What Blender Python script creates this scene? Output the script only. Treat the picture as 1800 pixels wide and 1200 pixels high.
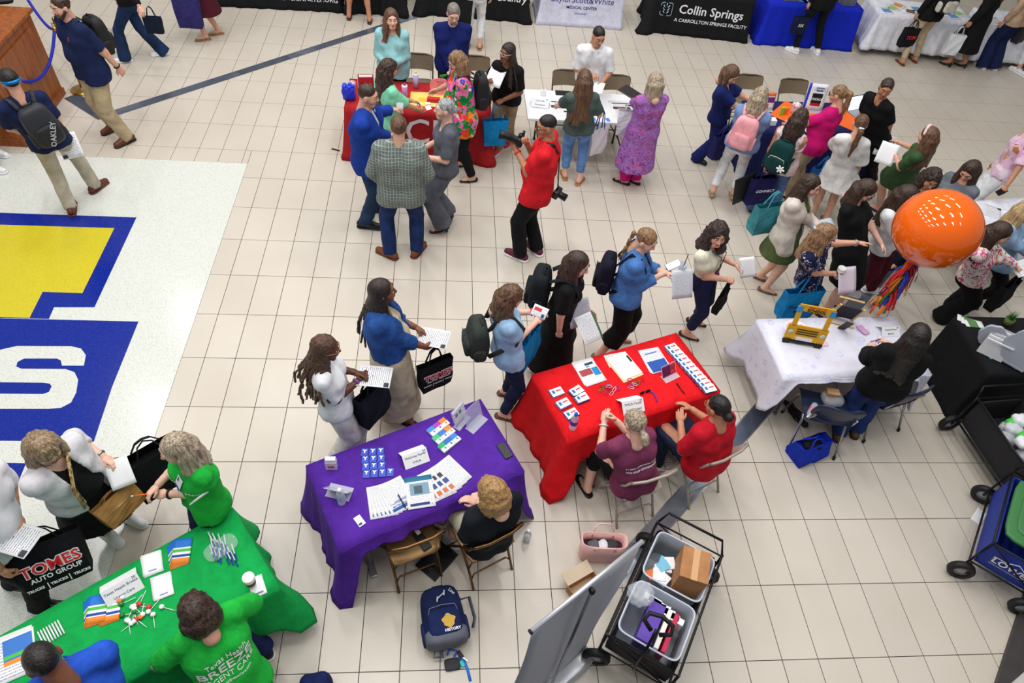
import bpy, bmesh, math, random
import numpy as np
from mathutils import Vector, Matrix, Quaternion
from mathutils.bvhtree import BVHTree
for o in list(bpy.data.objects): bpy.data.objects.remove(o)
SC = bpy.context.scene
COL = SC.collection
rnd = random.Random(7)
# ---------------------------------------------------------------- camera
CR = np.array([[0.99473507,-0.0517373,0.08846128],[-0.01895249,0.7554402,0.65494343],[-0.10071221,-0.65317176,0.75048231]])
CC = np.array([2.40864811,-7.05457072,5.64624587]); CF = 1208.51
cd = bpy.data.cameras.new('camera'); cam = bpy.data.objects.new('camera', cd); COL.objects.link(cam)
cd.sensor_width = 36; cd.lens = CF/1800*36; cd.clip_end = 200
_m = Matrix.Identity(4)
for i in range(3):
    for j in range(3): _m[i][j] = CR[j][i]
    _m[i][3] = CC[i]
cam.matrix_world = _m; SC.camera = cam
# ---------------------------------------------------------------- world, lights, exposure
w = bpy.data.worlds.new('world'); SC.world = w; w.use_nodes = True
w.node_tree.nodes['Background'].inputs[0].default_value = (0.93,0.96,1.0,1)
w.node_tree.nodes['Background'].inputs[1].default_value = 0.24
SC.view_settings.view_transform = 'Standard'; SC.view_settings.look = 'None'
SC.view_settings.exposure = 0.06; SC.view_settings.gamma = 1
SC.view_settings.use_curve_mapping = False
def area(x,y,z,sx,sy,power,col=(1,.97,.92),rot=0):
    l = bpy.data.lights.new('ceiling_light','AREA'); l.shape='RECTANGLE'; l.size=sx; l.size_y=sy
    l.energy=power; l.color=col
    o = bpy.data.objects.new('ceiling_light',l); COL.objects.link(o); o.location=(x,y,z); o.rotation_euler=(0,0,math.radians(rot))
for gx in range(6):                                # rows of linear fittings high under the hall roof
    for gy in range(5):
        k = (1.0,1.25,1.3,1.1,.72,.5)[gx]*(.72,1.2,1.25,1.05,.75)[gy]
        area(-4.4+gx*2.9, -7.0+gy*3.3, 9.0, .32, 1.5, 62*k, (1,.98,.95), rot=22)
# ---------------------------------------------------------------- helpers
def V(*a): return np.array(a, float)
def W(x,y,z=0.0):
    d = np.array([(x-900)/CF,-(y-600)/CF,-1.0]) @ CR
    return CC + d*((z-CC[2])/d[2])
def PXW(x,y,z=0.0):
    d=CR@(np.array([x,y,z])-CC); return (900+CF*d[0]/-d[2],600-CF*d[1]/-d[2],z)
def nrm(v): return v/(np.linalg.norm(v)+1e-12)
def lerp(a,b,t): return a+(b-a)*t
def lin(c):
    return tuple((x/12.92 if x<=.04045 else ((x+.055)/1.055)**2.4) for x in (v/255 for v in c))
def obj(name, me, parent=None, loc=None, mat=None, rz=None):
    o = bpy.data.objects.new(name, me); COL.objects.link(o)
    if parent is not None: o.parent = parent
    if loc is not None: o.location = loc
    if rz is not None: o.rotation_euler = (0,0,rz)
    if mat is not None: setm(me, mat)
    return o
def setm(me, m):
    me.materials.clear(); me.materials.append(m)
def tag(o, label, cat, group=None, kind=None):
    if label: o['label']=label
    if cat: o['category']=cat
    if group: o['group']=group
    if kind: o['kind']=kind
    return o
def thing(name, label, cat, loc=(0,0,0), rz=0, group=None):
    o = bpy.data.objects.new(name, None); COL.objects.link(o); o.empty_display_size=.1
    o.location = loc; o.rotation_euler=(0,0,rz); return tag(o,label,cat,group)
def npmesh(name, v, q, smooth=True, tris=None):
    me = bpy.data.meshes.new(name); v=np.asarray(v,np.float32); q=np.asarray(q,np.int32)
    n=len(v); nq=len(q); k=q.shape[1] if nq else 4
    me.vertices.add(n); me.vertices.foreach_set('co', v.ravel())
    me.loops.add(nq*k); me.loops.foreach_set('vertex_index', q.ravel())
    me.polygons.add(nq); me.polygons.foreach_set('loop_start', np.arange(nq,dtype=np.int32)*k)
    me.polygons.foreach_set('loop_total', np.full(nq,k,np.int32))
    if smooth: me.polygons.foreach_set('use_smooth', np.ones(nq,bool))
    me.update(calc_edges=True); return me
class MB:
    """collects verts/faces of one part, with a material index per face"""
    def __init__(s): s.v=[]; s.f=[]; s.mi=[]; s.sm=[]
    def add(s, v, f, mi=0, sm=False):
        b=len(s.v); s.v+= [tuple(map(float,p)) for p in v]; s.f+=[tuple(b+i for i in q) for q in f]
        s.mi+=[mi]*len(f); s.sm+=[sm]*len(f); return s
    def box(s, c, d, rz=0, mi=0, M=None):
        hx,hy,hz=d[0]/2,d[1]/2,d[2]/2; ca,sa=math.cos(rz),math.sin(rz); vs=[]
        for x,y,z in ((-1,-1,-1),(1,-1,-1),(1,1,-1),(-1,1,-1),(-1,-1,1),(1,-1,1),(1,1,1),(-1,1,1)):
            p=Vector((x*hx,y*hy,z*hz))
            if M is not None: p=M@p
            else: p=Vector((p.x*ca-p.y*sa,p.x*sa+p.y*ca,p.z))
            vs.append((p.x+c[0],p.y+c[1],p.z+c[2]))
        return s.add(vs,[(0,3,2,1),(4,5,6,7),(0,1,5,4),(1,2,6,5),(2,3,7,6),(3,0,4,7)],mi)
    def tube(s, pts, r, n=8, mi=0, closed=False, flat=None):
        pts=[np.array(p,float) for p in pts]; m=len(pts); vs=[]; up=None
        rs = r if isinstance(r,(list,tuple)) else [r]*m
        for i in range(m):
            a=pts[i-1] if (i>0 or closed) else pts[i]; b=pts[(i+1)%m] if (i<m-1 or closed) else pts[i]
            t=nrm(b-a)
            if up is None:
                up=V(0,0,1) if abs(t[2])<.9 else V(1,0,0)
            u=nrm(np.cross(t,up)); up=nrm(np.cross(u,t))
            for k in range(n):
                a_=2*math.pi*k/n; ru=rs[i]; rv=rs[i]*(flat or 1)
                vs.append(pts[i]+u*ru*math.cos(a_)+up*rv*math.sin(a_))
        f=[]
        for i in range(m if closed else m-1):
            j=(i+1)%m
            for k in range(n): f.append((i*n+k,i*n+(k+1)%n,j*n+(k+1)%n,j*n+k))
        s.add(vs,f,mi,True)
        if not closed:
            b=len(s.v)-len(vs)
            s.f+=[tuple(b+k for k in range(n))[::-1], tuple(b+(m-1)*n+k for k in range(n))]; s.mi+=[mi]*2; s.sm+=[False]*2
        return s
    def lathe(s, prof, c=(0,0,0), n=20, mi=0, sm=True, M=None):
        vs=[]
        for r,z in prof:
            for k in range(n):
                a=2*math.pi*k/n; p=Vector((r*math.cos(a),r*math.sin(a),z))
                if M is not None: p=M@p
                vs.append((p.x+c[0],p.y+c[1],p.z+c[2]))
        f=[(i*n+k,i*n+(k+1)%n,(i+1)*n+(k+1)%n,(i+1)*n+k) for i in range(len(prof)-1) for k in range(n)]
        return s.add(vs,f,mi,sm)
    def prism(s, poly, z0, z1, mi=0):
        n=len(poly); vs=[(x,y,z0) for x,y in poly]+[(x,y,z1) for x,y in poly]
        return s.add(vs,[tuple(range(n))[::-1],tuple(range(n,2*n))]+[(i,(i+1)%n,n+(i+1)%n,n+i) for i in range(n)],mi)
    def pillow(s, c, d, e=5, n=6, mi=0, M=None, fn=None):
        vs=[]; idx={}; f=[]
        def gv(p):
            k=tuple(round(q,5) for q in p)
            if k not in idx:
                idx[k]=len(vs); q=np.array(p); q=q/(np.sum(np.abs(q)**e)**(1/e))
                q=q*np.array(d)/2
                if fn: q=fn(q)
                if M is not None: q=np.array(M@Vector(q))
                vs.append(q+np.array(c))
            return idx[k]
        g=[math.tan((-1+2*i/n)*math.pi/4) for i in range(n+1)]
        for ax in range(3):
            for sg in (-1,1):
                for i in range(n):
                    for j in range(n):
                        q=[]
                        for a,b in ((i,j),(i+1,j),(i+1,j+1),(i,j+1)):
                            p=[0,0,0]; p[ax]=sg; p[(ax+1)%3]=g[a]; p[(ax+2)%3]=g[b]; q.append(gv(p))
                        f.append(tuple(q if sg>0 else q[::-1]))
        return s.add(vs,f,mi,True)
    def mesh(s, name='mesh', mats=None):
        me=bpy.data.meshes.new(name); me.from_pydata(s.v,[],s.f)
        me.polygons.foreach_set('material_index',s.mi); me.polygons.foreach_set('use_smooth',s.sm)
        if mats is not None:
            for m in (mats if isinstance(mats,(list,tuple)) else [mats]): me.materials.append(m)
        me.update(); return me
    def build(s, name, mats, parent=None, loc=None, rz=None):
        return obj(name, s.mesh(name,mats), parent, loc, None, rz)
def bevel(o, w=.004, n=2):
    m=o.modifiers.new('bevel','BEVEL'); m.width=w; m.segments=n; m.limit_method='ANGLE'; return o
# ---------------------------------------------------------------- materials
MATS={}
class NT:
    def __init__(s,name):
        s.m=bpy.data.materials.new(name); s.m.use_nodes=True; s.t=s.m.node_tree; s.b=s.t.nodes['Principled BSDF']; s._tc=None
    def n(s,t,**k):
        x=s.t.nodes.new(t)
        for a,b in k.items(): setattr(x,a,b)
        return x
    def l(s,a,b): s.t.links.new(a,b)
    def tc(s):
        if s._tc is None: s._tc=s.n('ShaderNodeTexCoord').outputs['Object']
        return s._tc
    def mapping(s,scale=(1,1,1),rot=(0,0,0)):
        m=s.n('ShaderNodeMapping'); m.inputs['Scale'].default_value=scale; m.inputs['Rotation'].default_value=rot
        s.l(s.tc(),m.inputs[0]); return m.outputs[0]
    def noise(s,scale,vec=None,detail=3,dist=0):
        x=s.n('ShaderNodeTexNoise'); x.inputs['Scale'].default_value=scale; x.inputs['Detail'].default_value=detail; x.inputs['Distortion'].default_value=dist
        s.l(vec or s.tc(),x.inputs['Vector']); return x.outputs['Fac']
    def ramp(s,fac,stops,const=False):
        r=s.n('ShaderNodeValToRGB'); e=r.color_ramp.elements
        if const: r.color_ramp.interpolation='CONSTANT'
        while len(e)<len(stops): e.new(.5)
        for i,(p,c) in enumerate(stops): e[i].position=p; e[i].color=(*lin(c),1)
        s.l(fac,r.inputs[0]); return r.outputs[0]
    def mix(s,fac,a,b,mode='MIX'):
        x=s.n('ShaderNodeMix',data_type='RGBA',blend_type=mode)
        for i,q in ((0,fac),(6,a),(7,b)):
            if hasattr(q,'is_linked') or hasattr(q,'links'): s.l(q,x.inputs[i])
            elif i==0: x.inputs[0].default_value=q
            else: x.inputs[i].default_value=(*lin(q),1)
        return x.outputs[2]
    def math(s,op,a,b=0.0,c=None):
        x=s.n('ShaderNodeMath',operation=op)
        for i,q in enumerate((a,b) if c is None else (a,b,c)):
            if hasattr(q,'links'): s.l(q,x.inputs[i])
            else: x.inputs[i].default_value=q
        return x.outputs[0]
    def sep(s,v):
        x=s.n('ShaderNodeSeparateXYZ'); s.l(v,x.inputs[0]); return x.outputs
    def bump(s,h,strength=.3,dist=.005):
        x=s.n('ShaderNodeBump'); x.inputs['Strength'].default_value=strength; x.inputs['Distance'].default_value=dist
        s.l(h,x.inputs['Height']); s.l(x.outputs[0],s.b.inputs['Normal'])
    def color(s,c):
        if hasattr(c,'links'): s.l(c,s.b.inputs['Base Color'])
        else: s.b.inputs['Base Color'].default_value=(*lin(c),1)
    def fin(s,rough=.6,metal=0,spec=.5,**k):
        s.b.inputs['Roughness'].default_value=rough; s.b.inputs['Metallic'].default_value=metal
        s.b.inputs['Specular IOR Level'].default_value=spec
        for a,b in k.items(): s.b.inputs[a.replace('_',' ')].default_value=b
        return s.m
def mat(c, rough=.55, metal=0, spec=.4, var=0, vs=8, bump=0, bs=200, **k):
    key=('m',tuple(c),rough,metal,spec,var,vs,bump,bs,tuple(sorted(k.items())))
    if key in MATS: return MATS[key]
    t=NT('plain')
    if var:
        d=tuple(max(0,x*(1-var)) for x in c); e=tuple(min(255,x*(1+var*.6)) for x in c)
        t.color(t.ramp(t.noise(vs),[(.3,d),(.7,e)]))
    else: t.color(c)
    if bump: t.bump(t.noise(bs),bump,.002)
    MATS[key]=t.fin(rough,metal,spec,**k); return MATS[key]
def cloth(c, var=.10, wr=.28, rough=.85, vs=9):
    """woven fabric: wrinkle relief plus slight tonal variation of the dye"""
    key=('c',tuple(c),var,wr,rough)
    if key in MATS: return MATS[key]
    t=NT('cloth'); n=t.noise(vs,detail=4,dist=.6)
    d=tuple(max(0,x*(1-var)) for x in c); e=tuple(min(255,x*(1+var*.5)+2) for x in c)
    t.color(t.ramp(n,[(.32,d),(.68,e)]))
    h=t.math('ADD',t.math('MULTIPLY',t.noise(7,t.mapping((1.6,1.6,.8)),detail=2,dist=1.6),1.0),t.math('MULTIPLY',t.noise(420,detail=1),.03))
    t.bump(h,wr,.03); MATS[key]=t.fin(rough,0,.2); return MATS[key]
def denim(c):
    key=('d',tuple(c))
    if key in MATS: return MATS[key]
    t=NT('denim'); d=tuple(x*.66 for x in c); e=tuple(min(255,x*1.14+8) for x in c)
    t.color(t.mix(.35,t.ramp(t.noise(7,detail=5,dist=.5),[(.3,d),(.7,e)]),t.ramp(t.noise(160,t.mapping((1,1,.25))),[(.35,d),(.65,e)])))
    t.bump(t.math('ADD',t.noise(9,detail=2,dist=1.4),t.math('MULTIPLY',t.noise(300),.05)),.35,.02); MATS[key]=t.fin(.85,0,.2); return MATS[key]
def printed(cols, scale=9, base=None, rnd_=1.0, seed=0, sharp=True):
    """blotchy printed fabric: warped cells coloured from a list"""
    key=('f',str(cols),scale,str(base),seed)
    if key in MATS: return MATS[key]
    t=NT('printed_cloth'); v=t.n('ShaderNodeTexVoronoi'); v.inputs['Scale'].default_value=scale; v.inputs['Randomness'].default_value=1
    nz=t.n('ShaderNodeTexNoise'); nz.inputs['Scale'].default_value=scale*1.3; t.l(t.tc(),nz.inputs['Vector'])
    mx=t.n('ShaderNodeMix',data_type='VECTOR'); mx.inputs[0].default_value=.16
    mp=t.mapping((1,1,1),(seed,seed*.7,0)); t.l(mp,mx.inputs[4]); t.l(nz.outputs['Color'],mx.inputs[5]); t.l(mx.outputs[1],v.inputs['Vector'])
    s=t.sep(v.outputs['Color'])[0]; n=len(cols)
    c=t.ramp(s,[(.12+.76*i/n if i else 0,x) for i,x in enumerate(cols)],True)
    if base is not None: c=t.mix(t.math('GREATER_THAN',v.outputs['Distance'],.5),c,base)
    t.color(c); t.bump(t.noise(8,detail=2,dist=1.4),.3,.025); MATS[key]=t.fin(.85,0,.2); return MATS[key]
def plaid(base,line,size=.028):
    key=('p',base,line,size)
    if key in MATS: return MATS[key]
    t=NT('plaid_cloth'); s=t.sep(t.tc()); fs=[]
    for o,k in ((s[0],1.0),(s[2],1.0)):
        fs.append(t.math('GREATER_THAN',t.math('FRACT',t.math('DIVIDE',o,size)),.86))
    f=t.math('MAXIMUM',fs[0],fs[1]); n=t.noise(90,detail=3)
    bc=t.ramp(n,[(.3,tuple(x*.72 for x in base)),(.7,tuple(min(255,x*1.22) for x in base))])
    t.color(t.mix(t.math('MULTIPLY',f,.55),bc,line)); t.bump(t.noise(8,detail=2,dist=1.4),.3,.025); MATS[key]=t.fin(.9,0,.2); return MATS[key]
def hairmat(c, c2=None, curly=False):
    key=('h',tuple(c),str(c2),curly)
    if key in MATS: return MATS[key]
    t=NT('hair'); c2=c2 or tuple(min(255,x*1.55+8) for x in c)
    vec=t.mapping((70,70,7) if not curly else (45,45,45))
    n=t.noise(1.0,vec,detail=4,dist=.8 if not curly else 2.5)
    t.color(t.ramp(n,[(.35,c),(.72,c2)])); t.bump(n,.8,.008); MATS[key]=t.fin(.42,0,.45); return MATS[key]
def skin(c):
    key=('s',tuple(c))
    if key in MATS: return MATS[key]
    t=NT('skin'); t.color(t.ramp(t.noise(22,detail=3),[(.3,tuple(x*.93 for x in c)),(.7,c)]))
    MATS[key]=t.fin(.5,0,.35,Subsurface_Weight=.06,Subsurface_Scale=.02); return MATS[key]
def metal(c,rough=.3): return mat(c,rough,1.0)
def clear(c=(235,240,245),alpha=.35,rough=.08): return mat(c,rough,0,.6,Alpha=alpha)
def text(s, size, m, parent, loc, rot=(0,0,0), align='CENTER', sx=1.0, name='lettering', bold=0, shear=0, ext=.0006):
    cu=bpy.data.curves.new(name,'FONT'); cu.body=s; cu.size=size; cu.align_x=align; cu.align_y='CENTER'; cu.extrude=ext; cu.offset=bold; cu.resolution_u=2; cu.shear=shear
    o=bpy.data.objects.new('tmp',cu); COL.objects.link(o); dg=bpy.context.evaluated_depsgraph_get(); me=bpy.data.meshes.new_from_object(o.evaluated_get(dg)); bpy.data.objects.remove(o); bpy.data.curves.remove(cu)
    me.materials.clear(); me.materials.append(m)
    if parent is None and loc is None: return me
    q=bpy.data.objects.new(name,me); COL.objects.link(q); q.parent=parent; q.location=loc; q.rotation_euler=rot; q.scale=(sx,1,1); return q
WHITE=mat((240,240,242),.6); PAPER=mat((236,237,240),.75); INK=mat((60,62,70),.7); BLACK=mat((16,16,18),.5)
# ---------------------------------------------------------------- distance-field bodies
class Vol:
    def __init__(s, lo, hi, h):
        s.h=h; s.o=np.array(lo)-3*h; n=np.ceil((np.array(hi)-np.array(lo))/h).astype(int)+7
        s.D=np.full(n,1.0,np.float32); s.ax=[(s.o[i]+h*np.arange(n[i])).astype(np.float32) for i in range(3)]
    def sub(s,lo,hi):
        sl=[];g=[]
        for i in range(3):
            a=max(0,int((lo[i]-s.o[i])/s.h)); b=min(len(s.ax[i]),int((hi[i]-s.o[i])/s.h)+2)
            if b<=a: return None,None
            sl.append(slice(a,b)); sh=[1,1,1]; sh[i]=-1; g.append(s.ax[i][a:b].reshape(sh))
        return tuple(sl),g
    @staticmethod
    def conef(g,a,b,ra,rb,n=None,f=1.,cap=0):
        ab=b-a; L2=float(ab@ab)+1e-9; X=g[0]-a[0];Y=g[1]-a[1];Z=g[2]-a[2]
        tr=(X*ab[0]+Y*ab[1]+Z*ab[2])/L2; t=np.clip(tr,0,1)
        X=X-t*ab[0];Y=Y-t*ab[1];Z=Z-t*ab[2]
        q=X*X+Y*Y+Z*Z
        if n is not None:
            e=X*n[0]+Y*n[1]+Z*n[2]; q=q+(f*f-1)*e*e
        d=np.sqrt(q)-(ra+(rb-ra)*t)
        L=math.sqrt(L2)
        if cap&1: d=np.maximum(d,(tr-1)*L)
        if cap&2: d=np.maximum(d,-tr*L)
        return d
    @staticmethod
    def ellf(g,c,M,r):
        X=g[0]-c[0];Y=g[1]-c[1];Z=g[2]-c[2]; q=0
        for i in range(3): q=q+((X*M[i][0]+Y*M[i][1]+Z*M[i][2])/r[i])**2
        return (np.sqrt(q)-1)*min(r)
    def join(s,sl,d,k):
        D=s.D[sl]
        if k>0:
            h=np.clip(.5+.5*(D-d)/k,0,1); s.D[sl]=D+(d-D)*h-k*h*(1-h)
        else: s.D[sl]=np.minimum(D,d)
    def less(s,sl,d,k):
        D=s.D[sl]
        if k>0:
            h=np.clip(.5-.5*(D+d)/k,0,1); s.D[sl]=D+(-d-D)*h+k*h*(1-h)
        else: s.D[sl]=np.maximum(D,-d)
def cone(a,b,ra,rb,k=.02,n=None,f=1.,cap=0): return ('c',a,b,ra,rb,k,n,f,cap)
def ell(c,M,r,k=.02): return ('e',c,M,r,k)
def cutc(a,b,ra,rb,k=.0,n=None,f=1.): return ('C',a,b,ra,rb,k,n,f)
def cute(c,M,r,k=.0): return ('E',c,M,r,k)
def plane(p,n): return ('p',p,n)
def solid(ops,h,noise=None):
    lo=V(9e9,9e9,9e9);hi=-lo
    for q in ops:
        if q[0]=='c':
            lo=np.minimum(lo,np.minimum(q[1]-q[3],q[2]-q[4]));hi=np.maximum(hi,np.maximum(q[1]+q[3],q[2]+q[4]))
        elif q[0]=='e':
            r=max(q[3]);lo=np.minimum(lo,q[1]-r);hi=np.maximum(hi,q[1]+r)
    v=Vol(lo,hi,h)
    for q in ops:
        if q[0] in 'cC':
            m=q[5]*1.2+3*h; l=np.minimum(q[1]-q[3],q[2]-q[4])-m; u=np.maximum(q[1]+q[3],q[2]+q[4])+m
            sl,g=v.sub(l,u)
            if sl is None: continue
            if q[0]=='c': v.join(sl,Vol.conef(g,*q[1:5],q[6],q[7],q[8]),q[5])
            else: v.less(sl,Vol.conef(g,*q[1:5],q[6],q[7]),q[5])
        elif q[0] in 'eE':
            m=max(q[3])+q[4]*1.2+3*h; sl,g=v.sub(q[1]-m,q[1]+m)
            if sl is None: continue
            if q[0]=='e': v.join(sl,Vol.ellf(g,*q[1:4]),q[4])
            else: v.less(sl,Vol.ellf(g,*q[1:4]),q[4])
        elif q[0]=='p':
            g=[v.ax[0].reshape(-1,1,1),v.ax[1].reshape(1,-1,1),v.ax[2].reshape(1,1,-1)]; n=q[2]; p=q[1]
            v.D=np.maximum(v.D,((g[0]-p[0])*n[0]+(g[1]-p[1])*n[1]+(g[2]-p[2])*n[2]).astype(np.float32))
    if noise:
        g=[v.ax[0].reshape(-1,1,1),v.ax[1].reshape(1,-1,1),v.ax[2].reshape(1,1,-1)]
        v.D=v.D+noise(*g).astype(np.float32)
    return nets(v)
def nets(v):
    D=v.D; S=D<0; nx,ny,nz=D.shape; C=(nx-1,ny-1,nz-1)
    cid=lambda i,j,k:(i*C[1]+j)*C[2]+k
    ids=[];pos=[];quads=[]
    for ax in range(3):
        a=[slice(None)]*3;b=[slice(None)]*3;a[ax]=slice(0,-1);b[ax]=slice(1,None)
        cr=np.argwhere(S[tuple(a)]!=S[tuple(b)])
        o=[q for q in range(3) if q!=ax]
        ok=(cr[:,o[0]]>0)&(cr[:,o[0]]<D.shape[o[0]]-1)&(cr[:,o[1]]>0)&(cr[:,o[1]]<D.shape[o[1]]-1)
        cr=cr[ok]
        if len(cr)==0: continue
        e=cr.copy();e[:,ax]+=1
        d0=D[cr[:,0],cr[:,1],cr[:,2]];d1=D[e[:,0],e[:,1],e[:,2]]
        p=cr.astype(np.float32); p[:,ax]+=d0/(d0-d1)
        cs=[]
        for du,dv in ((-1,-1),(0,-1),(0,0),(-1,0)):
            c=cr.copy();c[:,o[0]]+=du;c[:,o[1]]+=dv
            i=cid(c[:,0],c[:,1],c[:,2]);cs.append(i);ids.append(i);pos.append(p)
        q=np.stack(cs,1); fl=(d0<0) if ax!=1 else (d0>=0)
        q[~fl]=q[~fl][:,::-1]; quads.append(q)
    ids=np.concatenate(ids);pos=np.concatenate(pos);q=np.concatenate(quads)
    u,inv=np.unique(ids,return_inverse=True); cnt=np.bincount(inv)
    vs=np.stack([np.bincount(inv,pos[:,i])/cnt for i in range(3)],1)*v.h+v.o
    return vs.astype(np.float32), np.searchsorted(u,q)
def basis(F,U=None):
    """rows: right, forward, up"""
    U=V(0,0,1) if U is None else U
    F=nrm(F); R=nrm(np.cross(F,U)); return np.stack([R,F,np.cross(R,F)])
# ------------------------------------------------ shared templates (local frame: x right, y forward, z up)
I3=np.eye(3)
def uvs(c,r,n=8,m=5):
    vs=[];f=[]
    for i in range(m+1):
        t=math.pi*i/m
        for k in range(n): a=2*math.pi*k/n; vs.append((c[0]+r[0]*math.sin(t)*math.cos(a),c[1]+r[1]*math.sin(t)*math.sin(a),c[2]+r[2]*math.cos(t)))
    for i in range(m):
        for k in range(n): f.append((i*n+k,(i+1)*n+k,(i+1)*n+(k+1)%n,i*n+(k+1)%n))
    return np.array(vs),np.array(f)
def head_template(male,h=.0081):
    j=1.06 if male else .97; ops=[ell(V(0,-.012,.028),I3,(.074,.092,.086),.0),
     cone(V(0,.018,-.005),V(0,.036,-.07),.066,.042*j,.03,V(1,0,0),1.05),
     cone(V(-.022,.062,-.088),V(.022,.062,-.088),.020*j,.020*j,.025),
     cone(V(-.034,.052,-.025),V(.034,.052,-.025),.032,.032,.025),
     cone(V(-.034,.072,.028),V(.034,.072,.028),.014,.014,.02),
     cutc(V(-.033,.1,.010),V(-.031,.1,.010),.021,.021,.012), cutc(V(.033,.1,.010),V(.031,.1,.010),.021,.021,.012),
     cone(V(0,.084,.02),V(0,.106,-.022),.008,.0125,.010), cone(V(-.011,.096,-.026),V(.011,.096,-.026),.009,.009,.008),
     cone(V(-.017,.084,-.056),V(.017,.084,-.056),.010,.010,.010)]
    for s in (-1,1): ops.append(ell(V(s*.077,-.008,-.006),I3,(.011,.021,.033),.008))
    ops.append(cone(V(0,-.02,-.05),V(0,-.036,-.20),.053*j,.056*j,.03))
    v,q=solid(ops,h); parts=[(v,q,0)]
    for s in (-1,1):
        parts.append((*uvs((s*.032,.0775,.010),(.0145,.0115,.0085)),1)); parts.append((*uvs((s*.032,.0855,.0095),(.0065,.0055,.0068),6,4),2))
        b=MB(); b.tube([(s*.014,.092,.031),(s*.033,.090,.038),(s*.052,.076,.033)],[.0042,.0048,.003],5); parts.append((np.array(b.v),[f for f in b.f if len(f)==4],3))
    parts.append((*uvs((0,.0915,-.051),(.022,.007,.0055),8,4),4)); parts.append((*uvs((0,.0905,-.061),(.019,.007,.006),8,4),4))
    return parts
def hand_template(c,spread=0,thumb=0,h=.0074):
    ops=[cone(V(0,-.02,0),V(0,.03,0),.024,.030,.01,V(0,0,1),1.25),cone(V(-.012,.035,0),V(-.014,.075,0),.030,.028,.015,V(0,0,1),1.9),cone(V(.012,.035,0),V(.014,.072,0),.030,.027,.015,V(0,0,1),1.9)]
    for i,(x,y,L) in enumerate(((-.031,.088,.072),(-.0105,.094,.080),(.0105,.091,.074),(.030,.082,.058))):
        a=math.radians(c*(1+.12*i)); sx=spread*(i-1.5)*.22; p=V(x,y-.008,0); d=V(sx,math.cos(a*.6),-math.sin(a*.6))
        for s,(l,r0,r1) in enumerate(((.46,.0098,.0092),(.30,.0092,.0085),(.24,.0085,.0072))):
            e=p+nrm(d)*L*l*1.05; ops.append(cone(p,e,r0,r1,.003)); p=e; b=a*(.6+.75*(s+1)); d=V(sx,math.cos(b),-math.sin(b))
    t0=V(-.026,.022,-.006); t1=V(-.050+.012*thumb,.052,-.016-.012*thumb); t2=V(-.058+.03*thumb,.086,-.024-.016*thumb)
    ops+=[cone(t0,t1,.015,.0125,.008),cone(t1,t2,.0115,.009,.004)]
    return solid(ops,h)
def shoe_template(kind):
    """origin under the ankle, toe toward +y; returns parts (verts,quads,material slot)"""
    h=.0095; zf=.0
    if kind in ('sneaker','dress','boot'):
        w=1.0 if kind!='dress' else .92
        ops=[cone(V(0,-.055,.045),V(0,.05,.052),.042,.040,.02,V(1,0,0),1.05/w),cone(V(0,.04,.042),V(0,.145,.032),.045,.036,.03,V(1,0,0),1.0/w),
             cone(V(0,-.02,.06),V(0,-.025,.095 if kind!='boot' else .15),.043,.040,.02),plane(V(0,0,.012),V(0,0,-1))]
        if kind!='boot': ops.append(cutc(V(0,-.025,.105),V(0,-.025,.16),.034,.04,.0))
        a=solid(ops,h); out=[(*a,0)]
        s=[cone(V(0,-.055,.013),V(0,.14,.013),.050*w,.046*w,.01,V(0,0,1),1.0),plane(V(0,0,.018 if kind!='sneaker' else .026),V(0,0,1)),plane(V(0,0,0),V(0,0,-1))]
        out.append((*solid(s,.009),1))
        if kind=='sneaker':
            b=MB()
            for i in range(4): b.box((0,.055+.018*i,.088-.011*i),(.052,.006,.004),M=Matrix.Rotation(-.5,3,'X'))
            out.append((np.array(b.v),b.f,1))
        return out
    if kind=='flat':
        ops=[cone(V(0,-.055,.03),V(0,.05,.024),.034,.036,.02,V(0,0,1),1.0),cone(V(0,.05,.026),V(0,.155,.018),.040,.018,.02,V(0,0,1),1.3),plane(V(0,0,.002),V(0,0,-1)),
             cute(V(0,0,.075),I3,(.040,.085,.05),.0),plane(V(0,0,.056),V(0,0,1))]
        return [(*solid(ops,.008),0)]
    if kind=='sandal':
        b=solid([cone(V(0,-.05,.008),V(0,.135,.008),.042,.045,.01),plane(V(0,0,.018),V(0,0,1)),plane(V(0,0,0),V(0,0,-1))],.008)
        m=MB()
        for y,z,r in ((.085,.052,.046),(.05,.068,.045)):
            m.tube([(r*math.cos(t),y+.01*math.cos(2*t),.012+(z-.012)*math.sin(t)) for t in np.linspace(0,math.pi,9)],.011,6,flat=.35)
        return [(*b,0),(np.array(m.v),[f for f in m.f if len(f)==4],0)]
    if kind=='heel':
        m=MB(); m.tube([(0,-.05,.055),(0,-.055,.0)],[.022,.014],8)
        b=solid([cone(V(0,-.055,.062),V(0,.04,.03),.034,.034,.01,V(0,0,1),2.4),cone(V(0,.04,.028),V(0,.135,.012),.040,.034,.02,V(0,0,1),2.4)],.008)
        for y,z,r in ((.095,.055,.042),(.06,.072,.042),(-.05,.12,.036)):
            m.tube([(r*math.cos(t),y,.02+(z-.02)*math.sin(t)) for t in np.linspace(0,math.pi,9)],.009,6,flat=.35)
        return [(*b,0),(np.array(m.v),[f for f in m.f if len(f)==4],0)]
_T={}
def tmpl(k,fn,*a,**kw):
    if k not in _T: _T[k]=fn(*a,**kw)
    return _T[k]
HANDS={'relax':(28,0,0),'grip':(78,0,1),'hold':(42,0,.8),'open':(8,1,0),'point':(60,0,1)}
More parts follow.
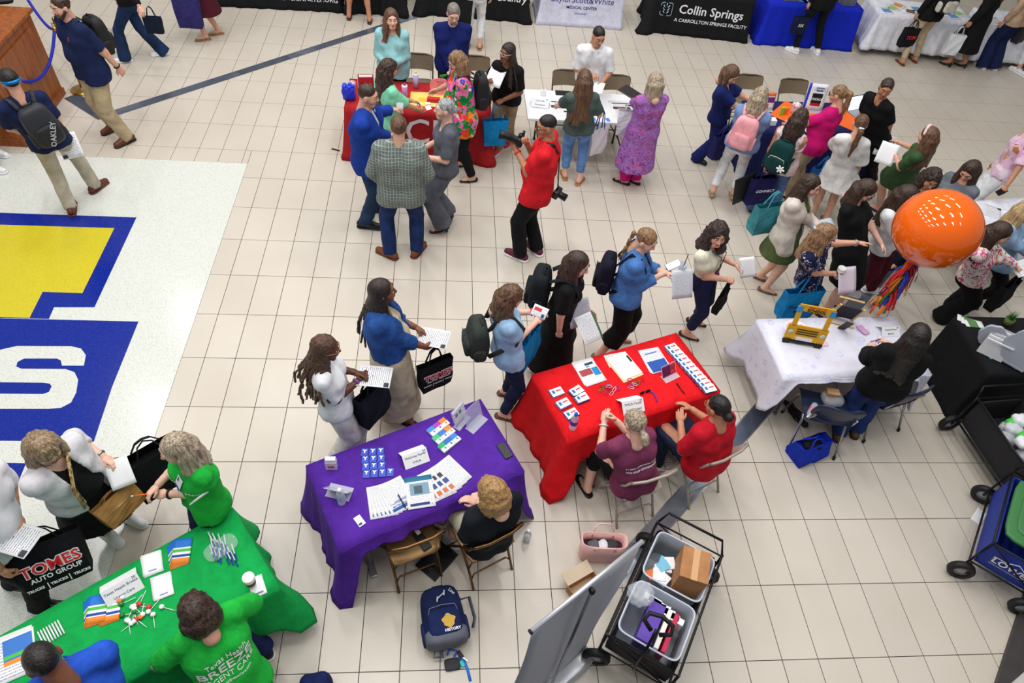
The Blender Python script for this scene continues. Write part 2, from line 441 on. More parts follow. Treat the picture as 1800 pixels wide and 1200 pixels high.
def multi(name, parts, mats):
    """join (verts,faces,slot) lists into one mesh"""
    vs=[];fs=[];mi=[];b=0
    for v,q,m in parts:
        v=np.asarray(v); q=np.asarray(q); vs.append(v); fs.append(q+b); mi.append(np.full(len(q),m,np.int32)); b+=len(v)
    me=npmesh(name,np.concatenate(vs),np.concatenate(fs))
    me.polygons.foreach_set('material_index',np.concatenate(mi))
    for m in mats: me.materials.append(m)
    return me
def ik(a,t,l1,l2,pole):
    d=t-a; L=np.linalg.norm(d); mx=(l1+l2)*.995
    if L>mx: t=a+d*(mx/L); d=t-a; L=mx
    L=max(L,abs(l1-l2)+.02); u=d/np.linalg.norm(d)
    x=(l1*l1-l2*l2+L*L)/(2*L); hh=math.sqrt(max(0,l1*l1-x*x)); p=pole-u*(pole@u); p=nrm(p)
    return a+u*x+p*hh, t
# ---------------------------------------------------------------- people
Z=V(0,0,1)
def dirv(deg): a=math.radians(deg); return V(math.cos(a),math.sin(a),0)
EYEW=mat((225,220,215),.3); IRIS=mat((40,28,22),.2)
SK={'fair':skin((236,188,166)),'light':skin((226,172,146)),'tan':skin((200,142,110)),'olive':skin((190,130,98)),'brown':skin((138,88,64)),'dark':skin((98,60,44))}
LIP={'fair':mat((205,110,105),.4),'light':mat((196,104,98),.4),'tan':mat((170,90,80),.4),'olive':mat((160,85,75),.4),'brown':mat((120,62,56),.4),'dark':mat((95,50,48),.4)}
HM={'black':hairmat((14,12,12),(44,38,36)),'dark':hairmat((30,20,16),(82,58,46)),'brown':hairmat((58,38,26),(128,92,66)),'lbrown':hairmat((92,66,44),(176,138,100)),'blonde':hairmat((134,102,68),(222,196,150)),'ash':hairmat((112,94,76),(208,192,168)),'grey':hairmat((96,98,102),(200,202,206)),'dcurl':hairmat((20,14,12),(70,50,42),True),'braid':hairmat((14,12,12),(66,52,46),True),'bcurl':hairmat((38,24,20),(120,84,66),True),'sandy':hairmat((120,84,48),(212,170,112),True),'dblonde':hairmat((96,78,58),(178,152,118)),'bgrey':hairmat((80,74,70),(170,160,150))}
def strands(A,c=1.0):
    return lambda x,y,z: A*np.sin(230*c*x+4*np.sin(9*z))*np.sin(215*c*y+3*np.sin(11*z)+1)
def curls(A,c=1.0): return lambda x,y,z: A*(np.sin(95*c*x+3*np.sin(40*z))*np.sin(88*c*y+2*np.sin(37*x))*np.sin(102*c*z)+.5*np.sin(190*c*x+60*z)*np.sin(170*c*y)*np.sin(180*c*z))
def waves(A): return lambda x,y,z: A*np.sin(105*x+5*np.sin(26*z+8*y))*np.sin(98*y+4*np.sin(23*z+9*x)+1)+.4*A*np.sin(230*x+5*np.sin(20*z))*np.sin(215*y+1)
def wrinkle(A,s=0): return lambda x,y,z: A*np.sin(34*x+21*z+s+2.2*np.sin(13*y+7*z))*np.sin(29*y-17*z+1.3*s+2*np.sin(11*x))
def hair_ops(J,kind,ln):
    Hc,B,s=J['Hc'],J['Hb'],J['hs']
    hp=lambda x,y,z: Hc+(B[0]*x+B[1]*y+B[2]*z)*s
    fu=1.0; ops=[]; h=.0128; nz=strands(.0035)
    cap=lambda a,b,c: ell(hp(0,-.016,.034),B,(a*s,b*s,c*s),.01)
    face=[cute(hp(0,.118,-.030),B,(.064*s,.092*s,.116*s),.010)]
    ears=[cute(hp(sg*.098,.012,-.022),B,(.034*s,.034*s,.046*s),.01) for sg in (-1,1)]
    def locks(th0,th1,n,L,r0=.030,r1=.017,push=.05,k=.02,drop=-.07,jit=.0,wave=0):
        out=[]; rr=random.Random(int(abs(Hc[0]*1e4))%997)
        for th in np.linspace(math.radians(th0),math.radians(th1),n):
            o=B[0]*math.sin(th)-B[1]*math.cos(th); oh=nrm(V(o[0],o[1],0.001))
            a=hp(.062*math.sin(th),-.016-.075*math.cos(th),.04); b=hp(.078*math.sin(th),-.018-.088*math.cos(th),drop*.55)
            l=L*(1+rr.uniform(-jit,jit)); p=push*(1.0 if math.cos(th)>0 else .45)
            c=b+oh*p*.35*s-Z*.13*s-Z*0; 
            if l<.13: c=b+oh*p*.3*s-Z*l*.6
            e=b+oh*p*s-Z*l*s
            out+=[cone(a,b,r0*.8*s,r0*s,k),cone(b,c,r0*s,r0*s,k),cone(c,e,r0*s,r1*s,k)]
        return out
    if kind=='short':
        ops=[cap(.082,.100,.094)]+face+ears+[plane(hp(0,-.05,-.058),-B[2]*.9+B[1]*.3)]; nz=strands(.0045)
    elif kind=='buzz':
        ops=[cap(.0775,.0955,.0885)]+face+ears+[plane(hp(0,-.05,-.025),-B[2])]; nz=None
    elif kind=='fade':
        ops=[cap(.076,.096,.0905)]+face+ears+[plane(hp(0,-.02,.012),-B[2]+B[1]*.1)]; nz=None
    elif kind=='mop':
        ops=[cap(.088,.108,.102)]+locks(-110,110,14,.10,.034,.024,.012)+face; nz=curls(.011,.5)
    elif kind=='bob':
        ops=[cap(.086,.104,.095)]+locks(-118,118,16,ln or .13,.030,.024,.01)+face
    elif kind=='curly':
        ops=[cap(.094,.112,.102)]+locks(-118,118,16,ln or .2,.040,.034,.045)+face; nz=curls(.014,.8)
    elif kind in('long','wavy'):
        ops=[cap(.085,.103,.096)]+locks(-105,105,15,ln or .32,.029,.014,.055,jit=.10)+face
        if kind=='wavy': nz=waves(.007)
    elif kind=='front':   # long, with locks in front of the shoulders
        ops=[cap(.085,.103,.096)]+locks(-90,90,13,ln or .3,.029,.014,.05,jit=.1)+locks(100,128,4,(ln or .3)*.9,.022,.014,.09)+locks(-128,-100,4,(ln or .3)*.9,.022,.014,.09)+face
    elif kind in('braids','curlbraids'):
        ops=[cap(.083,.102,.095)]+face; L=ln or .45; rr=random.Random(3)
        for i,th in enumerate(np.linspace(-1.95,1.95,30)):
            o=B[0]*math.sin(th)-B[1]*math.cos(th); oh=nrm(V(o[0],o[1],0.001))
            p=[hp(.07*math.sin(th),-.016-.086*math.cos(th),.05-.02*(i%2)),hp(.083*math.sin(th),-.018-.094*math.cos(th),-.05)]
            out=(.035 if kind=='braids' else .06)+.03*(i%2)+.02*rr.random()
            if math.cos(th)<0: out*=.5
            p.append(p[-1]+oh*out*.6-Z*.14); l=L*(.8+.3*rr.random()); 
            for t in (.5,1.0): p.append(p[2]+oh*out*(.4+.5*t)*1.0-Z*(l-.14)*t+V(rr.uniform(-1,1),rr.uniform(-1,1),0)*(.012 if kind=='braids' else .028))
            for a,b in zip(p[:-1],p[1:]): ops.append(cone(a,b,.0125,.011,.003))
        nz=strands(.0025) if kind=='braids' else curls(.007,1.2); h=.0112
    elif kind in('pony','lowpony','braid1'):
        z0={'pony':.045,'lowpony':-.03,'braid1':-.02}[kind]; t0=hp(0,-.112,z0); L=ln or .3; bk=nrm(V(-B[1][0],-B[1][1],0.001))
        ops=[cap(.081,.100,.092)]+face+ears+[plane(hp(0,-.05,-.075),-B[2])]+[cone(t0,t0+bk*.04-Z*.01,.024,.030,.015),cone(t0+bk*.04-Z*.01,t0+bk*.055-Z*L*.5,.032,.034,.02),cone(t0+bk*.055-Z*L*.5,t0+bk*.06-Z*L,.034,.012,.02)]
        if kind=='braid1':
            ops=ops[:-3]; n=8
            sd=J.get('bs',B[0]*-.35)
            for i in range(n): c=t0+bk*(.02+.004*i)+sd*.10*i/n*2-Z*L*i/n+B[0]*(.008*(-1)**i); ops.append(ell(c,I3,(.024-.0012*i,.024-.0012*i,.030),.006))
    elif kind=='bun':
        ops=[cap(.080,.099,.091)]+face+ears+[plane(hp(0,-.05,-.075),-B[2]),ell(hp(0,-.115,ln if ln is not None else .03),I3,(.046,.046,.044),.012)]
    elif kind=='halfup':
        ops=[cap(.085,.104,.096)]+locks(-105,105,15,ln or .30,.030,.018,.05,jit=.12)+face+[ell(hp(0,-.105,.03),I3,(.03,.03,.03),.02)]; nz=waves(.006)
    return ops,h,nz
def person(label,ft,head,H,face,skin='light',hair=('long','brown',.3),top=None,bot=None,over=None,shoe=('flat',BLACK),hface=None,nod=8,tilt=0,tface=None,lh=None,rh=None,lp='relax',rp='relax',lpole=None,rpole=None,sex='f',bulk=1.0,pel=None,fdir=None,q=1.0,beard=None,glasses=None,watch=None,lanyard=None,collar=None,bs=None,lift=None,group=None,belt=None,hipf=None,lean=.04,at=None,io=0,lroll=0,rroll=0):
    if io:   # facing given relative to the line of sight: 90 = straight away from the viewer
        g=W(*ft[0][:2]) if ft is not None else W(head[0],head[1],1.5); of=math.degrees(math.atan2(g[1]-CC[1],g[0]-CC[0]))-90; face+=of
        if tface is not None: tface+=of
        if hface is not None: hface+=of
    if ft is not None and head is not None and len(head)==2 and pel is None:
        fm=(W(*ft[0][:2])+W(*ft[1][:2]))/2+dirv(face)*.03; H=min((H+.01*k for k in range(-2,13)),key=lambda z:np.hypot(*(W(head[0],head[1],z-.118)-fm)[:2]))
    s=H/1.70; m=sex=='m'; hs=1.04 if m else 1.0
    if at is not None: r_=dirv(face-90); fL=V(*at,0)-r_*.09*s; fR=V(*at,0)+r_*.09*s
    elif ft is None:
        h_=W(head[0],head[1],H-.118); r_=dirv((tface if tface is not None else face)-90); f_=dirv(face); fL=V(h_[0],h_[1],0)-r_*.09*s-f_*.03; fR=V(h_[0],h_[1],0)+r_*.09*s-f_*.05
    else: fL,fR=[W(*p[:2],p[2] if len(p)>2 else 0.0) for p in ft]
    Hc=W(head[0],head[1],head[2] if len(head)>2 else H-.118) if head is not None else (fL+fR)/2*V(1,1,0)+dirv(face)*lean+Z*(H-.118)
    base=V((fL[0]+fR[0])/2,(fL[1]+fR[1])/2,0)
    fL=fL-base;fR=fR-base;Hc=Hc-base
    tface=face if tface is None else tface; hface=tface if hface is None else hface
    F=dirv(tface);R=V(F[1],-F[0],0)
    hF=dirv(hface); hR=V(hF[1],-hF[0],0); a=math.radians(nod); hF=hF*math.cos(a)-Z*math.sin(a)
    Hb=basis(hF)
    if tilt:
        t=math.radians(tilt); Hb=np.stack([Hb[0]*math.cos(t)+Hb[2]*math.sin(t),Hb[1],Hb[2]*math.cos(t)-Hb[0]*math.sin(t)])
    mid=(fL+fR)/2
    N=Hc+(-Hb[1]*.038*.6-F*.02)-Z*.168*hs
    if pel is not None: P=W(*pel)-base
    else:
        P=V(*(mid*.55+Hc*.45)[:2],.530*H)
    lf=dirv((fdir or (face,face))[0]); rf=dirv((fdir or (face,face))[1])
    hF_=dirv(hipf) if hipf is not None else F; hR_=V(hF_[1],-hF_[0],0)
    ank=[fL+Z*(.085)*s,fR+Z*.085*s]; heel=.045 if shoe and shoe[0]=='heel' else 0
    for k in (0,1): ank[k]=ank[k]+Z*heel
    L1=.245*H;L2=.242*H
    for _ in range(12):
        hips=[P-hR_*.085*s*(1+.1*(bulk-1))-Z*.02,P+hR_*.085*s-Z*.02]
        if max(np.linalg.norm(h-k) for h,k in zip(hips,ank))<(L1+L2)*.997: break
        P=P-Z*.012 if pel is None else P
    kn=[]
    for h,k,d in zip(hips,ank,(lf,rf)):
        e,_=ik(h,k,L1,L2,nrm(hF_+d)+Z*.3); kn.append(e)
    waist=lerp(P,N,.36);chest=lerp(P,N,.70)
    if pel is not None: waist=waist-F*.02
    shw=(.178 if m else .150)*s*(1+.25*(bulk-1))
    sh=[N-Z*.055*s-R*shw,N-Z*.055*s+R*shw]
    A1=.168*H;A2=.148*H
    ar=[]
    for k,(t,pole) in enumerate(((lh,lpole),(rh,rpole))):
        sg=-1 if k==0 else 1
        if t is None: t=P+R*sg*(.235*s*(1+.4*(bulk-1)))+F*.05+Z*(.485*H-P[2]+.03)
        elif isinstance(t[0],str): t=base*0+V(P[0],P[1],0)+R*t[1]+F*t[2]+Z*t[3]
        else: t=W(*t)-base
        pl=(-Z*1.0+R*sg*.55-F*.5) if pole is None else (R*pole[0]+F*pole[1]+Z*pole[2])
        e,w_=ik(sh[k],t,A1,A2,pl); ar.append((sh[k],e,w_))
    J=dict(Hc=Hc,Hb=Hb,hs=hs,N=N,P=P,waist=waist,chest=chest,F=F,R=R,base=base,ar=ar,sh=sh,hips=hips,kn=kn,ank=ank,H=H,s=s,b=bulk)
    if bs is not None: J['bs']=V(*bs)
    root=thing('person',label,'person',tuple(base),0,group); J['root']=root
    b=bulk;br=b**.6
    def torso(i,k=.05,lowz=None):
        o=[]
        for sg in (-1,1):
            hp_=P+hR_*sg*(.078*s*b);wp=waist+R*sg*(.052*s*b+(.012 if m else 0));cp=chest+R*sg*(.074+(.018 if m else 0))*s*(1+.3*(b-1))
            rh_,rw,rc=(.098 if not m else .096)*s*b+i,(.092 if not m else .104)*s*b+i,(.098 if not m else .108)*s*br+i
            o+=[cone(hp_,wp,rh_,rw,k),cone(wp,cp,rw,rc,k),cone(cp,N-Z*.07*s+R*sg*.07*s,rc,.066*s+i,k)]
            o.append(cone(N-Z*.018*s+R*sg*.03,sh[0 if sg<0 else 1],.046*s+i*.8,.054*s*br+i*.8,.035))
            o.append(cone(P-F*.045*s+hR_*sg*.065*s-Z*.05*s,P-F*.03*s+hR_*sg*.07*s,.085*s*b+i,.08*s*b+i,k))
            if not m: o.append(cone(chest+F*.062*s+R*sg*.066*s-Z*.015,chest+F*.064*s+R*sg*.068*s-Z*.02,.064*s*br+i,.064*s*br+i,.03))
        if b>1.08: o.append(ell(waist+F*.045*b,I3,(.13*b+i,.13*b+i,.14+i),.05))
        return o
    def arm(k,i,fr,r0=.050,loose=0,cap=1,kk=.025):
        S,E,Wr=ar[k]; o=[]; re=.040*s*br; rw=.029*s
        if fr<=.5:
            t=fr/.5; e=lerp(S,E,t); o.append(cone(S,e,r0*s*br+i,lerp(r0*s*br,re,t)+i+loose,kk,cap=cap))
        else:
            t=(fr-.5)/.5; e=lerp(E,Wr,t); o.append(cone(S,E,r0*s*br+i,re+i+loose*.6,kk)); o.append(cone(E,e,re+i+loose*.6,lerp(re,rw,t)+i+loose,kk,cap=cap))
        return o
    def leg(k,i,zc=None,r=(.088,.055,.040),cap=1,kk=.03):
        Hh,K,A=hips[k],kn[k],ank[k]; o=[cone(Hh,K,r[0]*s*b+i,r[1]*s*br+i,kk)]
        e=A
        if zc is not None and K[2]>zc>A[2]-.08 and abs(K[2]-A[2])>.05: t=(K[2]-zc)/(K[2]-A[2]); e=lerp(K,A,t)
        elif zc is not None and zc>=K[2]:
            t=max(.3,min(1,(Hh[2]-zc)/max(.05,Hh[2]-K[2]))); return [cone(Hh,lerp(Hh,K,t),r[0]*s*b+i,r[1]*s*br+i,kk,cap=cap)]
        o.append(cone(K,e,r[1]*s*br+i,r[2]*s*br+i,min(kk,.014),cap=cap)); return o
    # --- body
    ops=torso(0)
    for k in (0,1):
        ops+=arm(k,0,1.0,cap=0)+leg(k,0,cap=0)
        K,A=kn[k],ank[k]; d=(lf,rf)[k]
        ops.append(cone(lerp(K,A,.12)-d*.012,lerp(K,A,.45)-d*.016,.048*s*br,.047*s*br,.03))
        ops.append(cone(A-d*.03-Z*(.035),A+d*.05-Z*(.045+heel*.5),.034*s,.034*s,.03)); ops.append(cone(A+d*.05-Z*(.045+heel*.5),A+d*.125*s-Z*(.058+heel),.034*s,.024*s,.02))
    ops.append(cone(N-Z*.04,N+Z*.05+Hb[1]*.01,.060*s,.054*s,.03))
    parts=[(*solid(ops,.0225*q),0)]
    for v,f,mi in tmpl(('head',m),head_template,m): parts.append((np.asarray(v)*hs@Hb+Hc,f,mi))
    for k,pose in ((0,lp),(1,rp)):
        if pose is None: continue
        v,f=tmpl(('hand',pose),hand_template,*HANDS[pose]); v=v*(s*(.97 if m else .89)); f=np.asarray(f)
        S,E,Wr=ar[k]; d=nrm(Wr-E); sg=-1 if k==0 else 1
        if k==0: v=v*V(-1,1,1); f=f[:,::-1]
        # palm faces inward for hanging arms, downward/inward for raised ones
        pn=nrm((-R*sg)*(1.0 if abs(d[2])>.5 else .45)-Z*(.0 if abs(d[2])>.5 else .8)); back=-pn; back=nrm(back-d*(back@d)); xx=np.cross(d,back)
        roll=math.radians((lroll,rroll)[k]); x2=xx*math.cos(roll)+back*math.sin(roll); b2=back*math.cos(roll)-xx*math.sin(roll)
        M=np.stack([x2,d,b2]); parts.append((v@M+Wr,f,0)); J['hand%d'%k]=Wr+d*.085*s+base; J['hd%d'%k]=d
    lipm=LIP[skin]; hm=HM[hair[1]] if hair else IRIS
    obj('body',multi('body',parts,[SK[skin],EYEW,IRIS,hm,lipm]),root)
    # --- hair
    if hair:
        o,hh,nz=hair_ops(J,hair[0],hair[2] if len(hair)>2 else None); v,f=solid(o,hh,nz); obj('hair',npmesh('hair',v,f),root,mat=hm)
    if beard:
        hp=lambda x,y,z: Hc+(Hb[0]*x+Hb[1]*y+Hb[2]*z)*hs
        o=[cone(hp(-.06,.01,-.03),hp(-.034,.06,-.088),.022,.022,.01),cone(hp(.06,.01,-.03),hp(.034,.06,-.088),.022,.022,.01),cone(hp(-.034,.064,-.088),hp(.034,.064,-.088),.024,.024,.01),cone(hp(-.03,.086,-.055),hp(.03,.086,-.055),.011,.011,.008),cute(hp(0,.1,-.056),Hb,(.017,.03,.006))]
        if beard[1]=='goatee': o=o[2:]
        v,f=solid(o,.008,strands(.002)); obj('beard',npmesh('beard',v,f),root,mat=HM[beard[0]])
    # --- clothes
    def garment(name,g,inf):
        mt=g['m']; i=inf+g.get('loose',0); hem=g.get('hem',.47)*H; ops=torso(i)
        if g.get('skirt'):      # dress: bodice continues into a skirt down to z=skirt
            zs=g['skirt']; rh_=g.get('flare',.2); c=V(*(mid*.8+P*.2)[:2],zs)
            if pel is not None: c=V(*((kn[0]+kn[1])/2)[:2],zs)
            for sg in (-1,1):
                ops.append(cone(P+hR_*sg*.06*s*b-Z*.02,c+hR_*sg*.07,.112*s*b+i,rh_*.8,.06))
            ops.append(cone(P,c,.12*s*b,rh_,.06)); ops+=[cone(hips[k],kn[k],.10*s*b,.075*s*br,.05) for k in (0,1)]; ops.append(plane(V(0,0,zs),-Z))
        else:
            if hem<P[2]-.02:
                for sg in (-1,1): ops.append(cone(P+hR_*sg*.075*s*b,lerp(hips[0 if sg<0 else 1],kn[0 if sg<0 else 1],.35) if pel is None else P+hR_*sg*.08-Z*.05,.104*s*b+i,.100*s*b+i+g.get('flare_',.0),.05))
            ops.append(plane(V(0,0,hem),-Z))
        if g.get('open') is not None:   # open front
            w_=g['open']; ops.append(cutc(N+F*.10,N*.0+lerp(P,mid,.5)+F*(.24+.1*(b-1))-Z*.1,w_*.75,w_*1.3,0,F,.35)); ops.append(cutc(waist+F*.24*b,V(P[0],P[1],.1)+F*.30*b,w_*1.2,w_*1.5,0,F,.35))
        sl=g.get('sl',.4)
        if sl>0:
            for k in (0,1):
                if g.get('puff'):
                    S,E,Wr=ar[k]; e=lerp(S,E,min(1,sl*2)); ops+= [cone(lerp(S,e,.05),lerp(S,e,.6),.072*s*br,.088*s*br,.03),cone(lerp(S,e,.6),e,.088*s*br,.058*s,.02,cap=1)]
                else: ops+=arm(k,i*.5+.006,sl,.050,g.get('sloose',.016 if sl<.6 else .004),kk=.016)
        else:
            for k in (0,1): S=sh[k]; ops.append(cutc(S+R*(.035 if k else -.035)+Z*.01,S+R*(.02 if k else -.02)-Z*.09,.058*s,.05*s,.0))
        nk=g.get('neck','round'); up=nrm(N-chest)
        if nk=='polo': ops.append(cute(N+F*.034+Z*.046,basis(F),(.058,.060,.050),.0))
        elif nk: ops.append(cute(N+F*(.036 if nk!='high' else .02)+Z*.034,basis(F),(.066,.074,.054 if nk!='high' else .05),.0))
        if nk=='v': ops.append(cutc(N+F*.075+Z*.0,chest+F*.165*br+Z*.035,.052,.014,.0))
        if nk=='scoop': ops.append(cutc(N+F*.07,chest+F*.13*br+Z*.075,.062,.05,.0))
        v,f=solid(ops,g.get('h',.0165)*q,wrinkle(g.get('wr',.0035),len(label))); o=obj(name,npmesh(name,v,f),root,mat=mt); J[name]=o
        if g.get('tuck') is None: pass
        return o
    if bot:
        mt=bot['m']; kd=bot.get('k','slim')
        if kd in('skirt',):
            zs=bot['len']; i=.014; ops=[c for c in torso(i)]; c=V(*(mid*.85+P*.15)[:2],zs); fl=bot.get('flare',.2)
            for sg in (-1,1): ops.append(cone(P+hR_*sg*.06*s*b-Z*.02,c+hR_*sg*.06,.108*s*b+i,fl*.8,.06))
            ops+=[cone(P,c,.115*s*b,fl,.06),plane(V(0,0,zs),-Z)]
            nz=lambda x,y,z: .012*np.clip((P[2]-z)/.5,0,1)*np.sin(9*np.arctan2(y-c[1],x-c[0])+4*z)
        else:
            prm={'slim':(.012,(.090,.060,.046)),'straight':(.014,(.094,.070,.064)),'wide':(.016,(.098,.088,.108)),'flare':(.012,(.090,.066,.092)),'shorts':(.018,(.100,.105,.1)),'capri':(.012,(.090,.064,.056)),'crop':(.012,(.090,.062,.050))}[kd]
            zc={'slim':.10,'straight':.065,'wide':.03,'flare':.03,'shorts':None,'capri':.33,'crop':.17}[kd]
            if 'len' in bot: zc=bot['len']
            ops=torso(.006)
            for k in (0,1):
                zz=zc+(fL,fR)[k][2] if zc is not None else None
                if kd=='shorts':
                    e=lerp(hips[k],kn[k],.86); ops.append(cone(hips[k],e,prm[1][0]*s*b,prm[1][1]*s*b,.03,cap=1))
                else:
                    ops+=leg(k,.006,zz,prm[1])
                    if kd in('slim','crop','capri'):
                        K,A=kn[k],ank[k]; d=(lf,rf)[k]; ops.append(cone(lerp(K,A,.12)-d*.012,lerp(K,A,.42)-d*.014,.058*s*br,.057*s*br,.03))
            nz=wrinkle(.004,3)
        ops.append(plane(lerp(P,waist,.45 if not bot.get('high') else 1.0),nrm(N-P)))
        v,f=solid(ops,.0190*q,nz); nm='skirt' if kd=='skirt' else 'shorts' if kd=='shorts' else 'trousers'; obj(nm,npmesh(nm,v,f),root,mat=mt)
    if top and over: top=dict(top,sl=0)
    if top: garment(top.get('n','shirt'),top,top.get('inf',.019 if not top.get('tuck') else .003))
    if over: garment(over.get('n','jacket'),over,over.get('inf',.034))
    if collar:
        mb=MB(); i=.012+(.02 if over else 0); C=N+F*.012+Z*.012; pts=[]
        for t in np.linspace(-150,150,15):
            a=math.radians(t); rr_=.072*s*(1.0+.05*abs(t)/150); pts.append(C-F*math.cos(a)*rr_*1.02+R*math.sin(a)*rr_+Z*(.012*math.cos(a)-.012)+ (F*.012-Z*.02)*(abs(t)/150)**3)
        mb.tube(pts,[.006]+[.010]*13+[.006],6,flat=2.2); mb.build('collar',collar,root)
    # --- shoes
    if shoe:
        ms=shoe[1:] if len(shoe)>2 else (shoe[1],shoe[1])
        for k,(A,d) in enumerate(((ank[0],lf),(ank[1],rf))):
            key=('shoe',shoe[0],tuple(x.name for x in ms))
            if key not in _T: _T[key]=multi('shoe',shoe_template(shoe[0]),list(ms)[:2])
            o=obj('shoe',_T[key],root); p=(fL,fR)[k]; o.scale=(s*.98,)*3
            if m: o.scale=(s*1.04,)*3
            M=basis(d); pit=math.radians((lift or (0,0))[k]); mm=Matrix([[M[j][i_] for j in range(3)] for i_ in range(3)])@Matrix.Rotation(-pit,3,'X')
            o.rotation_euler=mm.to_euler(); o.location=tuple(p)
    # --- accessories
    hp=lambda x,y,z: Hc+(Hb[0]*x+Hb[1]*y+Hb[2]*z)*hs
    if glasses:
        mb=MB()
        for sg in (-1,1):
            mb.tube([hp(sg*.034+.025*math.cos(t),.101-.010*abs(math.cos(t))*(1 if math.cos(t)*sg>0 else .1),.008+.02*math.sin(t)) for t in np.linspace(0,2*math.pi,13)[:-1]],.0028,5,closed=True)
            mb.tube([hp(sg*.058,.092,.012),hp(sg*.080,.03,.014),hp(sg*.082,-.01,.008)],.0028,5)
        mb.tube([hp(-.01,.104,.012),hp(.01,.104,.012)],.0028,5); mb.build('glasses',glasses,root)
    for k,wm in (watch or {}).items():
        S,E,Wr=ar[k]; d=nrm(Wr-E); u=nrm(np.cross(d,Z+V(.01,.02,0))); w2=np.cross(d,u); c=Wr-d*.03; mb=MB()
        mb.tube([c+(u*math.cos(t)+w2*math.sin(t))*.034*s for t in np.linspace(0,2*math.pi,15)[:-1]],.006,6,closed=True,flat=1.6); mb.build('wristband',wm,root)
    if lanyard:
        mb=MB(); f_=F*(.10*br+.035); bot_=lerp(chest,waist,.45)+f_+F*.005
        for sg in (-1,1): mb.tube([N-F*.05+Z*.0,N+R*sg*.07+Z*.012+F*.01,chest+R*sg*.055+f_*1.05+Z*.09,chest+R*sg*.03+f_*1.12,bot_],.005,5)
        mb.build('lanyard',lanyard[0],root)
        if len(lanyard)>1:
            mb=MB(); M=basis(F); mb.box(bot_-Z*.05,(.065,.006,.10),M=Matrix([[M[j][i_] for j in range(3)] for i_ in range(3)])); mb.build('name_badge',lanyard[1],root)
    if belt:
        pass
    return J
# ---------------------------------------------------------------- floor
TW,TH=.3048,.6096
X0,Y0=-.225,.92            # edge of the terrazzo inlay (x<X0, y<Y0)
def tilemat():
    t=NT('porcelain_tile'); oi=t.n('ShaderNodeObjectInfo'); geo=t.n('ShaderNodeNewGeometry'); n1=t.noise(2.2,geo.outputs['Position'],detail=4); n2=t.noise(160,geo.outputs['Position'],detail=2)
    wn=t.n('ShaderNodeTexNoise'); wn.inputs['Scale'].default_value=.9; wn.inputs['Detail'].default_value=3; t.l(geo.outputs['Position'],wn.inputs['Vector'])
    c=t.ramp(wn.outputs['Fac'],[(.3,(196,186,172)),(.7,(208,200,188))]); c=t.mix(.35,c,t.ramp(n2,[(.3,(182,172,158)),(.7,(214,207,196))]))
    v=t.math('ADD',t.math('MULTIPLY',oi.outputs['Random'],.06),.97)
    m=t.n('ShaderNodeMix',data_type='RGBA',blend_type='MULTIPLY'); m.inputs[0].default_value=1; t.l(c,m.inputs[6]); t.l(v,m.inputs[7]); t.color(m.outputs[2])
    r=t.math('ADD',t.math('MULTIPLY',n1,.03),.27); t.l(r,t.b.inputs['Roughness']); m=t.fin(.25,0,.5); return t.m
TILE=tilemat(); t_=TILE.node_tree; 
GROUT=mat((52,47,44),.95,var=.15,vs=3)
mb=MB(); mb.box((4,1.2,-.03),(34,24,.05)); floor=tag(mb.build('floor',GROUT),'beige rectangular floor tiles with thin dark joints','floor',kind='structure')
def visible(x,y):
    d=CR@(V(x,y,0)-CC)
    if d[2]>-.5: return None
    u,v=900+CF*d[0]/-d[2],600-CF*d[1]/-d[2]
    return (-90<u<1890 and -60<v<1290, -d[2])
tiles=[]; gp=.0055
for c in range(-20,56):
    for r in range(-16,11):
        x0,x1=c*TW,(c+1)*TW; y1,y0=-r*TH,-(r+1)*TH
        vv=visible((x0+x1)/2,(y0+y1)/2)
        if not vv or not vv[0]: continue
        if x1<=X0+.01 and y1<=Y0+.01: continue
        a=[x0+gp/2,x1-gp/2,y0+gp/2,y1-gp/2]
        if x0<X0 and y0<Y0:
            if x1>X0+.02 and y1<=Y0+.05: a[0]=max(a[0],X0+gp/2)
            elif x1<=X0+.05 and y1>Y0+.02: a[2]=max(a[2],Y0+gp/2)
            elif x1>X0 and y1>Y0:
                tiles.append((vv[1],c,r,[a[0],X0-gp/2,Y0+gp/2,a[3]])); a[0]=max(a[0],X0+gp/2)
        tiles.append((vv[1],c,r,a))
tiles.sort(key=lambda t:t[0])
full={}
def tile_mesh(w_,h_):
    k=(round(w_,4),round(h_,4))
    if k not in full:
        b=MB(); e=.0012; x,y=w_/2,h_/2
        b.add([(-x,-y,-.012),(x,-y,-.012),(x,y,-.012),(-x,y,-.012),(-x,-y,-e),(x,-y,-e),(x,y,-e),(-x,y,-e),(-x+e,-y+e,0),(x-e,-y+e,0),(x-e,y-e,0),(-x+e,y-e,0)],
          [(8,9,10,11)]+[(4+i,4+(i+1)%4,8+(i+1)%4,8+i) for i in range(4)]+[(i,(i+1)%4,4+(i+1)%4,4+i) for i in range(4)])
        full[k]=b.mesh('tile',TILE)
    return full[k]
rest=MB()
for n,(d,c,r,a) in enumerate(tiles):
    if n<300: obj('tile',tile_mesh(a[1]-a[0],a[3]-a[2]),floor,((a[0]+a[1])/2,(a[2]+a[3])/2,0))
    else: rest.box(((a[0]+a[1])/2,(a[2]+a[3])/2,-.006),(a[1]-a[0],a[3]-a[2],.012))
tag(rest.build('floor_tiles',TILE,floor),None,None,kind='stuff')
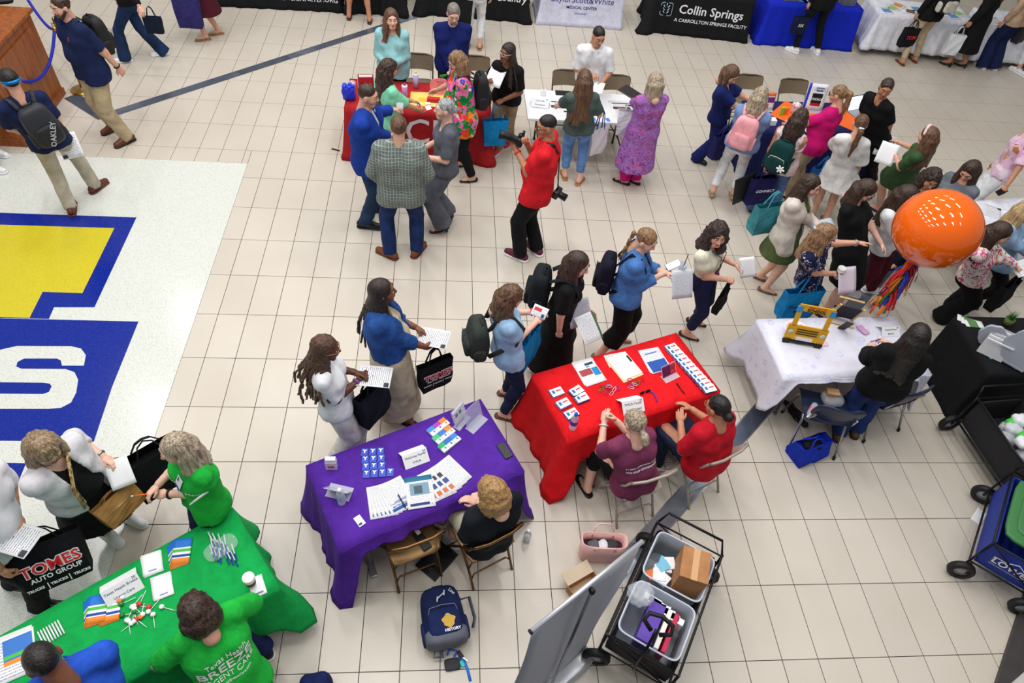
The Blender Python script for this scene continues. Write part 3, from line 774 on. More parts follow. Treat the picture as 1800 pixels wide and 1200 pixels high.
# terrazzo inlay
def terrazzo(c,sp):
    t=NT('terrazzo'); v=t.n('ShaderNodeTexVoronoi'); v.inputs['Scale'].default_value=140; t.l(t.tc(),v.inputs['Vector'])
    s=t.sep(v.outputs['Color'])[0]; cc=t.ramp(s,[(0,sp),(.22,c),(1,c)],True); t.color(t.mix(.55,cc,c)); return t.fin(.16,0,.5)
TZW=terrazzo((214,217,210),(168,170,164)); TZB=terrazzo((18,38,138),(40,62,160)); TZY=terrazzo((206,190,44),(170,160,40))
def slab(name,pts,m,z0,z1,world=False):
    b=MB(); p=[tuple((W(*q) if not world else q)[:2]) for q in pts]; b.prism(p,z0,z1); return b.build(name,m,inlay)
inlay=None
b=MB(); b.prism([(-7,-8),(X0,-8),(X0,Y0),(-7,Y0)],-.012,.0002); inlay=tag(b.build('floor_inlay',TZW),'white terrazzo floor panel with blue and yellow emblem','floor',kind='structure')
yw=lambda px,py: W(px,py)
slab('emblem_border',[(-260,365),(240,382),(166,540),(95,540),(86,560.5),(-260,552)],TZB,-.01,.0010)
slab('emblem_fill',[(-260,387),(201,401),(145,515),(75,513),(52,558.5),(-260,549)],TZY,-.01,.0016)
slab('emblem_block',[(-260,553),(243.5,565),(197,680),(165,776),(-260,772)],TZB,-.01,.0010)
slab('emblem_block',[(-260,806),(46,814),(18,880),(0,925),(-260,925)],TZB,-.01,.0010)
S=[(-70,708),(20,685),(60,676),(250,677),(285,685),(302,708),(295,745),(218,745),(214,727),(200,720),(85,720),(62,732),(57,748),(75,756),(230,757),(262,768),(275,795),(268,840),(250,875),(215,893),(170,897),(-120,897),(-110,843),(150,845),(172,838),(182,818),(175,808),(150,805),(-60,803)]
slab('letter_s',[(x/2,270+y/2) for x,y in S],TZW,-.01,.0018)
# metal expansion joints let into the floor
ST=[mat(c,r,.6,var=.1,vs=5) for c,r in (((120,128,146),.28),((92,100,118),.34),((158,164,176),.22),((108,116,134),.3))]
def strip(p,q,w_,n,seed):
    p=V(*p,0);q=V(*q,0);d=nrm(q-p);nn=V(-d[1],d[0],0);L=np.linalg.norm(q-p); root=MB(); 
    root.box(((p+q)/2)-V(0,0,.0075),(L+.01,w_+.012,.017),math.atan2(d[1],d[0])); o=root.build('trim_1' if seed==1 else 'trim_2' if seed==2 else 'trim_3',mat((170,172,176),.3,.8)); tag(o,'flat metal expansion strip let into the tiled floor','trim',kind='structure')
    r=random.Random(seed); t=0
    while t<L-.05:
        l=min(r.uniform(.45,1.1),L-t); b=MB(); c=p+d*(t+l/2); b.box(c+V(0,0,.0015),(l-.004,w_-.014,.006),math.atan2(d[1],d[0])); b.build('metal_plate',r.choice(ST),o); t+=l
strip((-2.36,1.86),(2.2,5.98),.15,7,1); strip((3.2,-5.45),(9.3,.35),.17,8,2); strip((-2.95,2.36),(-2.33,1.86),.2,1,3)
# dark kerb and pale ledge at the foot of the right-hand side
b=MB(); b.prism([(6.80,-5.82),(7.62,-4.95),(8.9,-4.95),(8.9,-6.6),(6.6,-6.6)],0,.05); tag(b.build('floor_plinth',mat((58,54,54),.5,var=.1)),'dark grey stone kerb at the floor edge','floor',kind='structure')
b=MB(); b.prism([(6.9,-5.78),(7.3,-5.58),(8.9,-5.3),(8.9,-6.55),(6.75,-6.55)],.05,.07); tag(b.build('floor_ledge',mat((190,188,184),.4,var=.06)),'pale stone slab on the dark kerb','floor',kind='structure')

# hall walls beyond the picture
for n_,c_,d_ in (('wall_back',(4,10.2,3.2),(26,.2,6.4)),('wall_left',(-9.1,1.2,3.2),(.2,18.2,6.4)),('wall_right',(17.1,1.2,3.2),(.2,18.2,6.4))):
    b=MB(); b.box(c_,d_); tag(b.build(n_,mat((206,202,194),.8,var=.05)),'plain pale wall of the hall','wall',kind='structure')
# ---------------------------------------------------------------- tables and cloths
LEGM=metal((150,152,156),.35); PLAST=mat((232,234,238),.45)
def rot2(x,y,a): return (x*math.cos(a)-y*math.sin(a),x*math.sin(a)+y*math.cos(a))
def table(label,c,L,D,deg,z=.735,topm=PLAST,legm=LEGM,group=None):
    t=thing('folding_table',label,'table',(c[0],c[1],0),math.radians(deg),group)
    b=MB(); b.box((0,0,z-.02),(L,D,.04)); bevel(b.build('tabletop',topm,t),.01,2)
    for sx in (-1,1):
        for sy in (-1,1):
            b=MB(); x=sx*(L/2-.22); b.tube([(x,sy*(D/2-.12),z-.03),(x,sy*(D/2-.10),.012)],.014,8); b.tube([(x,sy*(D/2-.10),.0),(x,sy*(D/2-.10),.03)],.018,8); b.build('leg',legm,t)
        b=MB(); b.tube([(x,-(D/2-.11),.24),(x,D/2-.11,.24)],.010,6); b.tube([(x,0,.24),(x*.45,0,z-.04)],.009,6); b.build('leg_brace',legm,t)
    return t
def tablecloth(label,c,L,D,deg,m,drop,corner=.1,wave=.02,flare=.05,z=.739,seed=0,concave=0,group=None,name='tablecloth',cn=None,cdrop=None):
    """drop: front(-y), right(+x), back(+y), left(-x) hang length; cn: outward fold size at corners (fr,br,bl,fl)"""
    rr=random.Random(seed); L+=.02;D+=.02
    per=[]; sides=[((-L/2,-D/2),(L/2,-D/2),0,(0,-1)),((L/2,-D/2),(L/2,D/2),1,(1,0)),((L/2,D/2),(-L/2,D/2),2,(0,1)),((-L/2,D/2),(-L/2,-D/2),3,(-1,0))]
    ph=[rr.uniform(0,6) for _ in range(8)]; cn=cn or (corner,)*4; cdrop=cdrop or (0,)*4
    for i,(p,q,si,nn) in enumerate(sides):
        n=44 if i%2==0 else 24; ln=math.dist(p,q); nxt=sides[(i+1)%4]; prv=sides[(i-1)%4]
        for k in range(n):
            t=k/n; x,y=lerp(p[0],q[0],t),lerp(p[1],q[1],t); e0=t*ln; e1=(1-t)*ln
            g0=math.exp(-(e0/.08)**2); g1=math.exp(-(e1/.08)**2)
            a0=math.exp(-(e0/.045)**2)*.5; a1=math.exp(-(e1/.045)**2)*.5
            nx=nn[0]*(1-a0-a1)+prv[3][0]*a0+nxt[3][0]*a1; ny=nn[1]*(1-a0-a1)+prv[3][1]*a0+nxt[3][1]*a1; l_=math.hypot(nx,ny); 
            dr=drop[si]*(1-a0-a1)+drop[prv[2]]*a0+drop[nxt[2]]*a1
            ci0=(3,0,1,2)[i]; ci1=(0,1,2,3)[i]
            cb=cn[ci0]*g0+cn[ci1]*g1; dr+=cdrop[ci0]*g0+cdrop[ci1]*g1
            s_=i*2+e0*9
            wv=wave*(math.sin(s_*2.1+ph[0])+.6*math.sin(s_*3.7+ph[1])+.4*math.sin(s_*6.1+ph[2]))*(1-.6*max(g0,g1))
            per.append((x,y,nx/l_,ny/l_,min(dr,z-.004),cb,wv))
    n=len(per); v=[]; f=[]; m_=11
    for j in range(m_+1):
        t=j/m_
        for x,y,nx,ny,dr,cb,wv in per:
            o=flare*t**1.3+cb*t**1.5+wv*t-concave*math.sin(math.pi*min(1,t))*.5+.006*min(1,t*6); zz=z-dr*t
            if zz<.03: o+=(.03-zz)*.6
            o=max(o,.002); v.append((x+nx*o,y+ny*o,max(zz,.004)))
    for j in range(m_):
        for k in range(n): f.append((j*n+k,(j+1)*n+k,(j+1)*n+(k+1)%n,j*n+(k+1)%n))
    b0=len(v); nx_,ny_=14,8
    for a in range(nx_+1):
        for b_ in range(ny_+1): v.append((-L/2+L*a/nx_,-D/2+D*b_/ny_,z+.0015))
    for a in range(nx_):
        for b_ in range(ny_): q=b0+a*(ny_+1)+b_; f.append((q,q+ny_+1,q+ny_+2,q+1))
    me=npmesh(name,v,f); o=obj(name,me,None,(c[0],c[1],0),m,math.radians(deg)); mm=o.modifiers.new('thick','SOLIDIFY'); mm.thickness=.003; mm.offset=-1
    return tag(o,label,'tablecloth',group)
def clothm(c,wr=.25): return cloth(c,.06,wr)
TB={}
def T(key,lt,lc,c,L,D,deg,m,drop,**k):
    TB[key]=(c,L,D,deg); table(lt,c,L,D,deg,**({} if 'legm' not in k else {'legm':k.pop('legm')}))
    if m is not None: return tablecloth(lc,c,L,D,deg,m,drop,seed=len(TB),**k)
RED=clothm((222,20,28)); PUR=clothm((80,36,150)); GRN=clothm((12,160,74)); MAR=clothm((168,32,38)); NAV=clothm((26,32,84)); BLU=clothm((18,40,190)); BLK=clothm((22,23,26)); WHT=clothm((228,230,240)); STW=clothm((214,216,238))
def doodle():
    t=NT('patterned_cloth'); v=t.n('ShaderNodeTexVoronoi'); v.inputs['Scale'].default_value=9; v.feature='F1'; t.l(t.tc(),v.inputs['Vector'])
    d=v.outputs['Distance']; ring=t.math('MULTIPLY',t.math('GREATER_THAN',d,.16),t.math('LESS_THAN',d,.36)); nz=t.math('GREATER_THAN',t.noise(95,detail=1,dist=2),.56)
    c=t.ramp(t.sep(v.outputs['Color'])[0],[(0,(120,150,226)),(.3,(190,196,220)),(.5,(214,190,214)),(.68,(150,176,230)),(.85,(214,216,232))],True)
    t.color(t.mix(t.math('MULTIPLY',t.math('MULTIPLY',ring,nz),.75),(222,223,238),c)); t.bump(t.noise(7,detail=2,dist=1.5),.25,.03); return t.fin(.5,0,.4)
T('red','folding table under the red cloth','bright red tablecloth draped to the floor on one side',(4.105,-3.262),1.56,.74,20.5,RED,(.34,.30,.68,.735),wave=.012,cn=(.03,.05,.10,.16),flare=.05,cdrop=(.05,0,0,.30))
T('purple','folding table under the purple cloth','purple tablecloth bunched on the floor at one corner',(2.22,-4.16),1.54,.78,25.5,PUR,(.10,.55,.70,.735),wave=.015,cn=(.10,.05,.10,.10),flare=.05,cdrop=(.42,0,0,.60))
T('green','folding table under the green cloth','green tablecloth with a pointed corner fold',(.335,-5.335),1.80,.74,35.5,GRN,(.45,.42,.50,.5),wave=.018,cn=(.15,.08,.1,.1),flare=.05,cdrop=(.18,.05,0,0))
T('white','folding table under the doodle patterned cloth','white thin tablecloth with pale blue doodles',(6.40,-2.765),1.52,.76,3.2,doodle(),(.03,.30,.5,.50),wave=.006,cn=(.03,.08,.14,.06),flare=.03,cdrop=(.4,0,.1,.15))
T('maroon','folding table under the maroon cloth with white letters','maroon tablecloth with large white letters on its front',(2.04,1.55),1.90,.74,0,MAR,(.735,.735,.735,.735),wave=.014,corner=.06)
T('plain','white plastic folding table without a cloth',None,(4.29,1.55),1.62,.76,0,None,None,legm=metal((86,72,60),.5))
T('navy','folding table under the navy and orange cloth','navy tablecloth with grey swirl on its front',(7.62,1.60),1.83,.76,3,NAV,(.735,.735,.735,.735),wave=.012,corner=.06)
T('black','folding table under the fitted black cloth','fitted black tablecloth beside the grey cloud boards',(8.60,-2.70),1.52,.76,0,BLK,(.735,.735,.735,.735),wave=.0,corner=.02,concave=.10,flare=.02)
T('farwhite','folding table under the long white cloth','white tablecloth hanging over a table crowded with leaflets',(11.2,5.62),1.80,.76,-5,WHT,(.62,.62,.62,.62),wave=.02,corner=.12)
T('farwhite2','folding table under the second white cloth','white tablecloth beside the woman in wide navy trousers',(13.3,5.45),1.83,.76,-5,WHT,(.62,.62,.62,.62),wave=.02,corner=.1)
T('blue','folding table under the royal blue cloth','royal blue tablecloth hanging to the floor',(9.10,5.82),1.74,.76,-1,BLU,(.735,.735,.735,.735),wave=.012,corner=.05)
T('collin','folding table under the black printed cloth','black tablecloth printed with Collin Springs lettering',(7.06,5.96),1.80,.76,-6,BLK,(.735,.735,.735,.735),wave=.010,cn=(.05,.05,.1,.22))
T('baylor','folding table under the stretched white cloth','white stretch tablecloth printed with BaylorScott&White lettering',(4.82,6.05),1.50,.76,0,STW,(.735,.735,.735,.735),wave=0,corner=.03,concave=.05,flare=.03)
T('radio','folding table under the black cloth with red number','black tablecloth with red and yellow print at its hem',(2.86,6.12),1.85,.76,-1,BLK,(.735,.735,.735,.735),wave=.015,corner=.14)
T('mckf','folding table under the black cloth with web address','black tablecloth with a white web address along its hem',(-.62,5.98),2.1,.76,2,BLK,(.735,.735,.735,.735),wave=.012,corner=.05)
T('mckf2','folding table under the plain black cloth','plain black tablecloth with loose gathered corners',(1.12,5.98),.86,.76,0,BLK,(.71,.71,.71,.71),wave=.03,corner=.12)
T('side','folding table beneath the orange balloon people','white paper covered table behind the orange balloon',(9.7,-.55),1.5,.76,10,WHT,(.3,.3,.3,.3),wave=.01,corner=.05)
def on(key,u,v,z=.743):
    """point on a table: u along the length, v along the depth (0..1, v=0 near side)"""
    c,L,D,deg=TB[key]; x,y=rot2((u-.5)*L,(v-.5)*D,math.radians(deg)); return (c[0]+x,c[1]+y,z)
def front_text(key,s,size,m,u,z,parent,sx=1,**k):
    c,L,D,deg=TB[key]; p=rot2((u-.5)*L,-D/2-k.pop('off',.075),math.radians(deg)); tilt=k.pop('tilt',math.radians(86)); return text(s,size,m,parent,(p[0]+c[0],p[1]+c[1],z),(tilt,0,math.radians(deg)),sx=sx,**k)
LW=mat((235,236,240),.7)
def decal_parent(o):   # lettering rides on its cloth
    return o
CL={o['label']:o for o in COL.objects if o.get('category')=='tablecloth'}
def cloth_text(lbl,key,*a,**k):
    o=[v for kk,v in CL.items() if lbl in kk][0]; q=front_text(key,*a,None,**k); mw=q.matrix_basis.copy(); q.parent=o; q.matrix_parent_inverse=Matrix.LocRotScale(o.location,o.rotation_euler.to_quaternion(),None).inverted(); q.matrix_basis=mw
    bpy.context.view_layer.update()
    # press the print onto the cloth
    me=o.data; M=o.matrix_world; bv=BVHTree.FromPolygons([M@v.co for v in me.vertices],[tuple(p.vertices) for p in me.polygons]); Q=q.matrix_world; Qi=Q.inverted(); nrm_=(Q.to_3x3()@Vector((0,0,1))).normalized()
    lo=1e9
    bm=bmesh.new(); bm.from_mesh(q.data); bmesh.ops.triangulate(bm,faces=bm.faces[:]); bmesh.ops.subdivide_edges(bm,edges=[e for e in bm.edges if e.calc_length()>.08],cuts=2); 
    for v in bm.verts:
        w_=Q@v.co; h=bv.ray_cast(w_+nrm_*.3,-nrm_,.8)
        if h[0] is not None: v.co=Qi@(h[0]+nrm_*(.004+.0006*(1 if v.co.z>0 else 0)))
    bm.to_mesh(q.data); bm.free(); return q
cloth_text('maroon','maroon','CB',.50,mat((232,228,230),.7),.565,.45,bold=.003)
cloth_text('maroon','maroon','A',.13,mat((232,228,230),.7),.84,.26)
cloth_text('Collin','collin','Collin Springs',.215,LW,.60,.46,bold=.003)
cloth_text('Collin','collin','A CARROLLTON SPRINGS FACILITY',.085,LW,.62,.27,bold=.001)

cloth_text('Baylor','baylor','BaylorScott&White',.155,mat((30,44,130),.7),.5,.47,sx=.95)
cloth_text('Baylor','baylor','MEDICAL CENTER',.07,mat((30,44,130),.7),.5,.335,bold=.001)
cloth_text('Baylor','baylor','MCKINNEY',.045,mat((60,90,180),.7),.5,.23)
cloth_text('Baylor','baylor','+',.40,mat((24,70,200),.7),.5,.66,bold=.02)
cloth_text('red number','radio','102.5',.12,mat((210,40,36),.7),.25,.38,bold=.002) if any('red number' in k for k in CL) else cloth_text('red and yellow','radio','102.5',.12,mat((210,40,36),.7),.30,.36,bold=.002)
cloth_text('red and yellow','radio','Country',.16,mat((235,232,228),.7),.86,.40,bold=.002,shear=.2)
cloth_text('red and yellow','radio','ySan',.15,mat((206,214,40),.7),.86,.53,bold=.002,shear=.2)
cloth_text('web address','mckf','WWW.MCKINNEYEF.ORG',.11,LW,.70,.20,bold=.001)
# grey swirl and orange sweep on the navy cloth
def ribbon(name,pts,w0,m,parent,key):
    c,L,D,deg=TB[key]; v=[];f=[]
    for i,(u,z,w_) in enumerate(pts):
        for s_ in (-1,1):
            p=rot2((u-.5)*L,-D/2-.055-.03*(.74-z)/.74,math.radians(deg)); v.append((p[0]+c[0],p[1]+c[1],z+s_*w_*w0/2))
    for i in range(len(pts)-1): f.append((2*i,2*i+2,2*i+3,2*i+1))
    me=npmesh(name,v,f); o=obj(name,me,None,None,m); o.parent=parent; o.matrix_parent_inverse=Matrix.LocRotScale(parent.location,parent.rotation_euler.to_quaternion(),None).inverted(); mm=o.modifiers.new('t','SOLIDIFY'); mm.thickness=.002; mm.offset=1
nv=[v for k,v in CL.items() if 'grey swirl' in k][0]
ribbon('printed_swirl',[(.10+.012*i,.22+.36*math.sin(i/16*math.pi*.55),.2+.9*math.sin(i/16*math.pi)) for i in range(17)],.14,mat((206,208,216),.7),nv,'navy')
ribbon('printed_sweep',[(.20+.010*i,.50+.06*math.cos(i/12*math.pi),.2+.8*math.sin(i/12*math.pi)) for i in range(13)],.08,mat((236,128,30),.7),nv,'navy')
# orange runner on the navy table
c,L,D,deg=TB['navy']; b=MB(); b.box((0,0,.7435),(.55,.56,.003),math.radians(45)); o=b.build('table_runner',mat((236,104,28),.8),None,(c[0]-.25,c[1]+.0,0),math.radians(deg)); tag(o,'orange square overlay on the navy tablecloth','table runner')
o2=o.copy(); COL.objects.link(o2); o2.location=(c[0]+.55,c[1]-.02,0); tag(o2,'orange square overlay under the open laptop','table runner')
# ---------------------------------------------------------------- chairs
def folding_chair(label,c,deg,fm,sm,group='folding chairs at the tables'):
    """sitter faces +y"""
    key=('fchair',fm.name,sm.name)
    if key not in _T:
        d={}; x=.215
        for sg in (-1,1):
            b=MB(); b.tube([(sg*x,.215,0),(sg*x,.10,.23),(sg*x,-.02,.45),(sg*x,-.16,.66),(sg*x,-.205,.775)],.0115,8); d['front_leg%d'%sg]=b.mesh('l',fm)
            b=MB(); b.tube([(sg*(x-.03),-.235,0),(sg*(x-.03),-.13,.2),(sg*(x-.03),.06,.42)],.0115,8); d['rear_leg%d'%sg]=b.mesh('l',fm)
        b=MB(); b.tube([(-x,-.205,.775),(-x*.93,-.222,.795),(-.10,-.245,.805),(.10,-.245,.805),(x*.93,-.222,.795),(x,-.205,.775)],.0135,8); d['top_rail']=b.mesh('l',fm)
        b=MB(); v=[];f=[]
        for i in range(9):
            t=-1+i/4
            for zz,yy in ((.795,-.203),(.70,-.168),(.615,-.125)): v.append((t*x*.98,yy-.042*(1-t*t)+.004,zz))
        for i in range(8):
            for j in range(2): q=i*3+j; f.append((q,q+3,q+4,q+1))
        b.add(v,f,0,True); b.add([(p[0],p[1]-.005,p[2]) for p in v],[q[::-1] for q in f],0,True); d['backrest']=b.mesh('l',sm)
        b=MB(); b.pillow((0,.005,.445),(.42,.42,.03),7,7,fn=lambda q:q+V(0,0,-.012*math.cos(q[0]*6)*math.cos(q[1]*6))); d['seat']=b.mesh('l',sm)
        b=MB(); b.tube([(-x,.15,.14),(-.12,.155,.15),(.12,.155,.15),(x,.15,.14)],.008,6); d['front_brace']=b.mesh('l',fm)
        b=MB(); b.tube([(-x+.03,-.185,.10),(-.15,-.165,.14),(.15,-.165,.14),(x-.03,-.185,.10)],.008,6); d['rear_brace']=b.mesh('l',fm)
        b=MB(); b.tube([(-x+.03,-.13,.21),(-.15,-.115,.25),(.15,-.115,.25),(x-.03,-.13,.21)],.008,6); d['rear_brace2']=b.mesh('l',fm)
        _T[key]=d
    t=thing('folding_chair',label,'chair',(c[0],c[1],0),math.radians(deg-90),group)
    for k,me in _T[key].items(): obj(k.rstrip('-12') if 'leg' in k or 'brace' in k else k,me,t)
    return t
TANF=metal((124,92,58),.38); TANS=mat((136,106,68),.4,.55,var=.06); BEIF=mat((176,168,156),.4,.35); BEIS=mat((196,188,174),.45,.2,var=.05); BRNF=mat((96,82,66),.45,.4); BRNS=mat((124,108,88),.5,.2)
folding_chair('empty brown metal folding chair pushed under the purple table',(2.18,-4.60),111.6,TANF,TANS)
folding_chair('brown metal folding chair holding the blond boy',(2.76,-4.58),117.5,TANF,TANS)
folding_chair('pale folding chair holding the woman in the maroon shirt',(4.10,-4.06),108,BEIF,BEIS)
folding_chair('pale folding chair holding the person in the red polo',(4.76,-3.86),118,BEIF,BEIS)
folding_chair('pale folding chair holding the person in the green shirt',(1.10,-5.73),125.5,BEIF,BEIS)
folding_chair('brown folding chair behind the maroon table near the blouse woman',(1.98,2.38),-90,BRNF,BRNS)
folding_chair('brown folding chair behind the maroon table near the pink apple sign',(2.80,2.42),-90,BRNF,BRNS)
folding_chair('brown folding chair behind the white table next to the man in white',(4.15,2.16),-90,BRNF,BRNS)
folding_chair('brown folding chair behind the white table next to the purple coat',(4.85,2.10),-90,BRNF,BRNS)
folding_chair('brown folding chair behind the navy table near the scrubs',(6.95,2.35),-90,BRNF,BRNS)
folding_chair('brown folding chair behind the navy table by the sign board',(7.65,2.30),-90,BRNF,BRNS)
NAVP=mat((34,46,74),.4,var=.05); SILV=metal((176,178,184),.3)
def plastic_chair(label,c,deg):
    t=thing('plastic_chair',label,'chair',(c[0],c[1],0),math.radians(deg-90),'navy plastic chairs at the white table')
    v=[];f=[]
    prof=[(.215,.425),(.19,.447),(.10,.45),(-.06,.44),(-.15,.445),(-.195,.475)]; n=9
    for y,z in prof:
        for i in range(n): s_=-1+2*i/(n-1); v.append((s_*.225,y,z+.022*s_*s_))
    for j in range(len(prof)-1):
        for i in range(n-1): q=j*n+i; f.append((q,q+n,q+n+1,q+1))
    o=obj('seat',npmesh('seat',v,f),t,mat=NAVP); mm=o.modifiers.new('t','SOLIDIFY'); mm.thickness=.012
    v=[];f=[]; prof=[(-.205,.50,.17),(-.235,.58,.225),(-.262,.66,.235),(-.285,.74,.225),(-.295,.785,.19),(-.298,.80,.12)]
    for y,z,w_ in prof:
        for i in range(n): s_=-1+2*i/(n-1); v.append((s_*w_,y+.05*s_*s_,z))
    for j in range(len(prof)-1):
        for i in range(n-1): q=j*n+i; f.append((q,q+1,q+n+1,q+n))
    o=obj('backrest',npmesh('backrest',v,f),t,mat=NAVP); mm=o.modifiers.new('t','SOLIDIFY'); mm.thickness=.012
    for sg in (-1,1):
        b=MB(); b.tube([(sg*.225,.225,.0),(sg*.215,.17,.40),(sg*.2,.12,.425),(sg*.2,-.1,.425),(sg*.205,-.19,.49),(sg*.19,-.235,.62)],.012,8); b.build('leg',SILV,t)
        b=MB(); b.tube([(sg*.235,-.26,.0),(sg*.21,-.12,.38),(sg*.2,-.06,.425)],.012,8); b.build('leg',SILV,t)
        for y in (.225,-.26): b=MB(); b.tube([(sg*(.225 if y>0 else .235),y,0),(sg*(.224 if y>0 else .232),y*.975,.035)],.0155,8); b.build('foot_cap',BLACK,t)
    return t
plastic_chair('navy plastic chair loaded with a bottle and bags',(6.14,-3.32),78.4)
plastic_chair('navy plastic chair with an empty seat at the doodle cloth',(6.86,-3.10),107.6)
# ---------------------------------------------------------------- wooden desk and stanchions
WOOD=NT('stained_wood'); n_=WOOD.noise(3,WOOD.mapping((6,6,.8)),detail=5,dist=1.5); WOOD.color(WOOD.ramp(n_,[(.3,(120,62,24)),(.7,(164,92,42))])); WOOD=WOOD.fin(.4,0,.4)
t=thing('wooden_desk','tall brown wooden desk with overhanging top behind the rope','desk',(-3.02,2.42,0),0)
b=MB(); b.box((-.78,-.68,.58),(1.5,1.32,1.16)); bevel(b.build('body',WOOD,t),.006); b=MB(); b.box((-.78,-.68,1.18),(1.58,1.40,.05)); bevel(b.build('top',WOOD,t),.01)
b=MB(); b.box((-.022,-.68,.60),(.02,1.0,.86)); bevel(b.build('side_panel',WOOD,t),.006); b=MB(); b.box((-.78,-.68,.05),(1.53,1.35,.1)); b.build('skirting',WOOD,t)
t=thing('desk_telephone','dark office telephone on the wooden desk','telephone',tuple(W(8,3,1.21)),.4); b=MB(); b.pillow((0,0,.03),(.22,.2,.06),6,5); b.build('base',BLACK,t); b=MB(); b.pillow((-.07,0,.07),(.05,.21,.04),4,5); b.build('handset',BLACK,t)
BRASS=metal((196,156,84),.22); ROPE=mat((24,36,170),.7)
sp=[]
for px,py,lb in ((146,158,'brass stanchion post beside the man in the navy polo'),(40,245,'brass stanchion post behind the man in sunglasses')):
    p=W(px,py); sp.append(p); t=thing('stanchion',lb,'stanchion',(p[0],p[1],0),0,'brass stanchions with blue rope'); b=MB(); b.lathe([(0,0),(.165,0),(.165,.012),(.12,.028),(.04,.04),(.03,.05),(0,.05)],n=28); b.build('base',BRASS,t)
    b=MB(); b.lathe([(.022,.04),(.022,.90),(.032,.905),(.032,.985),(.02,.99),(.028,1.0),(.03,1.02),(.018,1.045),(0,1.05)],n=18); b.build('post',BRASS,t)
    for a in range(4): b=MB(); ca,sa=math.cos(a*1.57),math.sin(a*1.57); b.tube([(ca*.03,sa*.03,.96),(ca*.06,sa*.06,.965),(ca*.06,sa*.06,.93)],.006,6); b.build('hook',BRASS,t)
def rope(label,a,bq,sag):
    a=V(*a);bq=V(*bq); b=MB(); b.tube([lerp(a,bq,t)-Z*sag*4*t*(1-t) for t in np.linspace(0,1,17)],.02,10); o=b.build('rope',ROPE); b=MB()
    for e,d_ in ((a,nrm(bq-a)-Z*1.2),(bq,nrm(a-bq)-Z*1.2)): b.tube([e,e+nrm(d_)*.06],.024,10)
    b.build('rope_end',BRASS,o); tag(o,label,'rope',None); return o
rope('blue velvet rope hanging between the brass stanchions',sp[0]+Z*.95+V(-.0,-.06,0),sp[1]+Z*.95+V(.05,.05,0),.42)
rope('blue velvet rope running from the stanchion behind the wooden desk',sp[0]+Z*.95+V(-.02,.06,0),sp[0]+V(-.9,1.1,.95),.3)
# ---------------------------------------------------------------- wagons
def wheel(parent,c,r,yaw,name='wheel'):
    M=Matrix.Rotation(yaw,3,'Z')@Matrix.Rotation(math.pi/2,3,'Y'); w_=obj(name,None,parent) if False else None
    b=MB(); b.lathe([(r*.62,-.028),(r*.9,-.03),(r,-.018),(r,.018),(r*.9,.03),(r*.62,.028),(r*.62,-.028)],c,20,M=M); o=b.build(name,mat((24,24,26),.6),parent)
    b=MB(); b.lathe([(0,.022),(r*.2,.026),(r*.28,.016),(r*.62,.018),(r*.62,-.018),(r*.28,-.016),(r*.2,-.026),(0,-.022)],c,20,M=M); b.build('hub',mat((150,154,160),.4,.3),o); return o
def wagon(label,c,deg,L,Wd,m,z0=.24,z1=.56,handle=True):
    t=thing('folding_wagon',label,'wagon',(c[0],c[1],0),math.radians(deg)); FR=mat((22,23,26),.4,.4)
    v=[];f=[]
    b=MB(); 
    for x,y,dx,dy in ((0,-Wd/2,L,.012),(0,Wd/2,L,.012),(-L/2,0,.012,Wd),(L/2,0,.012,Wd)):
        b=MB(); n=8
        b.pillow((x,y,(z0+z1)/2),(dx,dy,z1-z0),12,6,fn=lambda q:q+V(0,0,-.02*math.cos(q[0]*3/L)*(q[2]>0.05))); b.build('side_panel',m,t)
    b=MB(); b.box((0,0,z0+.01),(L,Wd,.02)); b.build('bottom',m,t)
    b=MB(); k=.03
    b.tube([(-L/2-k,-Wd/2-k,z1),(L/2+k,-Wd/2-k,z1),(L/2+k,Wd/2+k,z1),(-L/2-k,Wd/2+k,z1)],.011,8,closed=True); b.tube([(-L/2-k,-Wd/2-k,z0),(L/2+k,-Wd/2-k,z0),(L/2+k,Wd/2+k,z0),(-L/2-k,Wd/2+k,z0)],.011,8,closed=True)
    for sx in (-1,1):
        for sy in (-1,1): b.tube([(sx*(L/2+k),sy*(Wd/2+k),.13),(sx*(L/2+k),sy*(Wd/2+k),z1+.02)],.011,8)
        b.tube([(sx*(L/2+k),-Wd/2-k,z0),(sx*(L/2+k),Wd/2+k,z1)],.008,6)
    b.tube([(L/2+k,-Wd/2-k,z1),(L/2+.10,-Wd/2+.02,z1+.10),(L/2+.10,Wd/2-.02,z1+.10),(L/2+k,Wd/2+k,z1)],.011,8); b.build('frame',FR,t)
    for sx in (-1,1):
        for sy in (-1,1): 
            wheel(t,(sx*(L/2+.06),sy*(Wd/2+.02),.11),.11,.3 if sx<0 else 0); b=MB(); b.tube([(sx*(L/2+.03),sy*(Wd/2+.03),.24),(sx*(L/2+.05),sy*(Wd/2-.02),.2),(sx*(L/2+.06),sy*(Wd/2-.03),.11)],.014,8); b.build('fork',FR,t)
    if handle:
        b=MB(); b.tube([(-L/2-.06,0,.28),(-L/2-.03,0,.62),(-L/2+.04,0,.74),(-L/2+.08,0,.78)],.011,8); h=b.build('handle',FR,t); b=MB(); b.tube([(-L/2+.06,-.03,.77),(-L/2+.09,-.10,.80),(-L/2+.14,-.09,.83),(-L/2+.16,0,.84),(-L/2+.14,.09,.83),(-L/2+.09,.10,.80),(-L/2+.06,.03,.77)],.017,8); b.build('grip',BLACK,h)
    return t
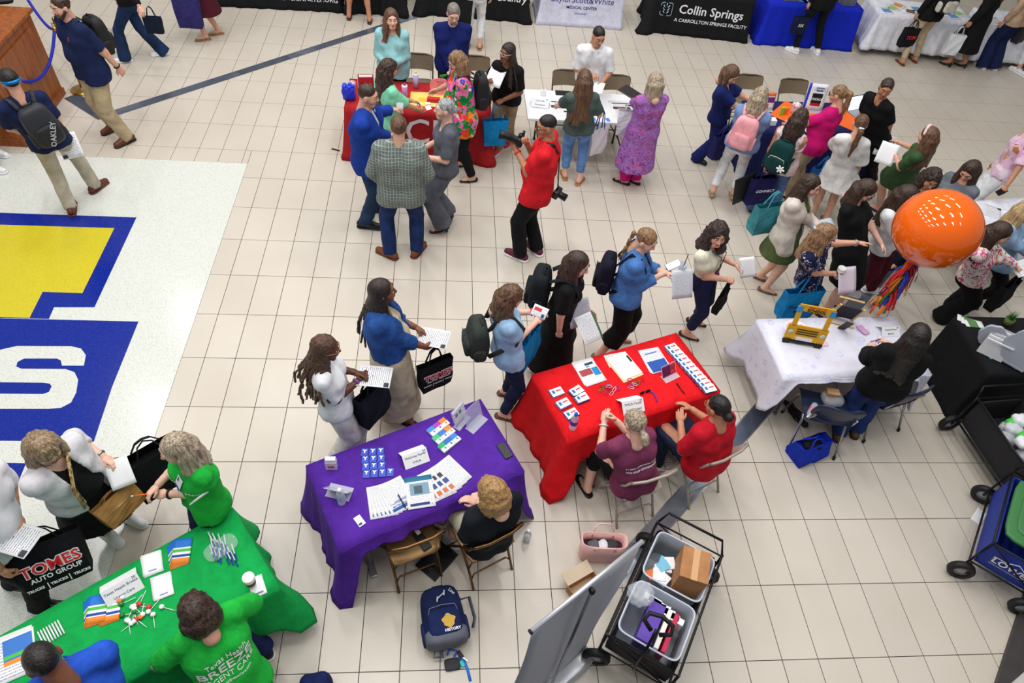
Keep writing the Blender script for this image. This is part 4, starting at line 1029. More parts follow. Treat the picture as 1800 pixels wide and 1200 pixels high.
# ---------------------------------------------------------------- the people
C_=lambda r,g,b: cloth((r,g,b))
NVY=C_(22,34,74); BLKC=C_(16,17,20); WHC=C_(232,234,238); JEAN=denim((38,62,108)); DJEAN=denim((28,38,66)); LJEAN=denim((96,136,196)); KHA=C_(176,158,126); SHW=mat((232,234,238),.5); BRSH=mat((96,50,28),.4); BKSH=mat((18,18,20),.35); TANSH=mat((150,112,78),.5)
def tee(m,sl=.4,hem=.47,**k): return dict(m=m,sl=sl,hem=hem,**k)
def pants(m,k='slim',**kw): return dict(m=m,k=k,**kw)
PP={}
def P(key,*a,**k): PP[key]=person(*a,**k); return PP[key]
# left and top left
P('polo1','man in navy polo with white trim and khaki trousers, black backpack',((226,250),(203,228)),(107,12),1.88,205,'light',('short','dark'),tee(NVY,.42,.46,n='polo_shirt',neck='polo'),pants(KHA,'straight'),shoe=('dress',BRSH,BKSH),sex='m',bulk=1.16,beard=('dark','full'),collar=NVY,lh=(221,132,.86),rh=('b',.16,.08,1.30),rpole=(1,-.8,-.1),watch={0:BLACK},io=1)
P('oakley','man in navy shirt and pale khakis walking with a dark backpack',((128,372),(170,334)),(18,142),1.80,100,'light',('short','black'),tee(NVY,.42,.47),pants(C_(184,176,158),'straight'),shoe=('dress',BRSH,BRSH),sex='m',lh=('b',-.22,.22,1.0),rh=(114,240,.88),rp='hold',fdir=(105,65),io=1)
P('jeans','walking person in black sweater, jeans and white slip-on shoes',((222,108),(287,96)),None,1.70,180,'light',('long','dark',.3),tee(BLKC,.95,.5),pants(denim((22,44,82)),'flare'),shoe=('sneaker',SHW,SHW),lh=(258,34,.84),q=1.15,io=1)
P('sandalwalk','walking woman in dark red dress with black skirt and brown sandals',((362,70),(385,60)),None,1.68,185,'light',('long','brown',.3),tee(C_(74,20,36),.8,.45,skirt=.42,flare=.24,n='dress'),None,shoe=('sandal',TANSH),q=1.15,io=1)
P('whiteshoes','person in maroon trousers and white shoes beside the inlay',((-12,300),(-8,272)),None,1.75,-15,'light',('short','brown'),tee(C_(60,60,66),.4),pants(C_(80,24,34),'straight'),shoe=('sneaker',SHW,SHW),sex='m',q=1.2)
P('barelegs','bare-legged woman in dark sandals standing at the black tablecloth',((614,33),(650,40)),None,1.70,92,'tan',('long','brown',.3),tee(BLKC,.3,.45,skirt=.80,flare=.2,n='dress'),None,shoe=('sandal',mat((70,48,38),.6)),q=1.15)
P('whitepants','woman in white trousers and pale blue top by the radio table',((822,84),(843,86)),None,1.72,85,'light',('long','blonde',.25),tee(C_(100,150,210),.45,.5),pants(WHC,'crop'),shoe=('sandal',TANSH),q=1.15)
# around the maroon table
P('teal','smiling woman in pale teal blouse with red name badge',None,(688,33,1.56),1.68,-92,'fair',('front','brown',.26),tee(C_(150,206,212),.92,.44,neck='v',n='blouse'),pants(BLKC),hface=-75,nod=0,at=(1.66,2.20),lh=('b',-.03,.27,1.03),rh=('b',.05,.26,1.01),bulk=1.14,lp='grip',rp='relax',watch={0:BLACK})
P('navyman','man with grey hair and short beard in dark blue long-sleeved shirt',None,(797,24,1.60),1.74,-88,'fair',('short','bgrey'),tee(C_(14,28,92),.95,.47,neck='polo'),pants(C_(44,44,50),'straight'),hface=-80,nod=22,sex='m',bulk=1.18,beard=('grey','goatee'),collar=C_(14,28,92),at=(2.46,2.26),lh=('b',-.02,.25,.94),rh=('b',.02,.25,.92),lp='grip',rp='grip')
P('mint','woman with long dark hair in mint shirt reaching over the maroon table',None,(683,122),1.68,35,'tan',('wavy','dark',.42),tee(C_(132,216,178),.42,.47),pants(BLKC),hface=25,nod=18,rh=(738,193,1.0),rp='hold',lh=('b',-.05,.34,1.05))
P('blazer','man in bright blue blazer and jeans holding a clear cup',((657,370),(643,399)),(647,168),1.90,-8,'light',('buzz','dark'),tee(C_(214,222,240),.3,.5),pants(denim((34,58,92)),'straight'),over=dict(m=C_(22,58,150),sl=.93,hem=.44,open=.05,n='blazer'),shoe=('dress',BKSH,BKSH),hface=-5,nod=12,sex='m',bulk=1.08,collar=C_(214,222,240),lh=(690,193,1.24),lp='hold',rh=(686,240,1.14),fdir=(-5,-8))
P('check','man in grey-green checked blazer and jeans seen from behind',((686,451),(733,446)),(701,224),1.86,90,'light',('short','brown'),tee(WHC,.3,.5),pants(denim((24,44,94)),'straight'),over=dict(m=plaid((104,114,110),(196,202,198),.034),sl=.93,hem=.43,n='blazer'),shoe=('dress',mat((124,66,32),.4),BRSH),sex='m',bulk=1.12,lh=('b',-.20,.10,.98),rh=('b',.20,.10,.98),lpole=(-1,-.7,-.1),rpole=(1,-.7,-.1),fdir=(150,62))
P('jumpsuit','woman with grey hair in a bun wearing a dark grey jumpsuit',((778,407),(786,387)),(781,192),1.76,190,'fair',('bun','grey',.0),tee(C_(92,96,106),.45,.5,neck='scoop'),pants(C_(92,96,106),'wide',len=.12),shoe=('heel',BKSH),nod=-2,bulk=1.05,lh=('b',-.10,.26,1.10),rh=('b',.02,.28,1.12),lp='hold',rp='grip')
P('floral','woman in bright tropical floral shirt with black backpack',((829,319),(815,292)),(803,108),1.73,192,'light',('wavy','lbrown',.30),tee(printed([(22,140,62),(244,140,30),(236,96,170),(240,60,40),(34,60,170),(22,130,60),(240,240,235),(240,120,180)],15),.5,.40),pants(BLKC),shoe=('flat',BKSH),nod=28,bulk=1.25,lh=(800,166,1.12),rh=(768,158,1.0),rp='hold',lp='grip')
P('braidpaper','woman in black shirt with long braids and clear glasses holding paper',((895,253),(876,265)),(892,93),1.70,-115,'brown',('braids','braid',.36),tee(BLKC,.42,.48),pants(C_(160,136,106),'straight'),shoe=('sneaker',mat((200,60,70),.6),SHW),hface=-140,nod=0,rh=(861,139,1.2),lh=(884,176,.98),rp='hold',lp='grip',glasses=mat((210,200,190),.3))
P('photog','photographer in red polo and black trousers aiming a camera',((913,454),(941,443)),(960,222),1.84,165,'olive',('fade','black'),tee(C_(214,28,40),.42,.47,n='polo_shirt',neck='polo'),pants(BLKC,'straight'),shoe=('sneaker',mat((98,28,52),.6),SHW),hface=185,nod=8,sex='m',bulk=1.18,collar=C_(214,28,40),glasses=BLACK,lh=(908,264,1.42),rh=(926,252,1.50),lp='grip',rp='grip',watch={0:mat((220,40,40),.5)},fdir=(150,130))
P('whitepolo','man in white short-sleeved shirt standing behind the white table',None,(1052,64,1.55),1.70,-97,'tan',('buzz','black'),tee(WHC,.45,.49,n='polo_shirt',neck='polo'),pants(NVY,'straight'),hface=-75,nod=20,sex='m',bulk=1.05,collar=WHC,at=(4.44,2.22),rh=('b',.04,.30,1.08),lh=('b',-.14,.34,1.0),lp='hold')
P('graytee','woman in grey-green shirt and light jeans with very long brown hair',((992,312),(1017,322)),(1027,140),1.70,95,'fair',('long','brown',.50),tee(C_(76,92,88),.42,.49),pants(LJEAN,'crop'),shoe=('sandal',mat((176,118,62),.6)),nod=20,lh=(978,186,1.0),rh=('b',.25,.16,1.02),fdir=(95,60))
P('paisley','woman in long purple paisley coat over magenta trousers',((1097,322),(1116,321)),(1151,145),1.70,118,'fair',('bob','ash',.17),tee(printed([(150,70,160),(122,96,190),(204,70,130),(150,90,180),(120,50,140)],26,(170,120,190)),.9,.45,skirt=.30,flare=.25,n='coat'),pants(C_(214,24,130),'straight'),shoe=('sandal',BKSH),bulk=1.12,nod=25,lh=('b',-.05,.40,1.05),rh=('b',.1,.3,1.0),lp='hold',fdir=(150,140),io=1)
# around the navy table
P('scrubs','woman in navy scrubs leaning over the navy table',((1256,277),(1224,283)),(1285,131),1.62,-5,'light',('bob','brown',.10),tee(C_(20,32,92),.42,.46,neck='v',n='scrub_top'),pants(C_(20,32,92),'flare'),shoe=('dress',BKSH,BKSH),hface=-30,nod=32,rh=('b',.12,.50,1.0),lh=('b',-.12,.55,1.02),fdir=(-10,-40),io=1)
P('pinkpack','blonde woman in denim jacket and white trousers with pink backpack',((1250,345),(1285,349)),(1336,170),1.74,84,'light',('wavy','ash',.36),tee(WHC,.3,.5),pants(WHC,'crop'),over=dict(m=denim((120,148,196)),sl=.95,hem=.50,n='denim_jacket'),shoe=('heel',mat((170,148,124),.6)),nod=20,lh=('b',-.1,.35,1.05),rh=('b',.15,.35,1.05),fdir=(75,75),io=1)
P('tealpack','dark-haired woman in sleeveless floral blouse and jeans with teal backpack',((1322,370),(1352,372)),(1406,208),1.66,80,'tan',('wavy','dark',.32),tee(printed([(226,196,200),(214,170,178),(240,226,226),(200,160,168)],24,(234,212,214)),0,.44),pants(denim((84,112,166)),'flare'),shoe=('sandal',mat((120,70,50),.5)),bulk=1.05,nod=15,lh=(1344,298,.74),lp='grip',rh=('b',.1,.32,1.0),io=1)
P('magenta','woman in magenta shirt with a high ponytail and glasses',None,(1473,166),1.68,170,'light',('pony','lbrown',.30),tee(C_(200,16,110),.42,.46),pants(KHA,'straight'),nod=15,bulk=1.12,glasses=BLACK,lh=('b',-.12,.42,1.0),rh=('b',.05,.32,1.05),io=1)
P('blackscrubs','laughing woman in black v-neck scrubs with dark ponytail',((1528,322),(1500,328)),(1557,155),1.74,-112,'olive',('lowpony','dark',.2),tee(BLKC,.42,.46,neck='v',n='scrub_top'),pants(BLKC,'straight'),shoe=('sneaker',BKSH,SHW),hface=-75,nod=15,bulk=1.06,rh=(1540,192,1.28),rp='hold',lh=(1561,247,.85),io=1)
P('whitedress','woman in loose white dress with brown ponytail and hair clip',((1424,384),(1448,392)),(1512,218),1.68,108,'light',('lowpony','brown',.34),tee(C_(226,224,224),.5,.45,skirt=.62,flare=.30,sloose=.045,n='dress'),None,shoe=('sandal',TANSH),nod=12,lh=('b',-.1,.3,1.05),rh=(1504,309,.80),io=1)
P('greendress','woman in dark green dress with pink headband holding papers',((1541,372),(1558,362)),(1631,240),1.68,165,'light',('long','brown',.32),tee(C_(54,84,50),.42,.45,skirt=.52,flare=.26,n='dress'),None,shoe=('flat',BKSH),nod=15,lh=(1574,273,1.1),lp='hold',rh=('b',.0,.3,1.1),io=1)
# right hand crowd
P('cardigan','woman in long cream cardigan over a green dress',((1334,490),(1342,512)),(1424,326),1.68,-10,'fair',('wavy','dark',.26),tee(C_(82,98,58),.2,.45,skirt=.55,flare=.22,n='dress'),None,over=dict(m=C_(216,208,198),sl=.93,hem=.36,open=.07,n='cardigan'),shoe=('flat',mat((110,92,80),.6)),hface=-10,nod=10,rh=(1434,394,1.02),lh=('b',-.05,.32,1.05),fdir=(-25,-25),io=1)
P('blacktee','woman in black shirt and glasses with straight dark hair',((1470,538),(1444,556)),(1521,335),1.74,-5,'fair',('long','dark',.22),tee(BLKC,.42,.44,skirt=.52,flare=.2,n='dress'),None,shoe=('sandal',BKSH),nod=30,bulk=1.08,glasses=BLACK,rh=(1505,458,.80),lh=('b',-.05,.3,1.05),io=1)
P('bridge','woman in navy floral top reaching out with a bright blue tote',((1400,556),(1378,574)),(1450,413),1.68,8,'light',('halfup','lbrown',.26),tee(printed([(20,28,60),(20,26,56),(24,30,64),(190,180,210)],26,(18,26,58)),.3,.46),pants(C_(20,24,48),'wide'),shoe=('flat',BKSH),hface=25,nod=10,lh=(1534,427,1.28),lp='open',rh=(1463,481,1.05),rp='grip',glasses=BLACK,watch={0:metal((190,196,200))},io=1)
P('maroonpants','woman in white shirt, maroon trousers and white sneakers',((1526,512),(1486,515)),(1594,345),1.72,-3,'light',('long','dark',.36),tee(WHC,.42,.47),pants(C_(82,18,34),'straight'),shoe=('sneaker',SHW,SHW),nod=20,lh=('b',-.1,.32,1.05),rh=('b',.12,.3,1.0),fdir=(-10,-25),io=1)
P('curlyblack','person with short black curly hair peeking behind the balloon',None,(1637,314),1.64,-60,'tan',('mop','dcurl'),tee(C_(40,40,46),.4),pants(DJEAN,'straight'),nod=25,shoe=('sneaker',SHW,SHW),io=1)
P('greytee2','woman in grey shirt with brown crossbody strap looking down',None,(1705,300),1.68,-110,'light',('front','dark',.24),tee(C_(108,114,124),.45,.46),pants(DJEAN,'straight'),nod=35,hface=-100,bulk=1.1,lh=('b',-.03,.3,1.0),rh=('b',.08,.3,1.0),lp='hold',rp='hold',io=1)
P('striped','woman in pink and tan patterned blouse with white trousers',None,(1822,215),1.72,195,'tan',('long','brown',.25),tee(printed([(214,160,196),(180,120,70),(236,220,230),(200,150,110)],10,(226,190,214)),.45,.5),pants(WHC,'wide'),nod=10,lh=(1757,350,.80),lp='hold',io=1)
P('floralblouse','woman in pink and black floral blouse with wide black trousers',((1672,543),(1652,562)),(1757,410),1.72,8,'light',('long','dark',.30),tee(printed([(200,50,110),(24,22,26),(238,228,226),(240,120,60),(190,200,90),(220,90,150)],20,(236,226,224)),.95,.46,n='blouse'),pants(BLKC,'wide'),shoe=('flat',BKSH),nod=18,bulk=1.05,rh=(1778,464,1.0),rp='hold',lh=('b',-.05,.32,1.08),lp='hold',fdir=(-15,-15),io=1)
P('lightblue','person in light blue shirt with black leggings and brown sandals',((1738,518),(1695,536)),(1806,372),1.70,5,'light',('long','blonde',.2),tee(C_(150,184,220),.95,.42),pants(BLKC,'slim'),shoe=('sandal',mat((60,42,34),.6)),nod=10,rh=('b',.1,.3,1.0),fdir=(-30,-20),io=1)
P('blacksweater','woman in black sweater and jeans with long dark hair at the doodle cloth',((1470,766),(1500,760)),(1612,590),1.74,118,'fair',('long','black',.42),tee(BLKC,.75,.46,n='sweater',sloose=.02),pants(denim((28,52,110)),'straight'),shoe=('boot',mat((96,70,48),.8),mat((60,44,32),.7)),nod=15,bulk=1.14,lh=(1531,609,1.06),rh=(1554,600,1.06),lp='grip',rp='hold',io=1)
# walkers in the middle
P('cream','smiling woman in cream puff-sleeved blouse with dark curly hair',((1217,567),(1204,591)),(1261,412),1.68,-12,'light',('curly','dcurl',.14),tee(C_(232,230,206),.34,.52,puff=1,tuck=1,n='blouse'),pants(C_(28,32,72),'crop',high=1),shoe=('flat',BKSH),hface=-62,nod=5,rh=(1276,491,1.02),lh=(1292,465,1.04),rp='hold',lp='hold',lanyard=(mat((40,44,60),.6),mat((120,60,70),.5)),fdir=(-25,-28),io=1)
P('braid','woman in denim jacket with a long blonde braid and navy backpack',((1084,597),(1052,630)),(1136,422),1.72,5,'fair',('braid1','lbrown',.34),tee(BLKC,.3,.5),pants(BLKC,'wide',len=.28),over=dict(m=denim((70,118,186)),sl=.8,hem=.50,open=.05,n='denim_jacket'),shoe=('flat',TANSH),nod=22,hface=-12,bulk=1.05,rh=(1164,482,1.16),rp='hold',lh=('b',-.08,.32,1.18),lp='hold',bs=(-.3,-.25,0),io=1)
P('blackdress','woman in long black dress with straight dark hair and black backpack',((974,636),(944,650)),(1016,464),1.72,0,'fair',('front','dark',.34),tee(BLKC,.42,.45,skirt=.16,flare=.26,n='dress'),None,shoe=('sneaker',SHW,SHW),hface=-15,nod=18,rh=(981,591,.76),rp='grip',lh=('b',-.05,.25,.95),fdir=(-5,-10),io=1)
P('blueblouse','woman in pale blue puff-sleeved blouse with wavy brown hair',((888,693),(884,733)),(898,522),1.72,18,'fair',('wavy','brown',.18),tee(C_(160,196,232),.40,.47,puff=1,n='blouse'),pants(denim((24,36,72)),'slim'),shoe=('sandal',mat((90,56,40),.6)),nod=28,lh=(940,548,1.15),rh=(942,566,1.14),lp='hold',rp='hold',watch={0:mat((220,30,120),.5)},fdir=(-10,-15),io=1)
P('denimdress','woman with long braids in denim jacket over a beige dress',((690,716),(704,738)),(672,512),1.78,3,'brown',('braids','braid',.46),tee(C_(196,184,158),0,.45,skirt=.22,flare=.25,neck='scoop',n='dress'),None,over=dict(m=denim((34,76,146)),sl=.78,hem=.57,open=.07,n='denim_jacket'),shoe=('sandal',BKSH),nod=-3,hface=12,bulk=1.1,rh=(746,609,1.04),lh=(730,575,1.08),rp='hold',lp='hold',fdir=(-10,-25))
P('overalls','woman in white shirt and white overalls with curly braids and glasses',((622,790),(600,812)),(572,612),1.72,4,'dark',('curlbraids','bcurl',.44),tee(WHC,.45,.5),pants(C_(226,224,220),'wide',high=1),hface=5,nod=8,rh=(631,668,1.12),lh=(626,655,1.14),rp='hold',lp='hold',glasses=mat((190,120,70),.3),watch={1:mat((120,60,170),.5)},shoe=('sneaker',SHW,SHW))
# seated helpers
P('blondboy','blond boy in black polo and beige shorts seated at the purple table',((775,922),(795,948)),(864,864,1.20),1.72,118,'fair',('mop','sandy'),tee(C_(18,24,30),.42,.25,n='polo_shirt',neck='polo'),pants(C_(198,192,172),'shorts'),sex='m',nod=22,hface=135,pel=PXW(2.80,-4.64,.50),shoe=('sneaker',mat((210,210,214),.6),SHW),lh=(832,888,.80),rh=(838,884,.82),lp='grip',rp='hold')
P('maroontee','blonde helper in maroon shirt with white print seated at the red table',((1030,862),(1078,846)),(1116,742,1.20),1.70,112,'fair',('lowpony','ash',.10),tee(C_(124,54,88),.42,.25,neck='polo'),pants(BLKC,'capri',len=.30),nod=20,pel=PXW(4.08,-4.12,.50),bulk=1.08,shoe=('sandal',BKSH),lh=(1062,742,.84),rh=(1082,738,.86),lp='relax',rp='grip',watch={0:mat((220,222,226),.3)})
P('redpolo','helper in red polo with black hair in a bun seated at the red table',((1150,812),(1190,800)),(1262,716,1.22),1.72,122,'tan',('bun','black',-.03),tee(C_(200,22,42),.46,.25,n='polo_shirt',neck='polo'),pants(DJEAN,'straight'),nod=18,pel=PXW(4.77,-3.92,.50),bulk=1.22,collar=C_(200,22,42),glasses=mat((190,120,70),.3),lh=(1196,741,.80),rh=('b',.05,.36,.80),shoe=('sneaker',BKSH,SHW))
P('greenseat','helper in green shirt with white print on the back at the green table',((378,1098),(468,1142)),(345,1072,1.30),1.68,126,'light',('mop','dark'),tee(C_(30,180,62),.44,.25,neck='polo'),pants(denim((24,36,86)),'straight'),nod=30,pel=PXW(1.09,-5.71,.52),bulk=1.2,lh=('b',-.06,.34,.84),rh=('b',.10,.34,.84),lpole=(-1,0,-.3),rpole=(1,0,-.3),shoe=('sneaker',BKSH,SHW))
P('bluepolo','man in royal blue shirt with cropped black hair at the green table',(PXW(.05,-5.75),PXW(.25,-5.62)),(76,1160,1.56),1.90,126,'brown',('buzz','black'),tee(C_(38,86,196),.40,.25,neck='polo'),pants(BLKC,'straight'),sex='m',nod=22,hface=140,pel=PXW(.40,-6.10,.60),bulk=1.12,collar=C_(38,86,196),rh=('b',.12,.40,.80),lh=('b',-.15,.40,.82),shoe=('sneaker',BKSH,SHW))
# lower left visitors
P('greentee','blonde woman in green shirt with white lettering holding an orange pen',None,(310,788),1.68,222,'fair',('long','ash',.22),tee(C_(30,180,62),.44,.47),pants(denim((24,36,86)),'straight'),hface=208,nod=12,lh=(292,868,1.02),rh=(276,853,1.05),lp='grip',rp='hold',bulk=1.05,watch={0:BLACK},lanyard=None)
P('whitecardi','woman in white cardigan and black dress writing on a paper',((228,912),(191,941)),(78,790),1.74,-22,'fair',('wavy','dblonde',.20),tee(BLKC,0,.45,skirt=.46,flare=.30,neck='scoop',n='dress'),None,over=dict(m=C_(216,214,220),sl=.72,hem=.50,open=.085,n='cardigan'),hface=-40,nod=40,bulk=1.16,shoe=('sneaker',SHW,SHW),lh=(183,803,1.12),rh=(168,828,1.08),lp='hold',rp='grip',glasses=mat((60,50,46),.3),watch={0:metal((170,172,176))},fdir=(-25,-35))
P('tomes','person in white shirt and black trousers carrying the black printed tote',((30,1030),(78,1070)),(-62,838),1.74,-10,'tan',('short','dark'),tee(printed([(226,226,230),(226,226,230),(224,110,50),(220,220,226)],6,(228,228,232)),.42,.48),pants(BLKC,'straight'),sex='m',bulk=1.1,lh=(30,908,1.06),rh=(8,1008,.80),lp='hold',rp='grip',shoe=('sneaker',BKSH,SHW),fdir=(-10,5))
# top right
P('whitetrainers','person in black jacket and leggings with white trainers at the blue table',((1395,92),(1434,94)),None,1.74,100,'light',('long','brown',.3),tee(BLKC,.95,.46),pants(BLKC,'slim'),shoe=('sneaker',SHW,SHW),q=1.15,lean=.12,fdir=(140,100))
P('khaki','person in khaki trousers with black and white backpack at the white cloth',((1584,113),(1606,108)),None,1.74,98,'tan',('long','dark',.3),tee(BLKC,.95,.46),pants(C_(190,170,140),'slim'),shoe=('sandal',mat((110,58,36),.6)),q=1.15,lean=.1)
P('heels','woman in long black dress and black slingback heels',((1664,116),(1690,118)),None,1.70,125,'tan',('long','dark',.3),tee(BLKC,.95,.46,skirt=.34,flare=.24,n='dress'),None,shoe=('heel',BKSH),q=1.15)
P('beigetop','person in beige top and wide navy trousers at the white cloth',((1724,119),(1744,121)),None,1.74,110,'light',('long','brown',.3),tee(C_(190,160,134),.9,.48),pants(NVY,'wide'),shoe=('sneaker',SHW,SHW),q=1.15)
P('edgewhite','person in white trousers and pink top by the white cloth end',((1786,128),(1800,136)),None,1.72,110,'light',('long','brown',.3),tee(C_(216,150,170),.5,.48),pants(WHC,'crop'),shoe=('sneaker',SHW,SHW),q=1.15)
# ---------------------------------------------------------------- generic small things
def pagemat(w,h,blocks=(),lines=True,base=(236,237,241),ink=(150,152,162),pitch=.012,seed=0):
    key=('pg',w,h,str(blocks),lines,base,ink,pitch,seed)
    if key in MATS: return MATS[key]
    t=NT('printed_page'); s=t.sep(t.tc()); col=base
    if lines:
        st=t.math('GREATER_THAN',t.math('FRACT',t.math('DIVIDE',t.math('ADD',s[1],5),pitch)),.62)
        inx=t.math('LESS_THAN',t.math('ABSOLUTE',s[0]),w*.42); iny=t.math('LESS_THAN',t.math('ABSOLUTE',s[1]),h*.43)
        nz=t.math('GREATER_THAN',t.noise(1,t.mapping((260,40,1),(0,0,seed*.0)),detail=0),.42)
        f=t.math('MULTIPLY',t.math('MULTIPLY',st,inx),t.math('MULTIPLY',iny,nz)); col=t.mix(f,base,ink)
    for x0,x1,y0,y1,c in blocks:
        fx=t.math('MULTIPLY',t.math('GREATER_THAN',s[0],x0*w),t.math('LESS_THAN',s[0],x1*w)); fy=t.math('MULTIPLY',t.math('GREATER_THAN',s[1],y0*h),t.math('LESS_THAN',s[1],y1*h))
        col=t.mix(t.math('MULTIPLY',fx,fy),col,c)
    t.color(col); MATS[key]=t.fin(.6,0,.3); return MATS[key]
def eul(F,U): # local x right, y along F, z along U
    F=nrm(np.array(F,float)); U=np.array(U,float); R=nrm(np.cross(F,U)); U=np.cross(R,F); return Matrix([[R[i],F[i],U[i]] for i in range(3)]).to_euler()
def sheet(label,p,w,h,m,yaw=0,th=.0015,name='paper_sheet',cat='paper',group=None,F=None,U=None,bend=0):
    n=6; v=[];f=[]
    for i in range(n+1):
        for j in range(n+1):
            x=-w/2+w*i/n; y=-h/2+h*j/n; v.append((x,y,th/2+bend*(1-(2*y/h)**2)*.5-bend*.0+bend*.4*(2*x/w)**2))
    for i in range(n):
        for j in range(n): q=i*(n+1)+j; f.append((q,q+n+1,q+n+2,q+1))
    me=npmesh(name,v,f); o=obj(name,me,None,tuple(p),m); mm=o.modifiers.new('t','SOLIDIFY'); mm.thickness=th; mm.offset=-1
    o.rotation_euler=(0,0,math.radians(yaw)) if F is None else eul(F,U); return tag(o,label,cat,group)
def block(label,name,cat,p,d,m,yaw=0,group=None,bv=.004,parent=None):
    b=MB(); b.box((0,0,d[2]/2),d); o=b.build(name,m,parent,tuple(p),math.radians(yaw)); 
    if bv: bevel(o,bv,2)
    if label: tag(o,label,cat,group)
    return o
def bottle(label,p,s=1,cap=(240,240,240),lab=(190,200,230),tint=(225,232,240),lay=None):
    t=thing('water_bottle',label,'bottle',tuple(p)); k=s
    b=MB(); b.lathe([(0,0),(.029*k,0),(.032*k,.006*k),(.032*k,.05*k),(.030*k,.055*k),(.032*k,.06*k),(.032*k,.13*k),(.026*k,.16*k),(.013*k,.178*k),(.013*k,.19*k)],n=16); b.build('bottle_body',clear(tint,.45),t)
    b=MB(); b.lathe([(.033*k,.07*k),(.033*k,.12*k)],n=16); b.build('wrapper',mat(lab,.4),t)
    b=MB(); b.lathe([(.0155*k,.186*k),(.0155*k,.206*k),(0,.206*k)],n=12); b.build('cap',mat(cap,.4),t)
    if lay is not None: t.rotation_euler=lay
    return t
def acrylic(label,p,yaw,w=.18,h=.22,m=None,lean=18,d=.08):
    t=thing('sign_holder',label,'sign holder',tuple(p),math.radians(yaw)); A=clear((225,228,240),.38); a=math.radians(lean)
    b=MB(); b.box((0,0,.002),(w,d,.004)); b.build('base',A,t); b=MB(); b.box((0,d/2-.01+math.sin(a)*h/2-.02,math.cos(a)*h/2+.004),(w,.004,h),M=Matrix.Rotation(-a,3,'X')); b.build('panel',A,t)
    if m is not None:
        o=sheet(None,(0,0,0),w*.92,h*.9,m,name='insert',cat=None); o.parent=t; o.location=(0,d/2-.014+math.sin(a)*h/2-.02,math.cos(a)*h/2+.004); o.rotation_euler=(math.radians(90)-a,0,0)
    return t
def tent(label,p,yaw,w,h,lines,size=.03,col=(40,60,100),sp=.5):
    t=thing('name_tent',label,'name card',tuple(p),math.radians(yaw)); a=math.radians(42)
    for sg,nm in ((-1,'front_panel'),(1,'back_panel')):
        b=MB(); b.box((0,sg*math.cos(a)*h/2,math.sin(a)*h/2),(w,h,.0015),M=Matrix.Rotation(-sg*a,3,'X')); b.build(nm,PAPER,t)
    k=len(lines)
    for i,(s_,sz) in enumerate(lines):
        off=h*(.5-(i+1)/(k+1))*1.25*-1; u=h/2+off; y=-math.cos(a)*(h-u); z=math.sin(a)*(h-u)
        y=-math.cos(a)*u; z=h*math.sin(a)-math.sin(a)*u
        text(s_,sz,mat(col,.7),t,(0,y-.0012,z+.0012),(a,0,0))
    text('M',.03,mat(col,.7),t,(w*.38,-math.cos(a)*h*.14-.0012,h*math.sin(a)*.86+.0012),(a,0,0)); return t
def tote(label,top,yaw,w,h,d,m,hand=None,txt=None,tm=None,name='tote_bag',swing=0,group=None,hl=.16,hm=None,flare=.85,pillow=0,tilt=0):
    """bag whose mouth is centred at top; yaw = direction of its broad face normal"""
    t=thing(name,label,'bag',tuple(top),math.radians(yaw+90),group); t.rotation_euler=(-math.radians(tilt),0,math.radians(yaw+90)); b=MB(); n=8; v=[];f=[]
    lv=7; ring=[(-1,-1),(-.5,-1),(0,-1),(.5,-1),(1,-1),(1,0),(1,1),(.5,1),(0,1),(-.5,1),(-1,1),(-1,0)]
    for j in range(lv+1):
        q=j/lv; bul=1+.35*math.sin(math.pi*q)*.5
        for x,y in ring: v.append((x*w/2*lerp(1,flare,q),y*d/2*(lerp(.55,1,min(1,q*1.6)))*bul+swing*q*.0+.006*math.sin(9*q+5*x),-h*q))
    k=len(ring)
    for j in range(lv):
        for i in range(k): f.append((j*k+i,(j+1)*k+i,(j+1)*k+(i+1)%k,j*k+(i+1)%k)) if True else 0
    b.add(v,[q[::-1] for q in f],0,False); b.add([v[lv*k+i] for i in range(k)],[tuple(range(k))],0); b.add([(x*.96,y*.9,z+.002) for x,y,z in v[2*k:3*k]],[tuple(range(k))],0)
    me=b.mesh('bag',[m]); o=obj('bag_body',me,t); mm=o.modifiers.new('t','SOLIDIFY'); mm.thickness=.003
    for sg in (-1,1):
        hb=MB(); hb.tube([(-w*.24,sg*d*.28,-.05),(-w*.23,sg*d*.28,.0),(-w*.12,sg*d*.1,hl*.8),(0,sg*.01,hl),(w*.12,sg*d*.1,hl*.8),(w*.23,sg*d*.28,.0),(w*.24,sg*d*.28,-.05)],.011,6,flat=.35); hb.build('handle',hm or m,t)
    for (s_,sz,px_,pz_,cm) in (txt or ()): text(s_,sz,cm,t,(px_,-d/2*1.20-.008-(.0025 if cm is TR else 0),pz_),(math.radians(90),0,0),bold=.009 if px_==.0005 else .002 if cm is TR else .0012)
    return t
def rig(o,F,U): o.rotation_euler=eul(F,U)
